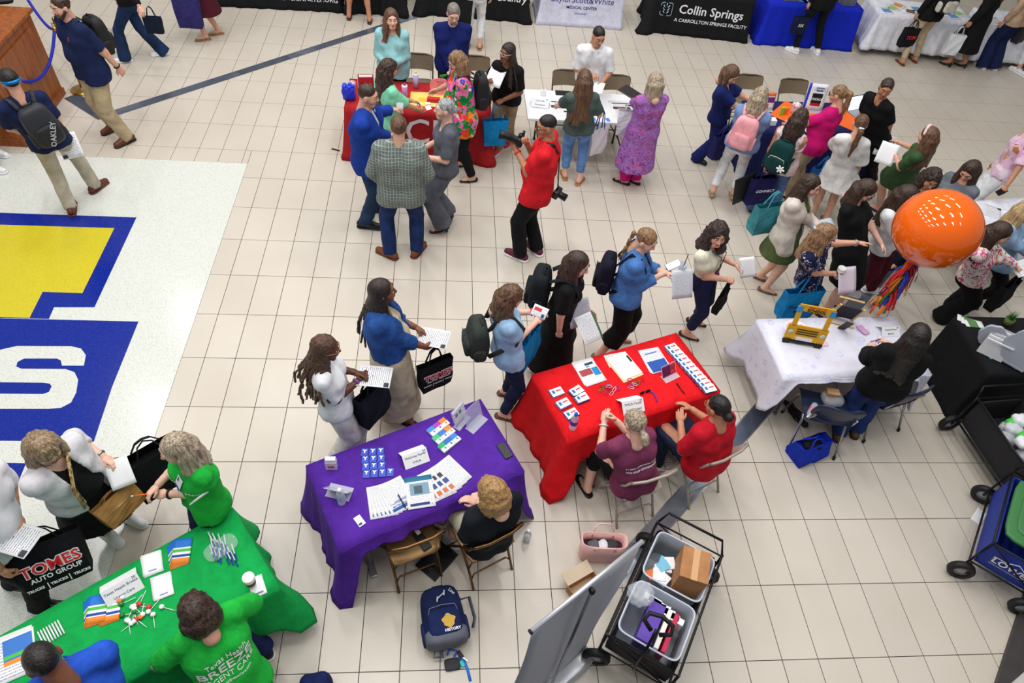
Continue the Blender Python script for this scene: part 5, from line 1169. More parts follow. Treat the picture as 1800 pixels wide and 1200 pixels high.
def backpack(label,p,F,m,w=.30,h=.44,d=.17,U=Z,pm=None,strap=True,extra=None,sh=None,name='backpack',zipm=None,sm=None):
    """F = direction in which the wearer faces"""
    t=thing(name,label,'backpack',tuple(p)); t.rotation_euler=eul(F,U); b=MB(); sm=sm or m
    def shp(q): k=1-.16*max(0,q[2]/h); return V(q[0]*k,q[1]*(1-.25*max(0,q[2]/h*2)),q[2])
    b.pillow((0,0,0),(w,d,h),4.5,9,fn=shp); b.build('main_compartment',m,t)
    b=MB(); b.pillow((0,-d*.48,-h*.17),(w*.78,d*.42,h*.46),4.5,7); o=b.build('front_pocket',pm or m,t)
    zm=zipm or mat((60,60,64),.4)
    b=MB(); b.tube([(-w*.36,-d*.60,-h*.06),(-w*.30,-d*.66,.035),(0,-d*.67,.045),(w*.30,-d*.66,.035),(w*.36,-d*.60,-h*.06)],.0035,5); b.build('zip',zm,o)
    b=MB(); b.tube([(-w*.46,-d*.10,-h*.1),(-w*.43,-d*.16,h*.30),(-w*.2,-d*.2,h*.44),(0,-d*.2,h*.465),(w*.2,-d*.2,h*.44),(w*.43,-d*.16,h*.30),(w*.46,-d*.10,-h*.1)],.004,5); b.build('zip',zm,t)
    b=MB(); b.tube([(-.045,d*.2,h*.46),(-.04,d*.1,h*.54),(.04,d*.1,h*.54),(.045,d*.2,h*.46)],.009,6); b.build('carry_handle',sm,t)
    for sg in (-1,1):
        b=MB(); b.pillow((sg*w*.5,-.0,-h*.25),(.04,d*.6,h*.38),4,5); b.build('side_pocket',pm or m,t)
        if strap and sh is not None:
            M=np.array(t.rotation_euler.to_matrix()); L=lambda q:(np.array(q)-np.array(p))@M
            N,R,F_,chest=sh['N']+sh['base'],sh['R'],sh['F'],sh['chest']+sh['base']; s=sh['s']; g=.055*(sh['b']**.6)
            pts=[V(sg*w*.25,d*.42,h*.40),L(N+R*sg*.105*s-F_*.06+Z*.035),L(N+R*sg*.115*s+F_*.045+Z*.02),L(chest+R*sg*.135*s+F_*(.082+g*.6)+Z*.05),L(chest+R*sg*.165*s+F_*(.03+g*.5)-Z*.12),V(sg*w*.42,d*.42,-h*.38)]
            fine=[]
            for i in range(len(pts)-1):
                for q in np.linspace(0,1,4)[:-1]: fine.append(lerp(pts[i],pts[i+1],q))
            fine.append(pts[-1]); b=MB(); b.tube(fine,.026,6,flat=.28); b.build('shoulder_strap',sm,t)
    return t
def wear(key,label,m,w=.30,h=.44,d=.17,dz=0,back=.235,dx=0,**k):
    J=PP[key]; p=lerp(J['waist'],J['chest'],.62)+J['base']-J['F']*(back+.05*(J['b']-1))+Z*dz+J['R']*dx; U=nrm(J['N']-J['P'])
    return backpack(label,p,J['F'],m,w,h,d,U=U,sh=J,**k)
def hand(key,k): return PP[key]['hand%d'%k]
def paper_in(key,k,label,yaw,w=.216,h=.28,m=None,off=(0,0,.015),tilt=25,roll=0,**kw):
    F=dirv(yaw)*math.cos(math.radians(tilt))+Z*math.sin(math.radians(tilt)); U=Z*math.cos(math.radians(tilt))-dirv(yaw)*math.sin(math.radians(tilt))+dirv(yaw-90)*math.sin(math.radians(roll))
    return sheet(label,hand(key,k)+V(*off)+F*h*.22,w,h,m or pagemat(w,h,((.2,.45,.30,.45,(90,92,100)),)),F=F,U=U,bend=.012,**kw)
def hang(key,k,label,yaw,w,h,d,m,hl=.14,off=(0,0,0),**kw):
    p=hand(key,k)+V(*off)-Z*(hl-.01); p[2]=max(p[2],h+.02); return tote(label,p,yaw,w,h,d,m,hl=hl,**kw)
def decal(key,garm,s_,size,m,up,side=0,front=False,sx=1,**kw):
    """print lettering onto a garment; up/side metres from the chest centre"""
    J=PP[key]; g=J[garm]; q=text(s_,size,m,J['root'],(0,0,0),sx=1,name='printed_lettering',**kw); F=J['F'] if front else -J['F']; Rr=np.cross(Z,F); ax=nrm(J['N']-J['P']); c=J['chest']+ax*up+Rr*side; U2=nrm(ax-F*(ax@F)); 
    bv=BVHTree.FromPolygons([v.co for v in g.data.vertices],[tuple(p.vertices) for p in g.data.polygons]); bm=bmesh.new(); bm.from_mesh(q.data)
    for v in bm.verts:
        w_=c+Rr*v.co.x*sx+U2*v.co.y+F*.5; h=bv.ray_cast(Vector(w_),Vector(-F),.9)
        z=v.co.z
        if h[0] is not None: v.co=h[0]+Vector(F)*(.004+(.001 if z>0 else 0))
        else: v.co=Vector(w_-F*.35)
    bm.to_mesh(q.data); bm.free(); return q
# ---------------------------------------------------------------- worn backpacks
BKP=mat((24,25,28),.7,var=.15,bump=.2)
wear('polo1','black backpack on the man in navy polo',BKP,.31,.46,.2)
o=wear('oakley','dark grey backpack with white brand lettering on the walking man',mat((44,46,52),.6,var=.12),.31,.46,.19,pm=mat((28,29,33),.6)); text('OAKLEY',.075,mat((190,194,200),.6),o,(.03,-.14,-.06),(math.radians(90),math.radians(-62),0),bold=.001)
wear('floral','black backpack on the woman in the tropical shirt',BKP,.30,.44,.18)
wear('pinkpack','pale pink backpack on the blonde woman in denim',cloth((244,166,176)),.30,.42,.17,pm=cloth((246,172,182)),zipm=mat((230,150,160),.5),sm=cloth((246,178,186)))
o=wear('tealpack','dark teal backpack with cream zips and a white ribbon bow',cloth((14,58,58)),.29,.40,.17,zipm=mat((226,214,180),.5),dz=-.06)
b=MB(); 
for a in range(6): b.pillow((.10+.028*math.cos(a*1.05),-.165,-.055+.028*math.sin(a*1.05)),(.05,.02,.022),3,4,M=Matrix.Rotation(-a*1.05,3,'Y'))
tag(b.build('ribbon_bow',WHITE,o),None,None,kind='stuff')
wear('blueblouse','dark olive backpack with key ring on the woman in pale blue',cloth((52,58,54)),.30,.38,.19,dz=-.08,back=.25)
wear('blackdress','black backpack with cream zips on the woman in the black dress',cloth((24,30,34)),.31,.44,.2,zipm=mat((226,218,190),.5),back=.25)
o=wear('braid','navy backpack with a black loop handle on the braided woman',cloth((20,22,40)),.30,.40,.17,dz=-.10,back=.24)
wear('khaki','black and white backpack with tan trim',cloth((30,30,34)),.30,.44,.2,pm=cloth((206,200,190)))
# ---------------------------------------------------------------- bags in hands
BKT=cloth((20,22,26)); NVT=cloth((30,30,84)); BLT=cloth((10,124,186)); TLT=cloth((62,140,152)); WTT=mat((226,226,228),.6)
TR=mat((232,40,50),.6)
def tomes(w): return [('TOMES',w*.26,.0005,-w*.36,WHITE),('TOMES',w*.26,0,-w*.36,TR),('AUTO GROUP',w*.11,.01,-w*.53,WHITE),('|',w*.12,-w*.15,-w*.68,WHITE),('|',w*.12,w*.15,-w*.68,WHITE)]+[('TRUCKS',w*.062,x,-w*.68,WHITE) for x in (-w*.32,0,w*.32)]
tote('large black tote with red Tomes lettering held by the left visitor',W(72,948,.80),-62,.46,.36,.14,BKT,txt=tomes(.46),hl=.10,tilt=28)
hang('denimdress',1,'small black tote with red Tomes lettering beside the beige dress',-60,.34,.34,.10,BKT,off=(.04,-.01,-.0),txt=tomes(.34),hl=.18)
hang('overalls',1,'plain dark navy tote on the arm of the woman in overalls',-35,.34,.40,.13,cloth((20,26,40)),off=(.02,-.02,-.02),hl=.16)
hang('sandalwalk',0,'purple and navy tote carried by the woman in dark red',-90,.40,.44,.12,cloth((48,44,104)),off=(-.18,-.05,.1))
hang('jeans',0,'small dark folder bag beside the person in jeans',-90,.26,.24,.06,cloth((18,30,52)),off=(.05,.14,.02))
hang('whitecardi',0,'large empty black tote hanging from the forearm in white cardigan',-50,.46,.42,.22,BKT,off=(.16,.16,.05),hl=.16)
t=tote('tan suede shoulder bag with zip across the black dress',PP['whitecardi']['base']+PP['whitecardi']['P']+PP['whitecardi']['F']*.26+Z*.02,-32,.32,.19,.11,cloth((150,112,62)),name='shoulder_bag',hl=.02,flare=.9,tilt=30)
b=MB(); b.tube([(-.12,-.075,-.08),(.10,-.075,-.07)],.003,5); b.build('zip',metal((190,180,150)),t)
J=PP['whitecardi']; b=MB(); B_=J['base']; b.tube([J['P']+B_+J['F']*.25+Z*.14+J['R']*.17,J['chest']+B_+J['F']*.20+J['R']*.10,J['N']+B_+J['F']*.06-J['R']*.09+Z*.02,J['N']+B_-J['F']*.08-J['R']*.10+Z*.01],.024,6,flat=.25); o=b.build('bag_strap',printed([(196,170,120),(120,90,50)],30)); tag(o,'patterned tan shoulder strap over the white cardigan','strap')
hang('braidpaper',0,'bright blue tote beside the woman with braids at the maroon table',-80,.34,.36,.12,BLT,off=(0,0,-.05),hl=.20)
hang('blueblouse',1,'teal blue tote on the arm of the woman in pale blue blouse',-30,.36,.36,.10,BLT,off=(-.10,-.10,-.02),hl=.12)
hang('bridge',1,'bright blue tote with black Bridge McKinney lettering',-80,.44,.38,.14,BLT,off=(-.27,-.03,.02),hl=.24,txt=[('THE BRIDGE',.068,0,-.16,mat((16,30,60),.6)),('MCKINNEY',.04,0,-.23,mat((16,30,60),.6))])
hang('graytee',1,'white tote with blue straps on the arm of the woman in jeans',-60,.28,.38,.10,WTT,off=(.08,-.06,.02),hl=.26,hm=cloth((30,70,160)))
hang('paisley',0,'white plastic shopping bag held by the woman in purple',-100,.28,.34,.14,mat((224,226,232),.35),off=(0,0,-.02),txt=[('+',.08,.04,-.16,TR)])
hang('tealpack',0,'navy tote with white Connect lettering held low',-80,.34,.40,.12,NVT,off=(.02,-.02,.02),hl=.1,txt=[('CONNECT',.055,.04,-.17,WHITE)])
o=sheet('black folder hanging beside the navy tote',hand('tealpack',0)+V(-.20,-.04,-.25),.30,.42,BLACK,name='folder',cat='folder',F=V(-.25,-.05,1),U=V(.3,-1,.2),th=.01)
hang('pinkpack',0,'purple navy tote on the arm of the denim jacket',-60,.32,.34,.1,NVT,off=(-.30,-.16,-.02),hl=.12)
hang('whitedress',0,'medium blue tote beside the white dress',-60,.36,.34,.12,cloth((24,86,150)),off=(-.16,-.20,-.1),hl=.12)
o=tote('teal canvas shoulder tote behind the cream cardigan',PP['cardigan']['base']+PP['cardigan']['chest']-PP['cardigan']['F']*.24+Z*.02-Z*.12,-75,.40,.36,.14,TLT,hl=.18)
hang('cream',1,'small black bag held by the woman in the cream blouse',-40,.20,.26,.06,BKT,off=(-.02,.02,-.06))
hang('khaki',0,'black tote with red print at the white cloth',-80,.32,.34,.1,BKT,off=(0,-.1,0),txt=[('TOM',.09,0,-.16,TR)])
hang('heels',0,'white plastic bag held by the woman in the long black dress',-100,.28,.36,.1,mat((224,226,232),.35),off=(-.1,-.05,.0))
hang('beigetop',1,'dark leather handbag on the arm of the beige top',-60,.32,.30,.12,mat((34,34,44),.5),off=(.12,-.1,.15))
hang('whitepants',0,'black jacket draped over the arm by the radio table',-90,.40,.46,.16,BKT,off=(-.02,-.18,.1),hl=.05)
hang('whitetrainers',0,'dark tote with white print at the royal blue cloth',-90,.28,.30,.08,cloth((20,28,60)),off=(-.06,-.1,0),txt=[('XX',.07,0,-.14,WHITE)])
hang('floralblouse',1,'black bag at the elbow of the pink floral blouse',-60,.3,.36,.1,BKT,off=(.22,-.1,-.1))
# ---------------------------------------------------------------- papers, phones and cups in hands
FORM=pagemat(.216,.28,((.25,.47,.32,.46,(60,62,70)),(-.05,0,-.06,-.03,(120,40,70)),(.12,.15,-.2,-.18,(230,80,90))),ink=(120,122,136),pitch=.016)
paper_in('oakley',1,'white checklist held by the man with the dark backpack',-60,m=FORM,tilt=-50)
paper_in('braidpaper',1,'blank white paper held up by the woman with braids',60,m=PAPER,tilt=40,off=(.06,0,.0),w=.22,h=.30)
paper_in('denimdress',0,'activity sheet held by the woman in the denim jacket and beige dress',-15,m=FORM,tilt=5,off=(.02,-.06,-.01))
paper_in('overalls',1,'activity sheet held by the woman in white overalls',-5,m=FORM,tilt=0,off=(.0,-.02,-.01))
paper_in('blueblouse',1,'small white booklet held by the woman in pale blue',60,.14,.11,pagemat(.14,.11,((-.4,.1,.0,.3,(200,50,60)),(.2,.4,-.4,-.1,(40,60,120)))),tilt=35,name='booklet',cat='booklet',th=.012,off=(-.03,.0,.03))
paper_in('blackdress',0,'green and white sheet held by the woman in the black dress',-60,m=pagemat(.216,.28,((-.5,-.4,-.5,.5,(70,110,90)),)),tilt=-35,off=(-.10,-.12,.05))
paper_in('blackdress',1,'grey printed sheet beside the long black dress',-70,m=pagemat(.216,.28,(),base=(190,192,204),pitch=.014),tilt=-60,off=(.16,.12,.30))
paper_in('braid',0,'printed sheet held by the woman with the blonde braid',-80,m=pagemat(.216,.28,(),base=(206,208,218)),tilt=-55,off=(.06,-.05,.02))
paper_in('cream',0,'folded white paper held by the woman in cream',-60,.15,.22,PAPER,tilt=-60,off=(.02,0,.08),roll=60)
paper_in('whitecardi',0,'blank paper held by the woman in white cardigan',-62,.16,.21,PAPER,tilt=-35,off=(.02,-.02,-.02))
paper_in('tomes',0,'checklist held by the visitor at the picture edge',-15,m=FORM,tilt=-5,off=(-.06,-.06,.0))
paper_in('greendress',0,'papers held by the woman in the green dress',-120,m=PAPER,tilt=-45,off=(-.08,0,.03))
paper_in('blackscrubs',0,'grey folder paper held low by the woman in black scrubs',-110,m=pagemat(.216,.28,(),False,base=(206,208,216)),tilt=-60,off=(-.04,-.04,0))
paper_in('bridge',1,'lilac paper held with the coffee cup',-80,m=pagemat(.216,.28,(),False,base=(224,214,230)),tilt=-50,off=(.08,-.02,.02))
paper_in('floralblouse',0,'white sheet held by the woman in the pink floral blouse',0,m=FORM,tilt=30)
paper_in('whitepolo',0,'papers held by the man in white',-110,m=PAPER,tilt=-20,w=.15,h=.2)
paper_in('cardigan',1,'pale blue leaflet held by the woman in the cream cardigan',0,.14,.2,mat((190,206,220),.6),tilt=20)
paper_in('jumpsuit',0,'small card held by the woman in the grey jumpsuit',180,.08,.11,PAPER,tilt=40)
paper_in('mint',1,'red and white card held by the woman in mint',20,.09,.13,pagemat(.09,.13,((-.5,.5,-.5,.0,(200,40,50)),),False),tilt=15)
def phone(label,p,F,U,lit=False,m=BLACK):
    t=thing('phone',label,'phone',tuple(p)); t.rotation_euler=eul(F,U); b=MB(); b.box((0,0,0),(.075,.155,.009)); bevel(b.build('case',m,t),.004,2); b=MB(); b.box((0,0,.005),(.067,.146,.001)); 
    b.build('screen',mat((235,240,250),.2,Emission_Color=(.9,.95,1,1),Emission_Strength=.6) if lit else mat((20,22,26),.1),t); return t
phone('smartphone with lit screen held by the woman with the braid',hand('braid',1)+V(.03,.03,.05),V(.9,.35,.25),V(-.2,-.5,1),True,mat((24,34,70),.4))
phone('dark phone held by the woman in white trousers at the right edge',hand('striped',0)+V(-.02,0,.02),V(-1,-.4,-.3),V(0,-.4,1))
def cup(label,p,lid=True,m=None,h=.13,r=.04,name='coffee_cup'):
    t=thing(name,label,'cup',tuple(p)); b=MB(); b.lathe([(0,0),(r*.72,0),(r,h),(r*.94,h),(r*.68,.006),(0,.006)],n=20); b.build('cup_body',m or mat((228,226,222),.6),t)
    if lid:
        b=MB(); b.lathe([(r*1.06,h-.006),(r*1.06,h+.006),(r*.92,h+.014),(r*.85,h+.012),(0,h+.010)],n=20); b.build('lid',mat((236,236,236),.4),t); b=MB(); b.lathe([(r*.85,h*.3),(r*.96,h*.72)],n=20); b.build('sleeve',mat((110,80,60),.8),t)
    return t
cup('white coffee cup with lid held beside the blue tote',hand('bridge',1)+V(.01,0,-.05))
cup('clear plastic cup in the hand of the man in blue blazer',hand('blazer',0)+V(.02,-.01,-.03),False,clear((236,240,245),.4),.10,.045,'plastic_cup')
t=cup('clear tumbler with dark straw held by the woman with the braid',hand('braid',0)+V(.06,.02,-.06),False,clear((190,200,220),.5),.20,.038,'tumbler'); b=MB(); b.tube([(0,0,.02),(.02,.02,.30)],.004,6); b.build('straw',BLACK,t)
def pen(label,p,F,c,tip=(30,30,30),L=.14,tl=.02):
    t=thing('pen',label,'pen',tuple(p)); t.rotation_euler=eul(F,Z+V(.01,.02,0)); b=MB(); b.tube([(0,-L/2,0),(0,L/2-tl,0)],.005,8); b.build('barrel',mat(c,.4),t); b=MB(); b.tube([(0,L/2-tl,0),(0,L/2-.012,0),(0,L/2,0)],[.0056,.0054,.0015],8); b.build('tip',mat(tip,.4),t); return t
pen('orange pen in the hand of the woman in green',hand('greentee',1)+V(-.05,.0,.0),V(-1,-.1,-.1),(236,110,30),(250,250,250))
pen('orange pencil in the hand of the woman in white cardigan',hand('whitecardi',1)+V(-.0,.03,.03),V(-1,-.25,.1),(236,140,40))
pen('white pen in the hand of the woman in black scrubs',hand('blackscrubs',1)+V(0,0,.0),V(-.4,-.6,-.8),(235,235,238))
# camera of the photographer
J=PP['photog']; c0=(hand('photog',0)+hand('photog',1))/2+V(.02,.0,.0); t=thing('camera','black camera with long lens held by the photographer','camera',tuple(c0)); t.rotation_euler=(0,math.radians(-12),math.radians(170)); CB=mat((18,18,20),.45)
b=MB(); b.pillow((0,0,0),(.07,.145,.10),7,6); b.build('camera_body',CB,t); b=MB(); b.pillow((0,0,.06),(.06,.06,.04),5,5); b.build('viewfinder',CB,t)
b=MB(); b.lathe([(.038,0),(.040,.02),(.040,.06),(.044,.065),(.044,.14),(.048,.15),(.050,.20),(.046,.20),(.040,.19),(0,.185)],(.03,0,-.005),20,M=Matrix.Rotation(math.radians(90),3,'Y')); b.build('lens',CB,t)
b=MB(); b.pillow((-.01,0,.105),(.03,.05,.03),5,4); b.build('hot_shoe_unit',CB,t)
J=PP['photog']; p=J['base']+J['P']-J['F']*.02+J['R']*-.02+V(.20,-.08,.02); t=thing('camera','second black camera hanging at the hip of the photographer','camera',tuple(p)); t.rotation_euler=(0,.2,math.radians(-30)); b=MB(); b.pillow((0,0,0),(.07,.14,.10),7,6); b.build('camera_body',CB,t); b=MB(); b.lathe([(.038,0),(.042,.09),(.036,.09),(0,.08)],(.03,0,0),18,M=Matrix.Rotation(math.radians(90),3,'Y')); b.build('lens',CB,t)
b=MB(); B_=J['base']; b.tube([p+V(0,0,.05),J['chest']+B_-J['F']*.15+J['R']*.09,J['N']+B_-J['F']*.085-J['R']*.08+Z*.015,J['N']+B_-J['R']*.11+Z*.035,J['N']+B_+J['F']*.05-J['R']*.10+Z*.0],.02,6,flat=.3); tag(b.build('camera_strap',BLACK),'black camera strap across the red polo back','strap')
# sunglasses worn backwards
J=PP['oakley']; hp=lambda x,y,z: J['Hc']+(J['Hb'][0]*x+J['Hb'][1]*y+J['Hb'][2]*z)*J['hs']+J['base']
b=MB(); 
b.tube([hp(.088*math.sin(t),-.016-.106*math.cos(t),.018) for t in np.linspace(-1.2,1.2,11)],.014,6,flat=1.3); o=b.build('sunglasses',mat((20,120,200),.15,.5)); tag(o,'mirrored sunglasses worn on the back of the head','sunglasses')
# name badges and printed lettering
def badge(key,garm,up,side,w,h,m,label=None):
    J=PP[key]; g=J[garm]; F=J['F']; Rr=np.cross(Z,F); c=J['chest']+Z*up+Rr*side; bv=BVHTree.FromPolygons([v.co for v in g.data.vertices],[tuple(p.vertices) for p in g.data.polygons]); hit=bv.ray_cast(Vector(c+F*.5),Vector(-F),.9)
    if hit[0] is None: return
    n=np.array(hit[1]); 
    if n@F<0: n=-n
    b=MB(); b.box((0,0,0),(w,h,.004)); o=b.build('name_badge',m,J['root'],tuple(np.array(hit[0])+n*.006)); o.rotation_euler=eul(nrm(Z-n*(Z@n)),n)
badge('teal','blouse',.05,-.09,.075,.035,mat((200,30,44),.4)); badge('greentee','shirt',.05,.06,.07,.09,pagemat(.07,.09,((-.5,.5,-.5,-.3,(40,50,140)),(-.4,-.1,.05,.4,(90,70,120)))))
decal('polo1','polo_shirt','S',.06,mat((220,110,70),.6),.03,.10,True)
decal('greentee','shirt','Urgent Care 2.0 is Here',.045,WHITE,-.015,-.01,True)
decal('greenseat','shirt','Texas Health',.05,WHITE,.05,.02); decal('greenseat','shirt','BREEZE',.085,WHITE,-.02,0,sx=1.25,bold=.001); decal('greenseat','shirt','URGENT CARE',.045,WHITE,-.08,0,sx=1.15); decal('greenseat','shirt','TexasHealthBreezeCare.com',.022,WHITE,-.12,0)
decal('maroontee','shirt','Y | YMCA of Metropolitan Dallas',.022,WHITE,-.03,0,bold=.0005); decal('maroontee','shirt','2023 STAFF CONFERENCE',.025,WHITE,-.075,0,bold=.0008)
# ---------------------------------------------------------------- purple table
A=25.5
def ptab(px,py,z=.7435): return W(px,py,z)
tent('white name card McKinney Family YMCA on the purple table',ptab(728,803),A-2,.21,.115,[('McKinney Family',.026),('YMCA',.026)])
acrylic('clear sign holder with white sheet at the far end of the purple table',ptab(812,742),A+30,.17,.19,pagemat(.17,.19,((-.3,-.1,.0,.2,(120,120,150)),(.0,.2,.0,.2,(120,120,150)))),d=.07)
acrylic('empty clear sign holder leaning at the purple table end',ptab(838,745),A+24,.20,.20,None,d=.09)
acrylic('clear sign holder lying open near the purple table corner',ptab(597,865),A-40,.19,.16,pagemat(.19,.16,((-.1,.45,-.2,.4,(238,232,236)),),False,base=(200,196,222)),lean=-35,d=.12)
t=thing('brochure_holder','small white brochure holder on the purple table','brochure holder',tuple(ptab(583,825)),math.radians(A-25)); b=MB(); b.box((0,.02,.05),(.09,.05,.10)); bevel(b.build('holder',clear((230,230,240),.5),t)); b=MB(); b.box((0,.02,.085),(.08,.035,.10)); b.build('brochures',PAPER,t); b=MB(); b.box((0,-.008,.05),(.05,.002,.02)); b.build('label',TR,t)
bottle('clear water bottle standing on the purple table',ptab(601,883))
cm=mat((28,80,190),.5)
for i in range(4):
    for j in range(3 if i else 4):
        p=W(640+j*14+(4-i)*1.0,833-i*12.5+j*-1.0,.745); t=thing('card_holder','blue plastic card holder with white logo on the purple table','card holder',tuple(p),math.radians(A-24+rnd.uniform(-4,4)),'blue card holders on the purple table'); b=MB(); b.box((0,0,.003),(.056,.075,.006)); bevel(b.build('holder',mat((34,72,190),.4),t),.002); text('Y',.04,WHITE,t,(0,.008,.0068),bold=.003)
for i,c in enumerate(((40,170,110),(40,110,200),(60,130,220),(60,190,130),(60,120,210),(236,140,60),(70,140,220),(170,60,180),(236,130,50))):
    q=W(777,768,.744); d=rot2((i%3-1)*.066+.02*(i//3),(i//3-1)*.09,math.radians(A+18)); block('%s topped booklet in the grid on the purple table'%('green','blue','blue','green','blue','orange','blue','purple','orange')[i],'booklet','booklet',(q[0]+d[0],q[1]+d[1],.744),(.062,.085,.022),pagemat(.062,.085,((-.5,.5,.0,.5,c),(0,.25,-.3,-.05,c)),False),A+18,'coloured booklets on the purple table',.001)
FL=pagemat(.216,.28,((-.4,.45,-.44,-.34,(40,90,160)),(-.2,.4,-.2,-.14,(150,160,190))))
for i in range(6): sheet('white flyer Better Health in the fan on the purple table',W(672+i*5,880-i*2,.7445+.001*i),.216,.28,FL,A-14+i*4,group='flyers fanned on the purple table')
text('BETTER HEALTH',.02,mat((40,70,140),.6),None,(0,0,0)) if False else None
FL2=pagemat(.216,.28,((-.5,.5,.34,.5,(40,110,140)),(-.35,.35,-.10,.28,(120,150,170)),(-.2,.1,-.05,.2,(70,90,100)),(-.4,.3,-.42,-.34,(40,60,120))))
sheet('flyer with photograph and teal header on the purple table',W(738,864,.752),.216,.28,FL2,A-16)
FL3=pagemat(.216,.28,((-.42,-.25,.10,.25,(60,62,80)),(-.42,-.22,-.15,.02,(60,80,130)),(-.42,-.25,-.40,-.24,(200,110,70))))
for i in range(4): sheet('white flyer with round pictures on the purple table',W(768+i*8,850-i*6,.7465+.001*i),.216,.28,FL3,A+2+i*5,group='picture flyers on the purple table')
o=[q for q in COL.objects if q.get('label')=='white flyer Better Health in the fan on the purple table'][-1]; text('BETTER HEALTH',.02,mat((40,80,150),.6),o,(0,-.085,.0015),bold=.0005); text('STRONGER FAMILIES',.018,mat((60,100,170),.6),o,(0,-.06,.0015))
pen('black pen lying on flyers on the purple table',W(706,880,.762),V(-.5,.9,0),(24,30,60))
block('black phone lying on the purple table','phone','phone',W(887,792,.7445),(.075,.155,.01),mat((22,24,28),.35),A+3)
block('small white card at the near edge of the purple table','business_card','card',W(632,915,.744),(.055,.09,.001),pagemat(.055,.09,((-.4,.1,-.4,-.2,(30,60,80)),),False),A+12,None,0)
# ---------------------------------------------------------------- red table
A=20.5
tent('white name card YMCA Youth and Government on the red table',W(1108,712,.7435),A-6,.21,.12,[('YMCA-Youth',.03),('Government',.03)])
bottle('water bottle with blue cap standing on the red table',W(1006,752,.7435),1.05,(30,70,190),(40,80,200),(225,225,240))
BK=pagemat(.13,.09,((-.5,-.42,-.5,.5,(40,70,140)),(-.5,.5,-.5,-.42,(40,70,140)),(-.3,-.1,-.1,.3,(40,120,160)),(.0,.4,.05,.2,(200,60,70))),False)
for i,(px,py,n) in enumerate(((978,690,1),(990,710,2),(1013,688,2),(1022,700,2),(1004,728,1))):
    for k in range(n): block('white booklet with blue edge near the red table corner','booklet','booklet',W(px,py,.744+.011*k),(.13,.09,.010),BK,A+4+5*(i%3),'booklets at the left of the red table',.001)
for i in range(11): block('white booklet with blue edge in the row on the red table','booklet','booklet',W(1180+i*6.6,612+i*7.2,.744+.002*i),(.13,.085,.012),BK,A+2-i*.6,'booklets in a row on the red table',.001)
CAR=[mat(c,.3,.6) for c in ((210,40,50),(40,150,70),(150,50,170),(210,210,216),(220,60,80))]
for cx,cy,n in ((1070,683,16),(1117,674,9)):
    for i in range(n):
        p=W(cx+rnd.gauss(0,9),cy+rnd.gauss(0,7),.748+.006*(i%3)); b=MB(); a=rnd.uniform(0,6.3); L_,w_=.028,.012
        b.tube([(L_*math.cos(q)*(1 if abs(math.cos(q))<2 else 1),w_*math.sin(q),0) for q in np.linspace(0,2*math.pi,13)[:-1]],.0028,5,closed=True); o=b.build('carabiner',CAR[i%5],None,tuple(p)); o.rotation_euler=(rnd.uniform(-.3,.3),rnd.uniform(-.3,.3),a); tag(o,'%s metal carabiner in the %s pile on the red table'%(('red','green','purple','silver','pink')[i%5],'larger' if n==16 else 'smaller'),'carabiner','carabiners on the red table')
for k in range(3): sheet('flyer with red and blue panels on the red table',W(1034+k,652+k,.745+.0012*k),.216,.28,pagemat(.216,.28,((-.42,.14,-.10,.16,(170,70,74)),(.16,.46,-.20,.14,(30,140,200)),(.0,.4,.28,.38,(50,60,70)),(.0,.16,.20,.26,(40,150,210))),False),A-2+k*2,group='panel flyers on the red table')
sheet('white form tilted beside the clipboard on the red table',W(1083,632,.745),.2,.15,pagemat(.2,.15,((-.4,-.3,-.3,-.1,(60,60,70)),)),A-6)
t=thing('clipboard','clipboard with blank form and black clip on the red table','clipboard',tuple(W(1097,645,.744)),math.radians(A+6)); b=MB(); b.box((0,0,.002),(.23,.31,.004)); b.build('board',mat((220,200,150),.6),t); b=MB(); b.box((.01,.01,.006),(.216,.28,.003)); b.build('paper',PAPER,t); b=MB(); b.box((.10,.06,.011),(.02,.08,.008)); bevel(b.build('clip',BLACK,t))
for k in range(3): sheet('flyer with wide blue picture on the red table',W(1150+k,632+k*.5,.745+.0012*k),.216,.28,pagemat(.216,.28,((-.44,.44,-.46,.0,(40,84,170)),(-.3,.3,.30,.36,(90,120,190)))),A-6+k*2,group='blue picture flyers on the red table')
acrylic('clear sign holder with purple insert on the red table',W(1178,662,.7435),A+8,.17,.12,pagemat(.17,.12,((-.5,.1,-.5,.5,(100,30,80)),(.1,.5,-.1,.4,(170,50,70))),False,base=(210,60,80)),lean=30,d=.09)
pen('black pen lying on the red table',W(1196,682,.749),V(-.35,.9,0),(24,24,28))
t=thing('sunglasses','dark sunglasses with blue cord on the red table','sunglasses',tuple(W(1132,690,.75)),math.radians(A)); b=MB(); 
b.pillow((-.02,0,.01),(.05,.012,.035),4,4); b.build('lens',BLACK,t); b=MB(); b.pillow((.04,0,.01),(.05,.012,.035),4,4); b.build('lens',BLACK,t); b=MB(); b.tube([(.06,.01,.01),(.08,-.03,.0),(.075,-.09,.0),(.06,-.13,0)],.005,5); b.build('cord',mat((40,60,190),.5),t)
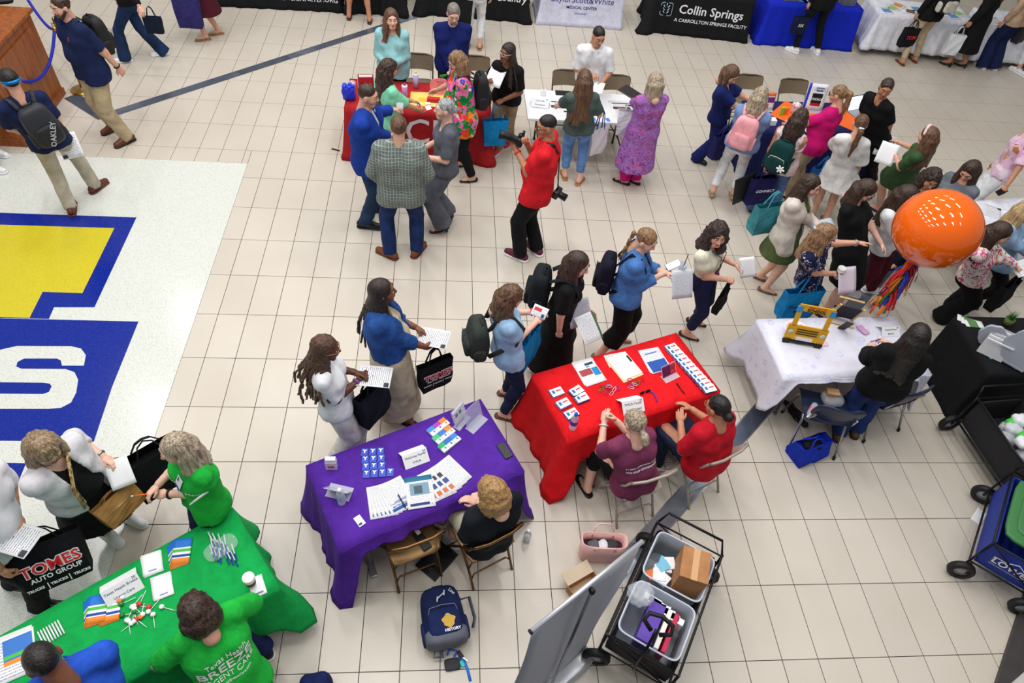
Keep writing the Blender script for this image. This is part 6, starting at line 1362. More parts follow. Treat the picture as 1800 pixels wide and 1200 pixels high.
# ---------------------------------------------------------------- green table
A=35.5
tent('white name card Texas Health Breeze Urgent Care on the green table',W(215,1032,.7435),A,.24,.12,[('Texas Health Breeze',.026),('Urgent Care',.026)])
BR=pagemat(.122,.19,((-.5,.5,.12,.5,(40,120,210)),(-.5,.5,-.06,.06,(80,190,70)),(-.5,.5,-.26,-.16,(30,70,160)),(-.5,.5,-.5,-.30,(240,140,50))),False,base=(236,238,242))
for gx,gy,n,ps in ((312,975,6,'beside the bagged pens'),(165,1075,5,'next to the white markers'),(190,1072,4,'next to the lollipops')):
    for k in range(n): sheet('blue green and orange brochure fanned %s'%ps,W(gx+k*1.5,gy-k*1.6,.7445+.0016*k),.122,.19,BR,A-14-k*3,group='brochures fanned %s'%ps)
for (x,y),n,ps in (((268,990),4,'beside the fanned brochures'),((284,1030),4,'nearest the seated helper in green')):
    for k in range(n): sheet('white note card in a stack %s'%ps,W(x+rnd.uniform(-1.5,1.5),y+rnd.uniform(-1.5,1.5),.7445+.0012*k),.13,.165,pagemat(.13,.165,((-.2,.2,-.36,-.30,(120,130,160)),),False),A-13+rnd.uniform(-3,3),group='white note cards on the green table %s'%ps)
LOL=[(236,236,238)]*4+[(210,50,40),(30,120,50),(236,120,40)]
for i in range(20):
    p=W(232+rnd.gauss(0,19),1082+rnd.gauss(0,14),.755); t=thing('lollipop','%s wrapped lollipop in the pile on the green table'%('white','white','white','white','red','dark green','orange')[i%7],'lollipop',tuple(p),rnd.uniform(0,6.3),'lollipops on the green table'); b=MB(); b.pillow((0,0,0),(.034,.034,.026),2.2,5); b.build('candy',mat(LOL[i%7],.25),t); b=MB(); b.tube([(.014,0,-.006),(.095,0,-.008)],.0026,5); b.build('stick',WHITE,t)
for i in range(16):
    p=W(372+(i%6)*8+rnd.uniform(-2,2),972-(i//6)*12+(i%6)*2,.750+.006*(i//6)); t=pen('white pen with blue grip in the clear bag on the green table',p,-dirv(A+82+rnd.uniform(-8,8)),(228,230,236),(30,50,160),.14,.055); tag(t,None,None,'pens on the green table')
b=MB(); b.pillow((0,0,.0),(.24,.15,.035),3,7,fn=lambda q:q+V(0,0,.004*math.sin(q[0]*60)*math.sin(q[1]*70))); o=b.build('plastic_bag',clear((215,240,235),.16,.1),None,tuple(W(388,962,.762)),math.radians(A+5)); tag(o,'clear plastic bag around the pens on the green table','bag')
sheet('white card under the coffee cup on the green table',W(452,1030,.7445),.10,.15,pagemat(.1,.15,((-.3,.3,-.4,-.3,(120,130,160)),),False),A-10)
cup('white lidded coffee cup standing on the green table',W(443,1028,.747))
for i in range(8):
    t=pen('white marker in the bundle near the blue shirt',W(72+i*5,1122-i*3,.75),dirv(A+95),(236,236,240),(236,236,240),.12); tag(t,None,None,'white markers on the green table')
for k in range(2): sheet('white form with coloured brochure at the end of the green table',W(22+k*3,1150+k*3,.7445+.0015*k),.24,.30,pagemat(.24,.30,((-.25,.45,-.1,.42,(60,120,200)),(-.25,.45,-.02,.06,(80,190,70)),(-.25,.45,-.16,-.06,(240,140,50))),True,pitch=.02),A-10,group='forms at the end of the green table')
# ---------------------------------------------------------------- doodle cloth table
A=3.2
t=thing('photo_frame_prop','yellow school bus cut-out frame standing on the doodle cloth','sign',tuple(W(1408,606,.7435)),math.radians(A-16)); t.scale=(1.3,1.3,1.3); YB=mat((222,166,30),.6); a=math.radians(12); M=Matrix.Rotation(-a,3,'X')
def up(x,z,dx,dz,m,nm,dy=.012,off=0): b=MB(); b.box((x,math.sin(a)*z-off,math.cos(a)*z),(dx,dy,dz),M=M); return b.build(nm,m,t)
up(0,.105,.30,.13,YB,'bus_front'); 
for sg in (-1,1): up(sg*.115,.23,.035,.14,YB,'upright'); up(sg*.12,.025,.05,.05,BLACK,'wheel'); up(sg*.12,.31,.04,.05,mat((60,150,210),.5),'scroll',.014,.001)
up(0,.325,.26,.055,YB,'header'); up(0,.14,.16,.007,BLACK,'grille',.003,.008); up(0,.12,.16,.007,BLACK,'grille',.003,.008); up(0,.10,.16,.007,BLACK,'grille',.003,.008); up(0,.06,.12,.03,mat((230,232,236),.5),'licence_plate',.003,.008); up(0,.022,.30,.02,BLACK,'bumper',.016)
for sg in (-1,1): b=MB(); b.lathe([(0,.006),(.02,.004),(.022,0)],(sg*.12,math.sin(a)*.11-.008,math.cos(a)*.11),14,M=Matrix.Rotation(math.radians(90),3,'X')); b.build('headlight',mat((200,205,180),.3),t)
text('SCHOOL',.034,mat((24,24,24),.6),t,(0,math.sin(a)*.315-.009,math.cos(a)*.315),(math.radians(90)-a,0,0),bold=.001); text('FIRST DAY OF',.02,mat((200,40,60),.6),t,(0,math.sin(a)*.34-.009,math.cos(a)*.34),(math.radians(90)-a,0,0))
t=thing('bowl','white bowl of wrapped pink candies on the doodle cloth','bowl',tuple(W(1395,588,.7435)),0); b=MB(); b.lathe([(0,0),(.05,0),(.10,.06),(.125,.085),(.118,.085),(.095,.058),(.045,.008),(0,.008)],n=24); b.build('bowl_shell',WHITE,t)
for i in range(46):
    b=MB(); r_=rnd.uniform(0,.085); q=rnd.uniform(0,6.3); b.pillow((0,0,0),(.03,.014,.012),3,3); o=b.build('candy',mat(rnd.choice(((226,60,110),(240,150,170),(200,30,70),(230,220,226))),.35)); o.location=W(1395,588,.7435)+V(r_*math.cos(q),r_*math.sin(q),.05+.018*rnd.random()+.02*r_/.085); o.rotation_euler=(rnd.uniform(-.5,.5),rnd.uniform(-.5,.5),rnd.uniform(0,6)); tag(o,'wrapped pink candy in the white bowl','candy','candies in the white bowl')
t=thing('chalkboard','small blackboard in a pale wooden frame on the doodle cloth','chalkboard',tuple(W(1478,572,.7435)),math.radians(A-22)); WF=mat((214,180,130),.5); a=math.radians(-24); M=Matrix.Rotation(a,3,'X')
def up2(x,z,dx,dz,m,nm,dy=.018): b=MB(); b.box((x,-math.sin(a)*-z*-1,math.cos(a)*z),(dx,dy,dz),M=Matrix.Rotation(-a,3,'X')); b.build(nm,m,t)
up2(0,.15,.22,.26,mat((34,34,42),.7),'board',.010)
for x,z,dx,dz in ((-.115,.15,.022,.30),(.115,.15,.022,.30),(0,.29,.25,.022),(0,.011,.25,.022)): up2(x,z,dx,dz,WF,'frame_rail')
b=MB(); b.box((.0,-.10,.10),(.07,.012,.22),M=Matrix.Rotation(.5,3,'X')); b.build('easel_leg',BLACK,t)
for k in range(6): block('lilac card in the stack on the doodle cloth','card','card',W(1515+k*.6,578+k*.5,.744+.003*k),(.075,.10,.003),mat((206,160,206),.6),A+14+k*3,'lilac cards on the doodle cloth',0)
tent('white folded name card on the doodle cloth',W(1560,582,.7435),A+2,.20,.10,[('Private Bell Base',.02),('Balloons',.02)])
for k in range(3): sheet('pink sticky note sheet beside the candy bowl',W(1432+k*8,590+k*7,.744+.001*k),.08,.06,mat((232,200,228),.6),A+rnd.uniform(-15,15),group='pink notes on the doodle cloth')
pen('blue pen held by the woman in the black sweater',hand('blacksweater',0)+V(.05,.02,.02),V(1,.2,.1),(40,60,190))
# ---------------------------------------------------------------- balloon
bp=W(1647,402,1.92); t=thing('balloon','giant glossy orange balloon with a ribbon tassel tied to the doodle table','balloon',tuple(V(bp[0],bp[1],.75)))
def balloonm():
    q=NT('balloon_rubber'); q.color((244,104,8)); return q.fin(.06,0,.5,Coat_Weight=.5,Coat_Roughness=.03,Subsurface_Weight=.15,Subsurface_Scale=.1)
BM=balloonm(); b=MB(); R_=.375; b.lathe([(0.001,-R_*.98)]+[(R_*math.sin(q)*(1-.06*(q/math.pi)**6),-R_*.96*math.cos(q)*(1.0 if q>.6 else 1.02)) for q in np.linspace(.10,math.pi-.001,26)][:],(0,0,bp[2]-.75),40); b.build('balloon_skin',BM,t)
b=MB(); b.lathe([(.03,-.03),(.012,0),(.02,.03)],(0,0,bp[2]-.75-R_-.01),12); b.build('knot',BM,t)
b=MB(); b.tube([(0,0,bp[2]-.75-R_-.03),(.01,0,.3),(0,0,.0)],.003,5); b.build('string',WHITE,t)
TC=[mat(c,.6) for c in ((214,40,44),(30,150,60),(240,140,30),(40,70,190),(220,50,60),(236,120,40))]
for i in range(96):
    q=rnd.uniform(0,6.3); z0=bp[2]-.75-R_-.01-.56*rnd.random(); L_=rnd.uniform(.12,.22); r0=rnd.uniform(.01,.03); r1=r0+rnd.uniform(.04,.10); v=[];w_=.017
    tx,ty=-math.sin(q),math.cos(q)
    for k in range(5):
        s_=k/4; r_=lerp(r0,r1,math.sin(s_*1.3)); 
        for sg in (-1,1): v.append((r_*math.cos(q)+sg*w_*tx,r_*math.sin(q)+sg*w_*ty,max(.01,z0-L_*s_*s_-.01*s_)))
    f=[(2*k,2*k+1,2*k+3,2*k+2) for k in range(4)]; o=obj('tassel_strip',npmesh('tassel_strip',v,f,False),t,mat=TC[i%6]); mm=o.modifiers.new('t','SOLIDIFY'); mm.thickness=.0015
# ---------------------------------------------------------------- chairs' loads and floor items by the doodle table
bottle('pink labelled water bottle lying on the navy plastic chair',V(6.03,-3.30,.482),1.0,(240,240,240),(230,120,150),(225,230,240),lay=(math.radians(90),0,math.radians(-40)))
b=MB(); b.pillow((0,0,.05),(.22,.18,.10),3,7,fn=lambda q:q+V(0,0,.006*math.sin(q[0]*50))); tag(b.build('plastic_bag',clear((225,225,235),.35),None,(6.22,-3.24,.455)),'clear plastic bag on the navy plastic chair','bag')
block('small cardboard box on the navy plastic chair','cardboard_box','box',(6.20,-3.22,.545),(.12,.08,.05),mat((190,150,110),.8),-10)
p=W(1432,775,.26); tote('royal blue tote with dark contents under the navy chair',p,-70,.36,.26,.20,cloth((20,50,180)),hl=.05); b=MB(); b.pillow((0,0,-.06),(.2,.14,.10),3,6); tag(b.build('scarf',cloth((22,22,26)),None,tuple(p+V(0,0,-.005))),'black folded cloth inside the royal blue tote','scarf')
# ---------------------------------------------------------------- black table with cloud boards
GC=mat((176,182,196),.6)
def cloud(label,p,yaw,w,h,th=.03):
    t=thing('cloud_board',label,'sign board',tuple(p),math.radians(yaw)); b=MB(); pts=[]
    for i in range(40):
        q=2*math.pi*i/40; r_=1+.10*abs(math.sin(q*3.5)); pts.append((w/2*r_*math.cos(q),h/2+h/2*r_*math.sin(q)+.03))
    v=[(x,-th/2,max(0,z)) for x,z in pts]+[(x,th/2,max(0,z)) for x,z in pts]; n=len(pts)
    b.add(v,[tuple(range(n)),tuple(range(n,2*n))[::-1]]+[(i,n+i,n+(i+1)%n,(i+1)%n) for i in range(n)]); b.build('board',GC,t); b=MB(); b.box((0,th,.03),(w*.5,.10,.02)); b.build('foot',GC,t); return t
cloud('large grey cloud board on the black cloth',W(1778,645,.745),-46,.40,.44)
cloud('small grey cloud board beside the grass pot on the black cloth',W(1728,606,.745),-30,.22,.24)
for k in range(4): t=thing('picture_frame','empty grey white frame in the stack on the black cloth','frame',tuple(W(1738+k*4,624-k*6,.745)),math.radians(-38),'grey frames on the black cloth'); b=MB(); a=.3; b.box((0,0,.10),(.24,.008,.20),M=Matrix.Rotation(-a,3,'X')); b.build('panel',mat((206,208,212),.5),t); b=MB(); b.box((0,-.028,.2),(.25,.014,.014)); b.build('rail',WHITE,t)
bottle('cola bottle with red cap on the black cloth',W(1772,632,.745),1.0,(210,30,36),(120,30,34),(120,90,90))
t=thing('grass_pot','artificial green grass tuft in a small pot on the black cloth','plant',tuple(W(1768,570,.745))); b=MB(); b.lathe([(0,0),(.04,0),(.05,.09),(.045,.09),(0,.08)],n=14); b.build('pot',mat((90,110,60),.7),t); b=MB()
for i in range(90):
    q=rnd.uniform(0,6.3); r_=rnd.uniform(0,.035); d_=V(math.cos(q),math.sin(q),0); h_=rnd.uniform(.12,.20); b.add([V(*(d_*r_)[:2],.08)+V(-d_[1],d_[0],0)*.003,V(*(d_*r_)[:2],.08)-V(-d_[1],d_[0],0)*.003,d_*(r_+.05*rnd.random())+Z*h_],[(0,1,2)])
tag(b.build('grass_blades',mat((40,120,30),.7,var=.25),t),None,None,kind='stuff')
for k in range(7): block('small white tag scattered on the black cloth','tag','tag',W(1742+rnd.uniform(-8,14),622+rnd.uniform(-5,8),.745),(.035,.025,.004),mat(rnd.choice(((236,236,238),(236,236,238),(240,170,60),(90,160,210))),.6),rnd.uniform(0,180),'small tags on the black cloth',0)
for k in range(3): sheet('glossy leaflet on the black cloth corner',W(1700+k*6,563+k*3,.745+.001*k),.10,.2,pagemat(.1,.2,((-.5,.5,-.2,.3,(90,140,80)),),False),60+k*12,group='leaflets on the black cloth')
# ---------------------------------------------------------------- floor: wagons, purse, boxes, banner
t=wagon('black folding wagon carrying two clear bins beside the banner',W(1160,1062,.30)[:2],58,.98,.50,mat((24,25,28),.6),.22,.52)
wc=np.array(t.location); wd=dirv(58); wn=dirv(148)
def bin_(label,off,L,D,z0,z1,side=0):
    p=V(wc[0],wc[1],z0)+wd*off+wn*side; t=thing('storage_bin',label,'bin',tuple(p),math.radians(58)); A_=clear((205,215,230),.42,.15); v=[];f=[]; H_=z1-z0; prof=[(.92,0),(.96,H_*.5),(1.0,H_),(1.06,H_),(1.06,H_-.015)]; ring=[]
    for k in range(24): q=2*math.pi*k/24; c_,s_=math.cos(q),math.sin(q); e=.25; ring.append((math.copysign(abs(c_)**e,c_),math.copysign(abs(s_)**e,s_)))
    for s_,z in prof:
        for x,y in ring: v.append((x*L/2*s_,y*D/2*s_,z))
    n=24
    for j in range(len(prof)-1):
        for k in range(n): f.append((j*n+k,j*n+(k+1)%n,(j+1)*n+(k+1)%n,(j+1)*n+k))
    b=MB(); b.add(v,f,0,True); b.add(v[:n],[tuple(range(n))[::-1]],0); b.build('bin_shell',A_,t); b=MB(); b.tube([(x*L/2*1.05,y*D/2*1.05,H_) for x,y in ring],.007,6,closed=True); b.build('rim',mat((200,208,222),.3),t); return p
b1=bin_('clear plastic bin holding a cardboard box in the wagon',.24,.40,.46,.25,.56); b2=bin_('clear plastic bin holding folders in the wagon',-.24,.42,.46,.25,.56)
def boxm(): return mat((176,124,80),.8,var=.08)
t=thing('cardboard_box','closed cardboard box standing in the clear bin','box',tuple(b1+wd*.02-wn*.10+Z*.10),math.radians(70)); b=MB(); b.box((0,0,.16),(.26,.22,.32)); bevel(b.build('carton',boxm(),t),.003); b=MB(); b.box((0,0,.3205),(.264,.05,.002)); b.build('tape',mat((206,160,116),.5),t)
for i in range(9): block('leaflet pack standing in the clear bin with the cardboard box','leaflet_pack','leaflets',b1+wd*rnd.uniform(-.12,.1)+wn*rnd.uniform(.04,.16)+Z*(.14+.02*rnd.random()),(.10,.08,.03),mat(rnd.choice(((40,90,190),(236,238,242),(230,120,40),(120,190,220),(236,238,242))),.5),rnd.uniform(0,90),'leaflet packs in the clear bin',.002)
for k,(off,c,w_) in enumerate(((.02,(92,60,170),.05),(-.05,(236,232,226),.03),(-.09,(190,24,70),.03))): block(('purple folder box in the clear bin','cream folder in the clear bin','crimson folder in the clear bin')[k],'folder','folder',b2+wd*(-.02)+wn*(off*1.4)+Z*.04,(.32,.12 if k==0 else .035,.23),mat(c,.5),58)
for i in range(6): block('white paper bundle in the clear bin with folders','paper_bundle','paper',b2+wd*(.10+.01*i)+wn*(-.12+.04*i)+Z*(.10),(.05,.14,.16),PAPER,58+rnd.uniform(-12,12),'paper bundles in the clear bin',.001)
b=MB(); b.pillow((0,0,0),(.20,.18,.14),2.4,10,fn=lambda q:q*(1+.13*math.sin(q[0]*70)*math.sin(q[1]*60+1)*math.sin(q[2]*80))); tag(b.build('bubble_wrap',clear((225,230,240),.35,.1),None,tuple(b2+wd*.10+wn*.18+Z*.34)),'crumpled clear bubble wrap at the bin edge','packaging')
t=wagon('black fabric folding wagon filled with bags at the right',(8.00,-3.69),95,.82,.50,mat((34,34,38),.7,var=.1),.22,.58,False); wc2=np.array(t.location)
for i in range(12):
    b=MB(); b.pillow((0,0,0),(.16,.14,.10),2.6,6,fn=lambda q:q*(1+.12*math.sin(q[0]*60+i)*math.sin(q[1]*70))); c=rnd.choice(((230,232,238),(236,238,242),(200,205,214),(60,200,60),(214,60,90),(225,228,236))); o=b.build('plastic_bag',mat(c,.3) if i%3 else clear((228,230,238),.5),None,tuple(wc2+V(rnd.uniform(-.13,.13),rnd.uniform(-.28,.22),.44+.05*(i%3)))); tag(o,'%s crumpled plastic bag inside the black fabric wagon'%{(60,200,60):'bright green',(214,60,90):'pink red',(200,205,214):'grey'}.get(c,'white') if i%3 else 'clear crumpled plastic bag inside the black fabric wagon','bag','bags inside the black fabric wagon')
t=wagon('blue folding wagon with white house logo and black wheels',(7.52,-4.61),50,.84,.48,mat((20,50,150),.6),.24,.58,False)
text("LOWE'S",.095,WHITE,t,(-.432,0,.385),(math.radians(90),0,math.radians(-90)),bold=.002); b=MB(); b.tube([(-.432,-y,z) for y,z in ((-.17,.33),(-.17,.43),(-.08,.43),(0,.48),(.08,.43),(.17,.43),(.17,.33))],.004,5,closed=True); b.build('logo_outline',WHITE,t)
wc3=np.array(t.location); t=thing('bin_cover','green plastic bin lid resting on the blue wagon','lid',tuple(wc3+dirv(50)*.02+Z*.585),math.radians(50)); b=MB(); b.pillow((0,0,.02),(.72,.46,.04),7,7); b.build('lid_panel',mat((58,120,66),.5),t); b=MB(); b.pillow((0,0,.042),(.54,.32,.02),6,5); b.build('raised_panel',mat((58,120,66),.5),t); b=MB(); b.tube([(-.30,-.05,.045),(-.33,-.05,.05),(-.33,.05,.05),(-.30,.05,.045)],.01,6); b.build('grip',mat((40,96,50),.5),t)
block('small cardboard carton on the blue wagon','cardboard_box','box',wc3+dirv(50)*.12-dirv(140)*.12+Z*.645,(.26,.22,.16),boxm(),40)
sheet('white leaflet lying on the floor by the blue wagon',W(1722,907,.003),.10,.2,PAPER,-50); 
# pink handbag
t=thing('handbag','pink leather handbag full of clothes on the floor','handbag',tuple(W(1052,975,.0)),math.radians(-4)); PK=mat((240,192,188),.5,var=.04); ring=[]
b=MB(); v=[];f=[]; n=24; prof=[(.98,.85,0),(1.06,.92,.04),(1.08,.88,.14),(1.14,.84,.29)]
for k in range(n): q=2*math.pi*k/n; c_,s_=math.cos(q),math.sin(q); e=.45; ring.append((math.copysign(abs(c_)**e,c_),math.copysign(abs(s_)**e,s_)))
for sx,sy,z in prof:
    for x,y in ring: v.append((x*.17*sx,y*.085*sy,z+.02*abs(x)**3*(z>.2)))
for j in range(3):
    for k in range(n): f.append((j*n+k,j*n+(k+1)%n,(j+1)*n+(k+1)%n,(j+1)*n+k))
b.add(v,f,0,True); b.add(v[:n],[tuple(range(n))[::-1]],0); o=b.build('bag_body',PK,t); mm=o.modifiers.new('t','SOLIDIFY'); mm.thickness=.006
b=MB(); b.add([(x*.97,y*.97,.16) for x,y,z in v[2*n:3*n]],[tuple(range(n))]); b.build('lining',mat((70,18,36),.7),t)
for sg in (-1,1): b=MB(); b.tube([(-.09,sg*.066,.22),(-.085,sg*.085,.30),(-.05,sg*.11,.37),(.05,sg*.11,.37),(.085,sg*.085,.30),(.09,sg*.066,.22)],.008,7); b.build('handle',PK,t)
for i,c in enumerate(((90,92,100),(220,222,228),(60,60,66))): b=MB(); b.pillow((0,0,0),(.10,.09,.07),2.6,6,fn=lambda q:q*(1+.1*math.sin(q[0]*80+i))); tag(b.build('folded_cloth',cloth(c),None,tuple(W(1052,975,0)+V(-.08+.08*i,.0,.20))),('dark grey crumpled cloth in the pink handbag','pale crumpled cloth in the pink handbag','charcoal crumpled cloth in the pink handbag')[i],'cloth')
# open cardboard box
t=thing('cardboard_box','open empty cardboard box on the floor behind the banner','box',tuple(W(1030,1045,0)),math.radians(28)); w_,d_,h_=.26,.22,.11; CBM=boxm()
b=MB(); b.box((0,0,.003),(w_,d_,.006)); b.build('bottom',mat((196,168,136),.8),t)
for x,y,dx,dy in ((0,-d_/2,w_,.005),(0,d_/2,w_,.005),(-w_/2,0,.005,d_),(w_/2,0,.005,d_)): b=MB(); b.box((x,y,h_/2),(dx,dy,h_)); b.build('side',CBM,t)
b=MB(); b.box((0,d_/2+.05,h_+.01),(w_,.11,.004),M=Matrix.Rotation(.2,3,'X')); b.build('flap',mat((206,186,160),.8),t)
bottle('clear water bottle standing on the floor by the boy',W(925,950,0),1.0,(240,240,240),(220,226,236))
t=thing('binder','black flat binder on the floor under the empty chair','binder',tuple(W(768,985,.0)),math.radians(50)); b=MB(); b.box((0,0,.01),(.30,.22,.02)); bevel(b.build('cover',mat((26,26,30),.5),t))
t=thing('phone','black phone with white sticker lying on the empty brown chair','phone',tuple(W(742,950,.462)),math.radians(35)); b=MB(); b.box((0,0,.005),(.075,.17,.01)); bevel(b.build('case',BLACK,t)); b=MB(); b.box((0.01,.09,.013),(.035,.07,.003)); b.build('sticker',WHITE,t)
block('silver metal bar below the purple cloth','metal_bar','bar',W(655,1003,0),(.05,.14,.05),mat((170,172,178),.35,.7),20)
# banner stand
bl,brt=V(2.90,-5.86,0),V(3.57,-5.38,0); dv=nrm(brt-bl); nn=V(dv[1],-dv[0],0); Lb=np.linalg.norm(brt-bl); t=thing('banner_stand','retractable banner stand seen from its grey back','banner',tuple((bl+brt)/2),math.atan2(dv[1],dv[0]))
b=MB(); v=[];f=[]
for i in range(9):
    for j in range(13): x=-Lb/2+Lb*i/8; z=.08+1.9*j/12; v.append((x,.012*math.sin(i*.8+j*.5),z))
for i in range(8):
    for j in range(12): q=i*13+j; f.append((q,q+13,q+14,q+1))
o=obj('graphic_panel',npmesh('panel',v,f),t,mat=mat((186,190,202),.5)); mm=o.modifiers.new('t','SOLIDIFY'); mm.thickness=.003
b=MB(); b.tube([(-Lb/2-.01,0,1.985),(Lb/2+.01,0,1.985)],.014,10); b.build('top_rail',mat((210,212,220),.3,.5),t); b=MB(); b.tube([(-Lb/2-.015,0,1.985),(-Lb/2-.005,0,1.985)],.016,10); b.build('rail_cap',BLACK,t)
b=MB(); b.tube([(0.0,-.05,.08),(0.0,-.03,1.95)],.010,8); b.build('support_pole',mat((130,132,138),.3,.8),t); b=MB(); b.pillow((0,-.03,1.95),(.03,.04,.05),3,4); b.build('pole_clip',BLACK,t)
b=MB(); b.pillow((0,-.02,.05),(Lb+.04,.20,.10),7,7); b.build('base_cassette',mat((190,192,198),.25,.7),t)
# navy school backpack with emblem on floor
p=W(778,1083,.12); t=backpack('navy and grey school backpack with gold emblem lying on the floor',p,-Z,cloth((22,32,74)),.33,.46,.20,U=nrm(V(-.20,.98,.05)),pm=cloth((26,38,84)),strap=False,zipm=mat((120,124,136),.5))
b=MB(); b.pillow((0,-.02,-.17),(.335,.21,.14),4,6); b.build('base_panel',mat((96,100,112),.8,var=.1),t); GLD=mat((206,164,60),.6)
b=MB(); v=[(.05*math.cos(q)*(1+.16*math.sin(5*q)),.05*math.sin(q)*(1+.12*math.sin(4*q+1))) for q in np.linspace(0,2*math.pi,25)[:-1]]; b.add([(x+.03,-.142,z-.085) for x,z in v],[tuple(range(24))[::-1]]); b.add([(x+.03,-.128,z-.085) for x,z in v],[]); b.build('gold_emblem',GLD,t); text('HISTORY',.03,WHITE,t,(.05,-.140,-.155),(math.radians(90),0,0),bold=.001)
b=MB(); b.tube([(-.03,-.112,.10),(.03,-.112,.14)],.005,5); b.build('logo_bar',mat((200,204,210),.5),t)
for k in range(2): b=MB(); b.tube([(-.03+.06*k,-.112,.08+.04*k),(-.03+.06*k+.01,-.112,.12+.04*k)],.007,5); b.build('logo_bar',mat((200,204,210),.5),t)
text('Linc',.035,WHITE,t,(.10,-.085,.15),(math.radians(90),math.radians(50),0))
b=MB(); b.tube([(.16,.0,.10),(.24,.04,.12),(.25,.05,-.05),(.22,.05,-.12)],.02,6,flat=.3); b.build('shoulder_strap',mat((84,88,104),.8),t); b=MB(); b.tube([(-.10,.05,-.22),(-.12,.06,-.27),(-.05,.06,-.28),(-.06,.05,-.22)],.014,6,flat=.4); b.build('shoulder_strap',mat((84,88,104),.8),t)
t=thing('wallet','dark grey wallet with blue lanyard and keys on the floor','wallet',tuple(W(795,1168,0)),math.radians(8)); b=MB(); b.pillow((0,0,.012),(.12,.09,.024),7,5); b.build('wallet_body',mat((46,48,56),.7),t); b=MB(); b.tube([(.05,.04,.01),(.09,.02,.006),(.11,-.05,.004),(.12,-.14,.004)],.011,6,flat=.25); b.build('lanyard',mat((30,110,220),.6),t); b=MB(); b.tube([(.02,.05,.02),(.05,.09,.02),(-.01,.11,.02),(-.03,.07,.02)],.008,6,flat=.3); b.build('lanyard',mat((30,90,200),.6),t); b=MB(); b.box((.07,.06,.02),(.03,.06,.014),.5); bevel(b.build('car_key',BLACK,t)); b=MB(); b.box((.10,.02,.02),(.008,.06,.004),.8); b.build('key',metal((190,190,196)),t); b=MB(); b.box((.075,-.01,.015),(.03,.05,.01),.4); bevel(b.build('key_tag',mat((40,200,190),.5),t))
b=MB(); b.pillow((0,0,.10),(.24,.2,.20),3,8,fn=lambda q:q*(1+.06*math.sin(q[0]*40))); tag(b.build('drawstring_bag',cloth((22,32,80)),None,tuple(W(560,1215,.0))),'dark navy bundled bag on the floor by the green table','bag')
sheet('folded black strap loop beside the maroon cloth',W(590,263,.005),.03,.12,BLACK,70,name='strap_loop',cat='strap')
# ---------------------------------------------------------------- maroon table
acrylic('red sign with white text on the maroon table',on('maroon',.13,.55),8,.22,.24,pagemat(.22,.24,((-.4,.4,.30,.42,(236,226,226)),(.05,.3,-.3,-.05,(220,150,90)),(-.3,-.15,-.3,.0,(60,20,24))),False,base=(160,24,36)),lean=12)
cup('clear plastic cup at the corner of the maroon table',on('maroon',.03,.62),False,clear((236,236,240),.4),.11,.045,'plastic_cup')
b=MB(); b.pillow((0,0,.09),(.17,.12,.18),4,8,fn=lambda q:q*(1+.07*math.sin(q[0]*60)*math.sin(q[2]*50))+V(0,0,0)); o=b.build('gift_bag',mat((26,50,200),.4),None,on('maroon',.02,.28)); tag(o,'crumpled royal blue gift bag on the maroon table','bag'); b=MB()
for k in range(5): b.pillow((.06*math.cos(k*1.25),.04*math.sin(k*1.25),.19),(.06,.05,.05),2.5,4)
tag(b.build('tissue_top',mat((36,64,214),.4),o),None,None,kind='stuff')
for u,v_,c,l_ in ((.47,.80,(176,166,220),'lilac tumbler with yellow duck topper on the maroon table'),(.80,.72,(186,170,206),'lilac tumbler with purple topper on the maroon table'),(.40,.36,(190,130,180),'pink tumbler near the white letters of the maroon table')):
    t=cup(l_,on('maroon',u,v_),False,mat(c,.35),.20,.04,'tumbler'); b=MB(); b.lathe([(.041,.198),(.038,.21),(0,.212)],n=18); b.build('lid',mat((214,214,220),.3),t); b=MB(); b.pillow((0,0,.225),(.035,.03,.03),2.5,4); b.build('topper',mat((240,200,40) if 'duck' in l_ else (120,60,150),.4),t)
t=thing('apple_sign','pink apple shaped sign with green leaf on the maroon table','sign',on('maroon',.64,.62),0); v=[]
for q in np.linspace(0,2*math.pi,33)[:-1]: r_=.125*(1-.12*math.sin(q)**8*(1 if math.sin(q)>0 else .3)); v.append((r_*1.05*math.cos(q),r_*math.sin(q)+.12))
b=MB(); n=len(v); b.add([(x,-.006,z) for x,z in v]+[(x,.006,z) for x,z in v],[tuple(range(n)),tuple(range(n,2*n))[::-1]]+[(i,n+i,n+(i+1)%n,(i+1)%n) for i in range(n)]); b.build('apple_panel',mat((240,140,150),.6),t); b=MB(); b.pillow((.05,0,.27),(.10,.012,.04),2.2,5,M=Matrix.Rotation(-.4,3,'Y')); b.build('leaf',mat((40,150,50),.6),t); b=MB(); b.tube([(0,0,.24),(.01,0,.28)],.006,6); b.build('stem',mat((40,130,50),.6),t); b=MB(); b.box((0,.03,.003),(.12,.08,.006)); b.build('foot',mat((240,140,150),.6),t)
for k,s_ in enumerate(('Thank','you','for all','you do')): text(s_,.035,mat((190,60,90),.6),t,(0,-.0075,.18-.038*k),(math.radians(90),0,0))
sheet('yellow mat with pattern at the centre of the maroon table',on('maroon',.58,.42,.7445),.55,.36,pagemat(.55,.36,((-.3,0,-.2,.1,(240,180,60)),),False,base=(236,206,110)),0,name='table_mat',cat='mat')
block('red box with white Smile lettering on the maroon table','gift_box','box',on('maroon',.60,.36,.747),(.17,.07,.05),mat((200,36,44),.5),-5)
text('SMILE',.04,WHITE,None,None) if False else None
for k,(u,v_) in enumerate(((.50,.22),(.56,.26),(.66,.24),(.70,.42),(.62,.20))): block('white folded card on the maroon table','card','card',on('maroon',u,v_,.747),(.07,.05,.012),PAPER,20*k,'white folded cards on the maroon table',.002)
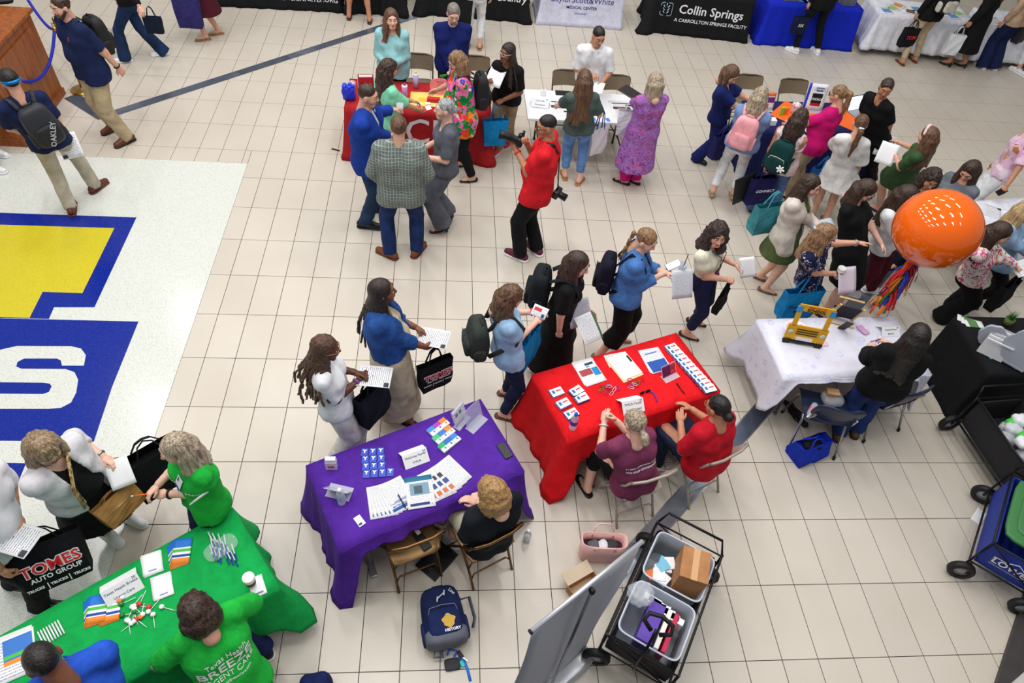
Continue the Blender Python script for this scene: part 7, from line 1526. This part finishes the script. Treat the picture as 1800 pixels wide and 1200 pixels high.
t=thing('tape_dispenser','white and black desk gadget with yellow parts on the maroon table','gadget',on('maroon',.78,.40),.5); b=MB(); b.pillow((0,0,.05),(.14,.10,.10),4,6); b.build('shell',WHITE,t); b=MB(); b.pillow((-.05,-.02,.04),(.05,.05,.05),3,4); b.build('knob',mat((240,190,40),.5),t); b=MB(); b.pillow((.0,-.05,.07),(.06,.02,.04),4,4); b.build('window',BLACK,t)
for k in range(3): cup(('yellow cup next to the white gadget','yellow cup between two other yellow cups','yellow cup at the right end of the maroon table')[k],on('maroon',.86+.045*k,.62),False,mat((240,196,50),.5),.06,.03,'paper_cup')
tote('royal blue tote hanging in front of the maroon table',V(1.72,1.02,.70),-75,.30,.34,.1,cloth((24,44,160)),hl=.12)
# ---------------------------------------------------------------- plain white table
tent('white name card Love Life Foundation on the white table',on('plain',.12,.48),-6,.24,.13,[('Love Life',.032),('Foundation',.032)])
NEWS=pagemat(.38,.34,((-.45,.45,.38,.46,(60,60,66)),(-.45,.2,-.05,.15,(70,64,60)),(-.3,.1,-.02,.10,(180,70,60)),(.05,.3,.22,.33,(30,30,34)),(.0,.25,-.32,-.2,(40,40,44))),ink=(130,130,136))
sheet('newspaper poster with photographs beside the name card',on('plain',.32,.40,.7365),.42,.40,NEWS,-3,name='newspaper'); sheet('newspaper poster with photographs by the purple coat',on('plain',.86,.48,.7365),.42,.42,NEWS,2,name='newspaper')
sheet('printed leaflet lying near the middle of the white table',on('plain',.44,.62,.7365),.2,.26,pagemat(.2,.26,((-.3,.3,.0,.4,(190,120,120)),)),10)
block('small red and white pill box on the white table','pill_box','box',on('plain',.16,.80,.737),(.07,.05,.08),pagemat(.07,.05,((-.2,.2,-.2,.2,(200,40,50)),),False),5); block('black tray at the back of the white table','tray','tray',on('plain',.34,.90,.737),(.22,.10,.02),BLACK,0)
for k in range(3): block('small blue card at the front of the white table','card','card',on('plain',.56+.12*k,.08,.737),(.05,.08,.002),mat((70,130,210),.5),12*k,'blue cards on the white table',0)
sheet('black magazine held by the woman in purple',hand('paisley',0)+V(-.02,.10,.06),.22,.28,mat((40,30,36),.4),name='magazine',cat='magazine',F=V(-.7,.7,.1),U=V(0,0,1))
# ---------------------------------------------------------------- navy table
t=acrylic('tall white award sign with blue edge and red band on the navy table',on('navy',.52,.66),-6,.30,.40,pagemat(.30,.40,((-.5,-.34,-.5,.5,(30,60,190)),(-.18,.32,-.22,.12,(24,24,28)),(-.18,.32,-.32,-.22,(190,30,40)),(-.1,.3,.28,.33,(110,120,160)),(-.05,.25,.18,.24,(110,120,160))),False),lean=14,d=.1)
text("CHOICE",.045,WHITE,t,(.02,.055,.165),(math.radians(90-14),0,0),bold=.001); text("reader's",.04,WHITE,t,(.02,.068,.205),(math.radians(90-14),0,0)); text('2022-2023',.035,mat((60,80,150),.6),t,(.03,.085,.29),(math.radians(90-14),0,0))
acrylic('flyer holder with purple and orange flyer on the navy table',on('navy',.14,.66),4,.20,.26,pagemat(.2,.26,((-.5,.5,.25,.5,(236,110,40)),(-.5,.5,-.1,.2,(110,50,130)),(-.3,.1,-.4,-.15,(190,120,110))),False),lean=12)
t=thing('laptop','open laptop with bright screen on the navy table','laptop',on('navy',.93,.62),math.radians(20)); b=MB(); b.box((0,0,.008),(.32,.22,.016)); bevel(b.build('keyboard_base',mat((150,152,158),.4,.5),t)); b=MB(); b.box((0,.135,.11),(.32,.008,.21),M=Matrix.Rotation(-.3,3,'X')); bevel(b.build('display',mat((30,30,34),.4),t)); b=MB(); b.box((0,.130,.11),(.30,.004,.19),M=Matrix.Rotation(-.3,3,'X')); b.build('screen',mat((225,235,250),.3,Emission_Color=(.85,.92,1,1),Emission_Strength=.8),t)
for u,v_,l_ in ((.36,.60,'glass jar of wrapped sweets beside the award sign'),(.70,.56,'glass jar of wrapped sweets near the magenta shirt')):
    t=thing('sweet_jar',l_,'jar',on('navy',u,v_),0); b=MB(); b.lathe([(0,0),(.045,0),(.055,.03),(.055,.10),(.045,.13)],n=18); b.build('jar',clear((220,225,235),.45),t); b=MB(); b.pillow((0,0,.12),(.12,.12,.09),2.3,6,fn=lambda q:q*(1+.1*math.sin(q[0]*90)*math.sin(q[1]*90))); b.build('sweets',printed([(236,236,240),(220,180,190),(180,120,140)],40),t)
for k,(u,v_,c,d_) in enumerate(((.10,.20,(238,238,242),(.14,.10,.08)),(.24,.52,(150,200,60),(.06,.03,.12)),(.28,.55,(236,130,40),(.06,.03,.10)),(.76,.70,(150,180,220),(.10,.06,.10)),(.46,.30,(236,238,242),(.16,.10,.01)),(.62,.42,(236,236,240),(.10,.07,.02)))):
    block(('white tissue pack on the navy table','green bookmark stand on the navy table','orange bookmark stand on the navy table','pale blue card stand on the navy table','white card pad on the navy table','white soap box on the navy table')[k],'counter_item','box',on('navy',u,v_),d_,mat(c,.5),10*k)
for k in range(3): sheet('white form sheet at the front of the navy table',on('navy',.30+.03*k,.10+.02*k,.746+.001*k),.2,.27,FORM,8*k-10,group='forms on the navy table')
o=[v for k,v in CL.items() if 'Collin' in k][0]; EM=mat((190,225,240),.7)
def emb(pts,r,closed):
    b=MB(); c,L,D,deg=TB['collin']; a=math.radians(deg); b.tube([(x,-D/2-.055-.05*(.74-z)/.74,z) for x,z in pts],r,6,closed=closed,flat=.5); q=b.build('printed_emblem',EM,o)
ex=-.66
emb([(ex-.10,.50),(ex-.10,.54),(ex-.07,.56),(ex-.03,.56)],.008,False); emb([(ex+.03,.56),(ex+.09,.56),(ex+.11,.54),(ex+.11,.36),(ex+.09,.34),(ex+.03,.34)],.008,False); emb([(ex-.10,.40),(ex-.10,.36),(ex-.07,.34),(ex-.03,.34)],.008,False)
for dx,z in ((-.045,.50),(.045,.50),(-.045,.45),(.045,.45),(-.04,.40),(.04,.40),(0,.53)): emb([(ex+dx*.5,z-.02),(ex+dx,z),(ex+dx*1.2,z+.02)],.012,False)
# ---------------------------------------------------------------- far tables
for k in range(10): sheet('colourful leaflet on the far white cloth',on('farwhite',.08+.09*k,.20+.5*((k*7)%5)/5,.746),.2,.26,pagemat(.2,.26,((-.4,.4,-.3,.3,((90,150,210),(150,190,120),(220,140,60),(120,90,60))[k%4]),)),k*23,group='leaflets on the far white cloth')
for k in range(4): sheet('white leaflet on the second white cloth',on('farwhite2',.08+.2*k,.3,.746),.2,.26,FORM,k*31,group='leaflets on the second white cloth')
for k in range(4): sheet('blue wave patterned leaflet on the royal blue cloth',on('blue',.35+.08*k,.25,.746),.22,.2,pagemat(.22,.2,((-.5,.5,-.3,.1,(60,120,220)),(-.5,.5,-.5,-.3,(20,40,90))),False,base=(190,210,240)),k*12,group='leaflets on the royal blue cloth')
for u,l_ in ((.22,'grey fabric bin on the royal blue cloth'),(.85,'dark grey fabric bin with papers on the royal blue cloth')): block(l_,'fabric_bin','bin',on('blue',u,.3),(.26,.24,.16),cloth((110,114,124)),5)
block('light grey case on the white paper covered table','case','case',on('side',.35,.4),(.2,.14,.05),mat((190,192,198),.5),30); sheet('white leaflet at the edge of the table behind the balloon',W(1745,372,.745),.2,.26,FORM,-30)
tag(TB and [o for o in COL.objects if o.name.startswith('folding_chair')][0],None,None)

def on_head(key,pts,r,m,label,name,cat):
    J=PP[key]; hp=lambda x,y,z: J['Hc']+(J['Hb'][0]*x+J['Hb'][1]*y+J['Hb'][2]*z)*J['hs']+J['base']; b=MB(); b.tube([hp(*p) for p in pts],r,6,flat=.5); tag(b.build(name,m),label,cat)
on_head('greendress',[(.090*math.cos(t),.012,.030+.103*math.sin(t)) for t in np.linspace(.1,math.pi-.1,13)],.018,printed([(236,180,190),(240,226,226)],60),'pink patterned headband on the woman in green dress','headband','headband')
on_head('whitedress',[(-.03,-.118,-.015),(.0,-.126,-.012),(.03,-.118,-.015)],.016,WHITE,'white hair clip on the brown ponytail','hair_clip','hair clip')
on_head('bridge',[(-.02,-.125,.04),(.02,-.125,.04)],.022,mat((170,205,226),.4),'pale blue hair clip on the woman with the Bridge tote','hair_clip','hair clip')
on_head('maroontee',[(-.02,-.125,-.03),(.0,-.14,-.03),(.02,-.125,-.03)],.014,WHITE,'white hair tie on the helper in maroon','hair_tie','hair tie')

for px,py,l_ in ((1394,722,'black strappy shoe lying under the navy chair by the table leg'),(1406,742,'black strappy shoe lying next to the royal blue tote')):
    o=obj('strappy_shoe',multi('strappy_shoe',shoe_template('flat'),[BKSH]),None,tuple(W(px,py)),None,math.radians(30)); tag(o,l_,'shoe')
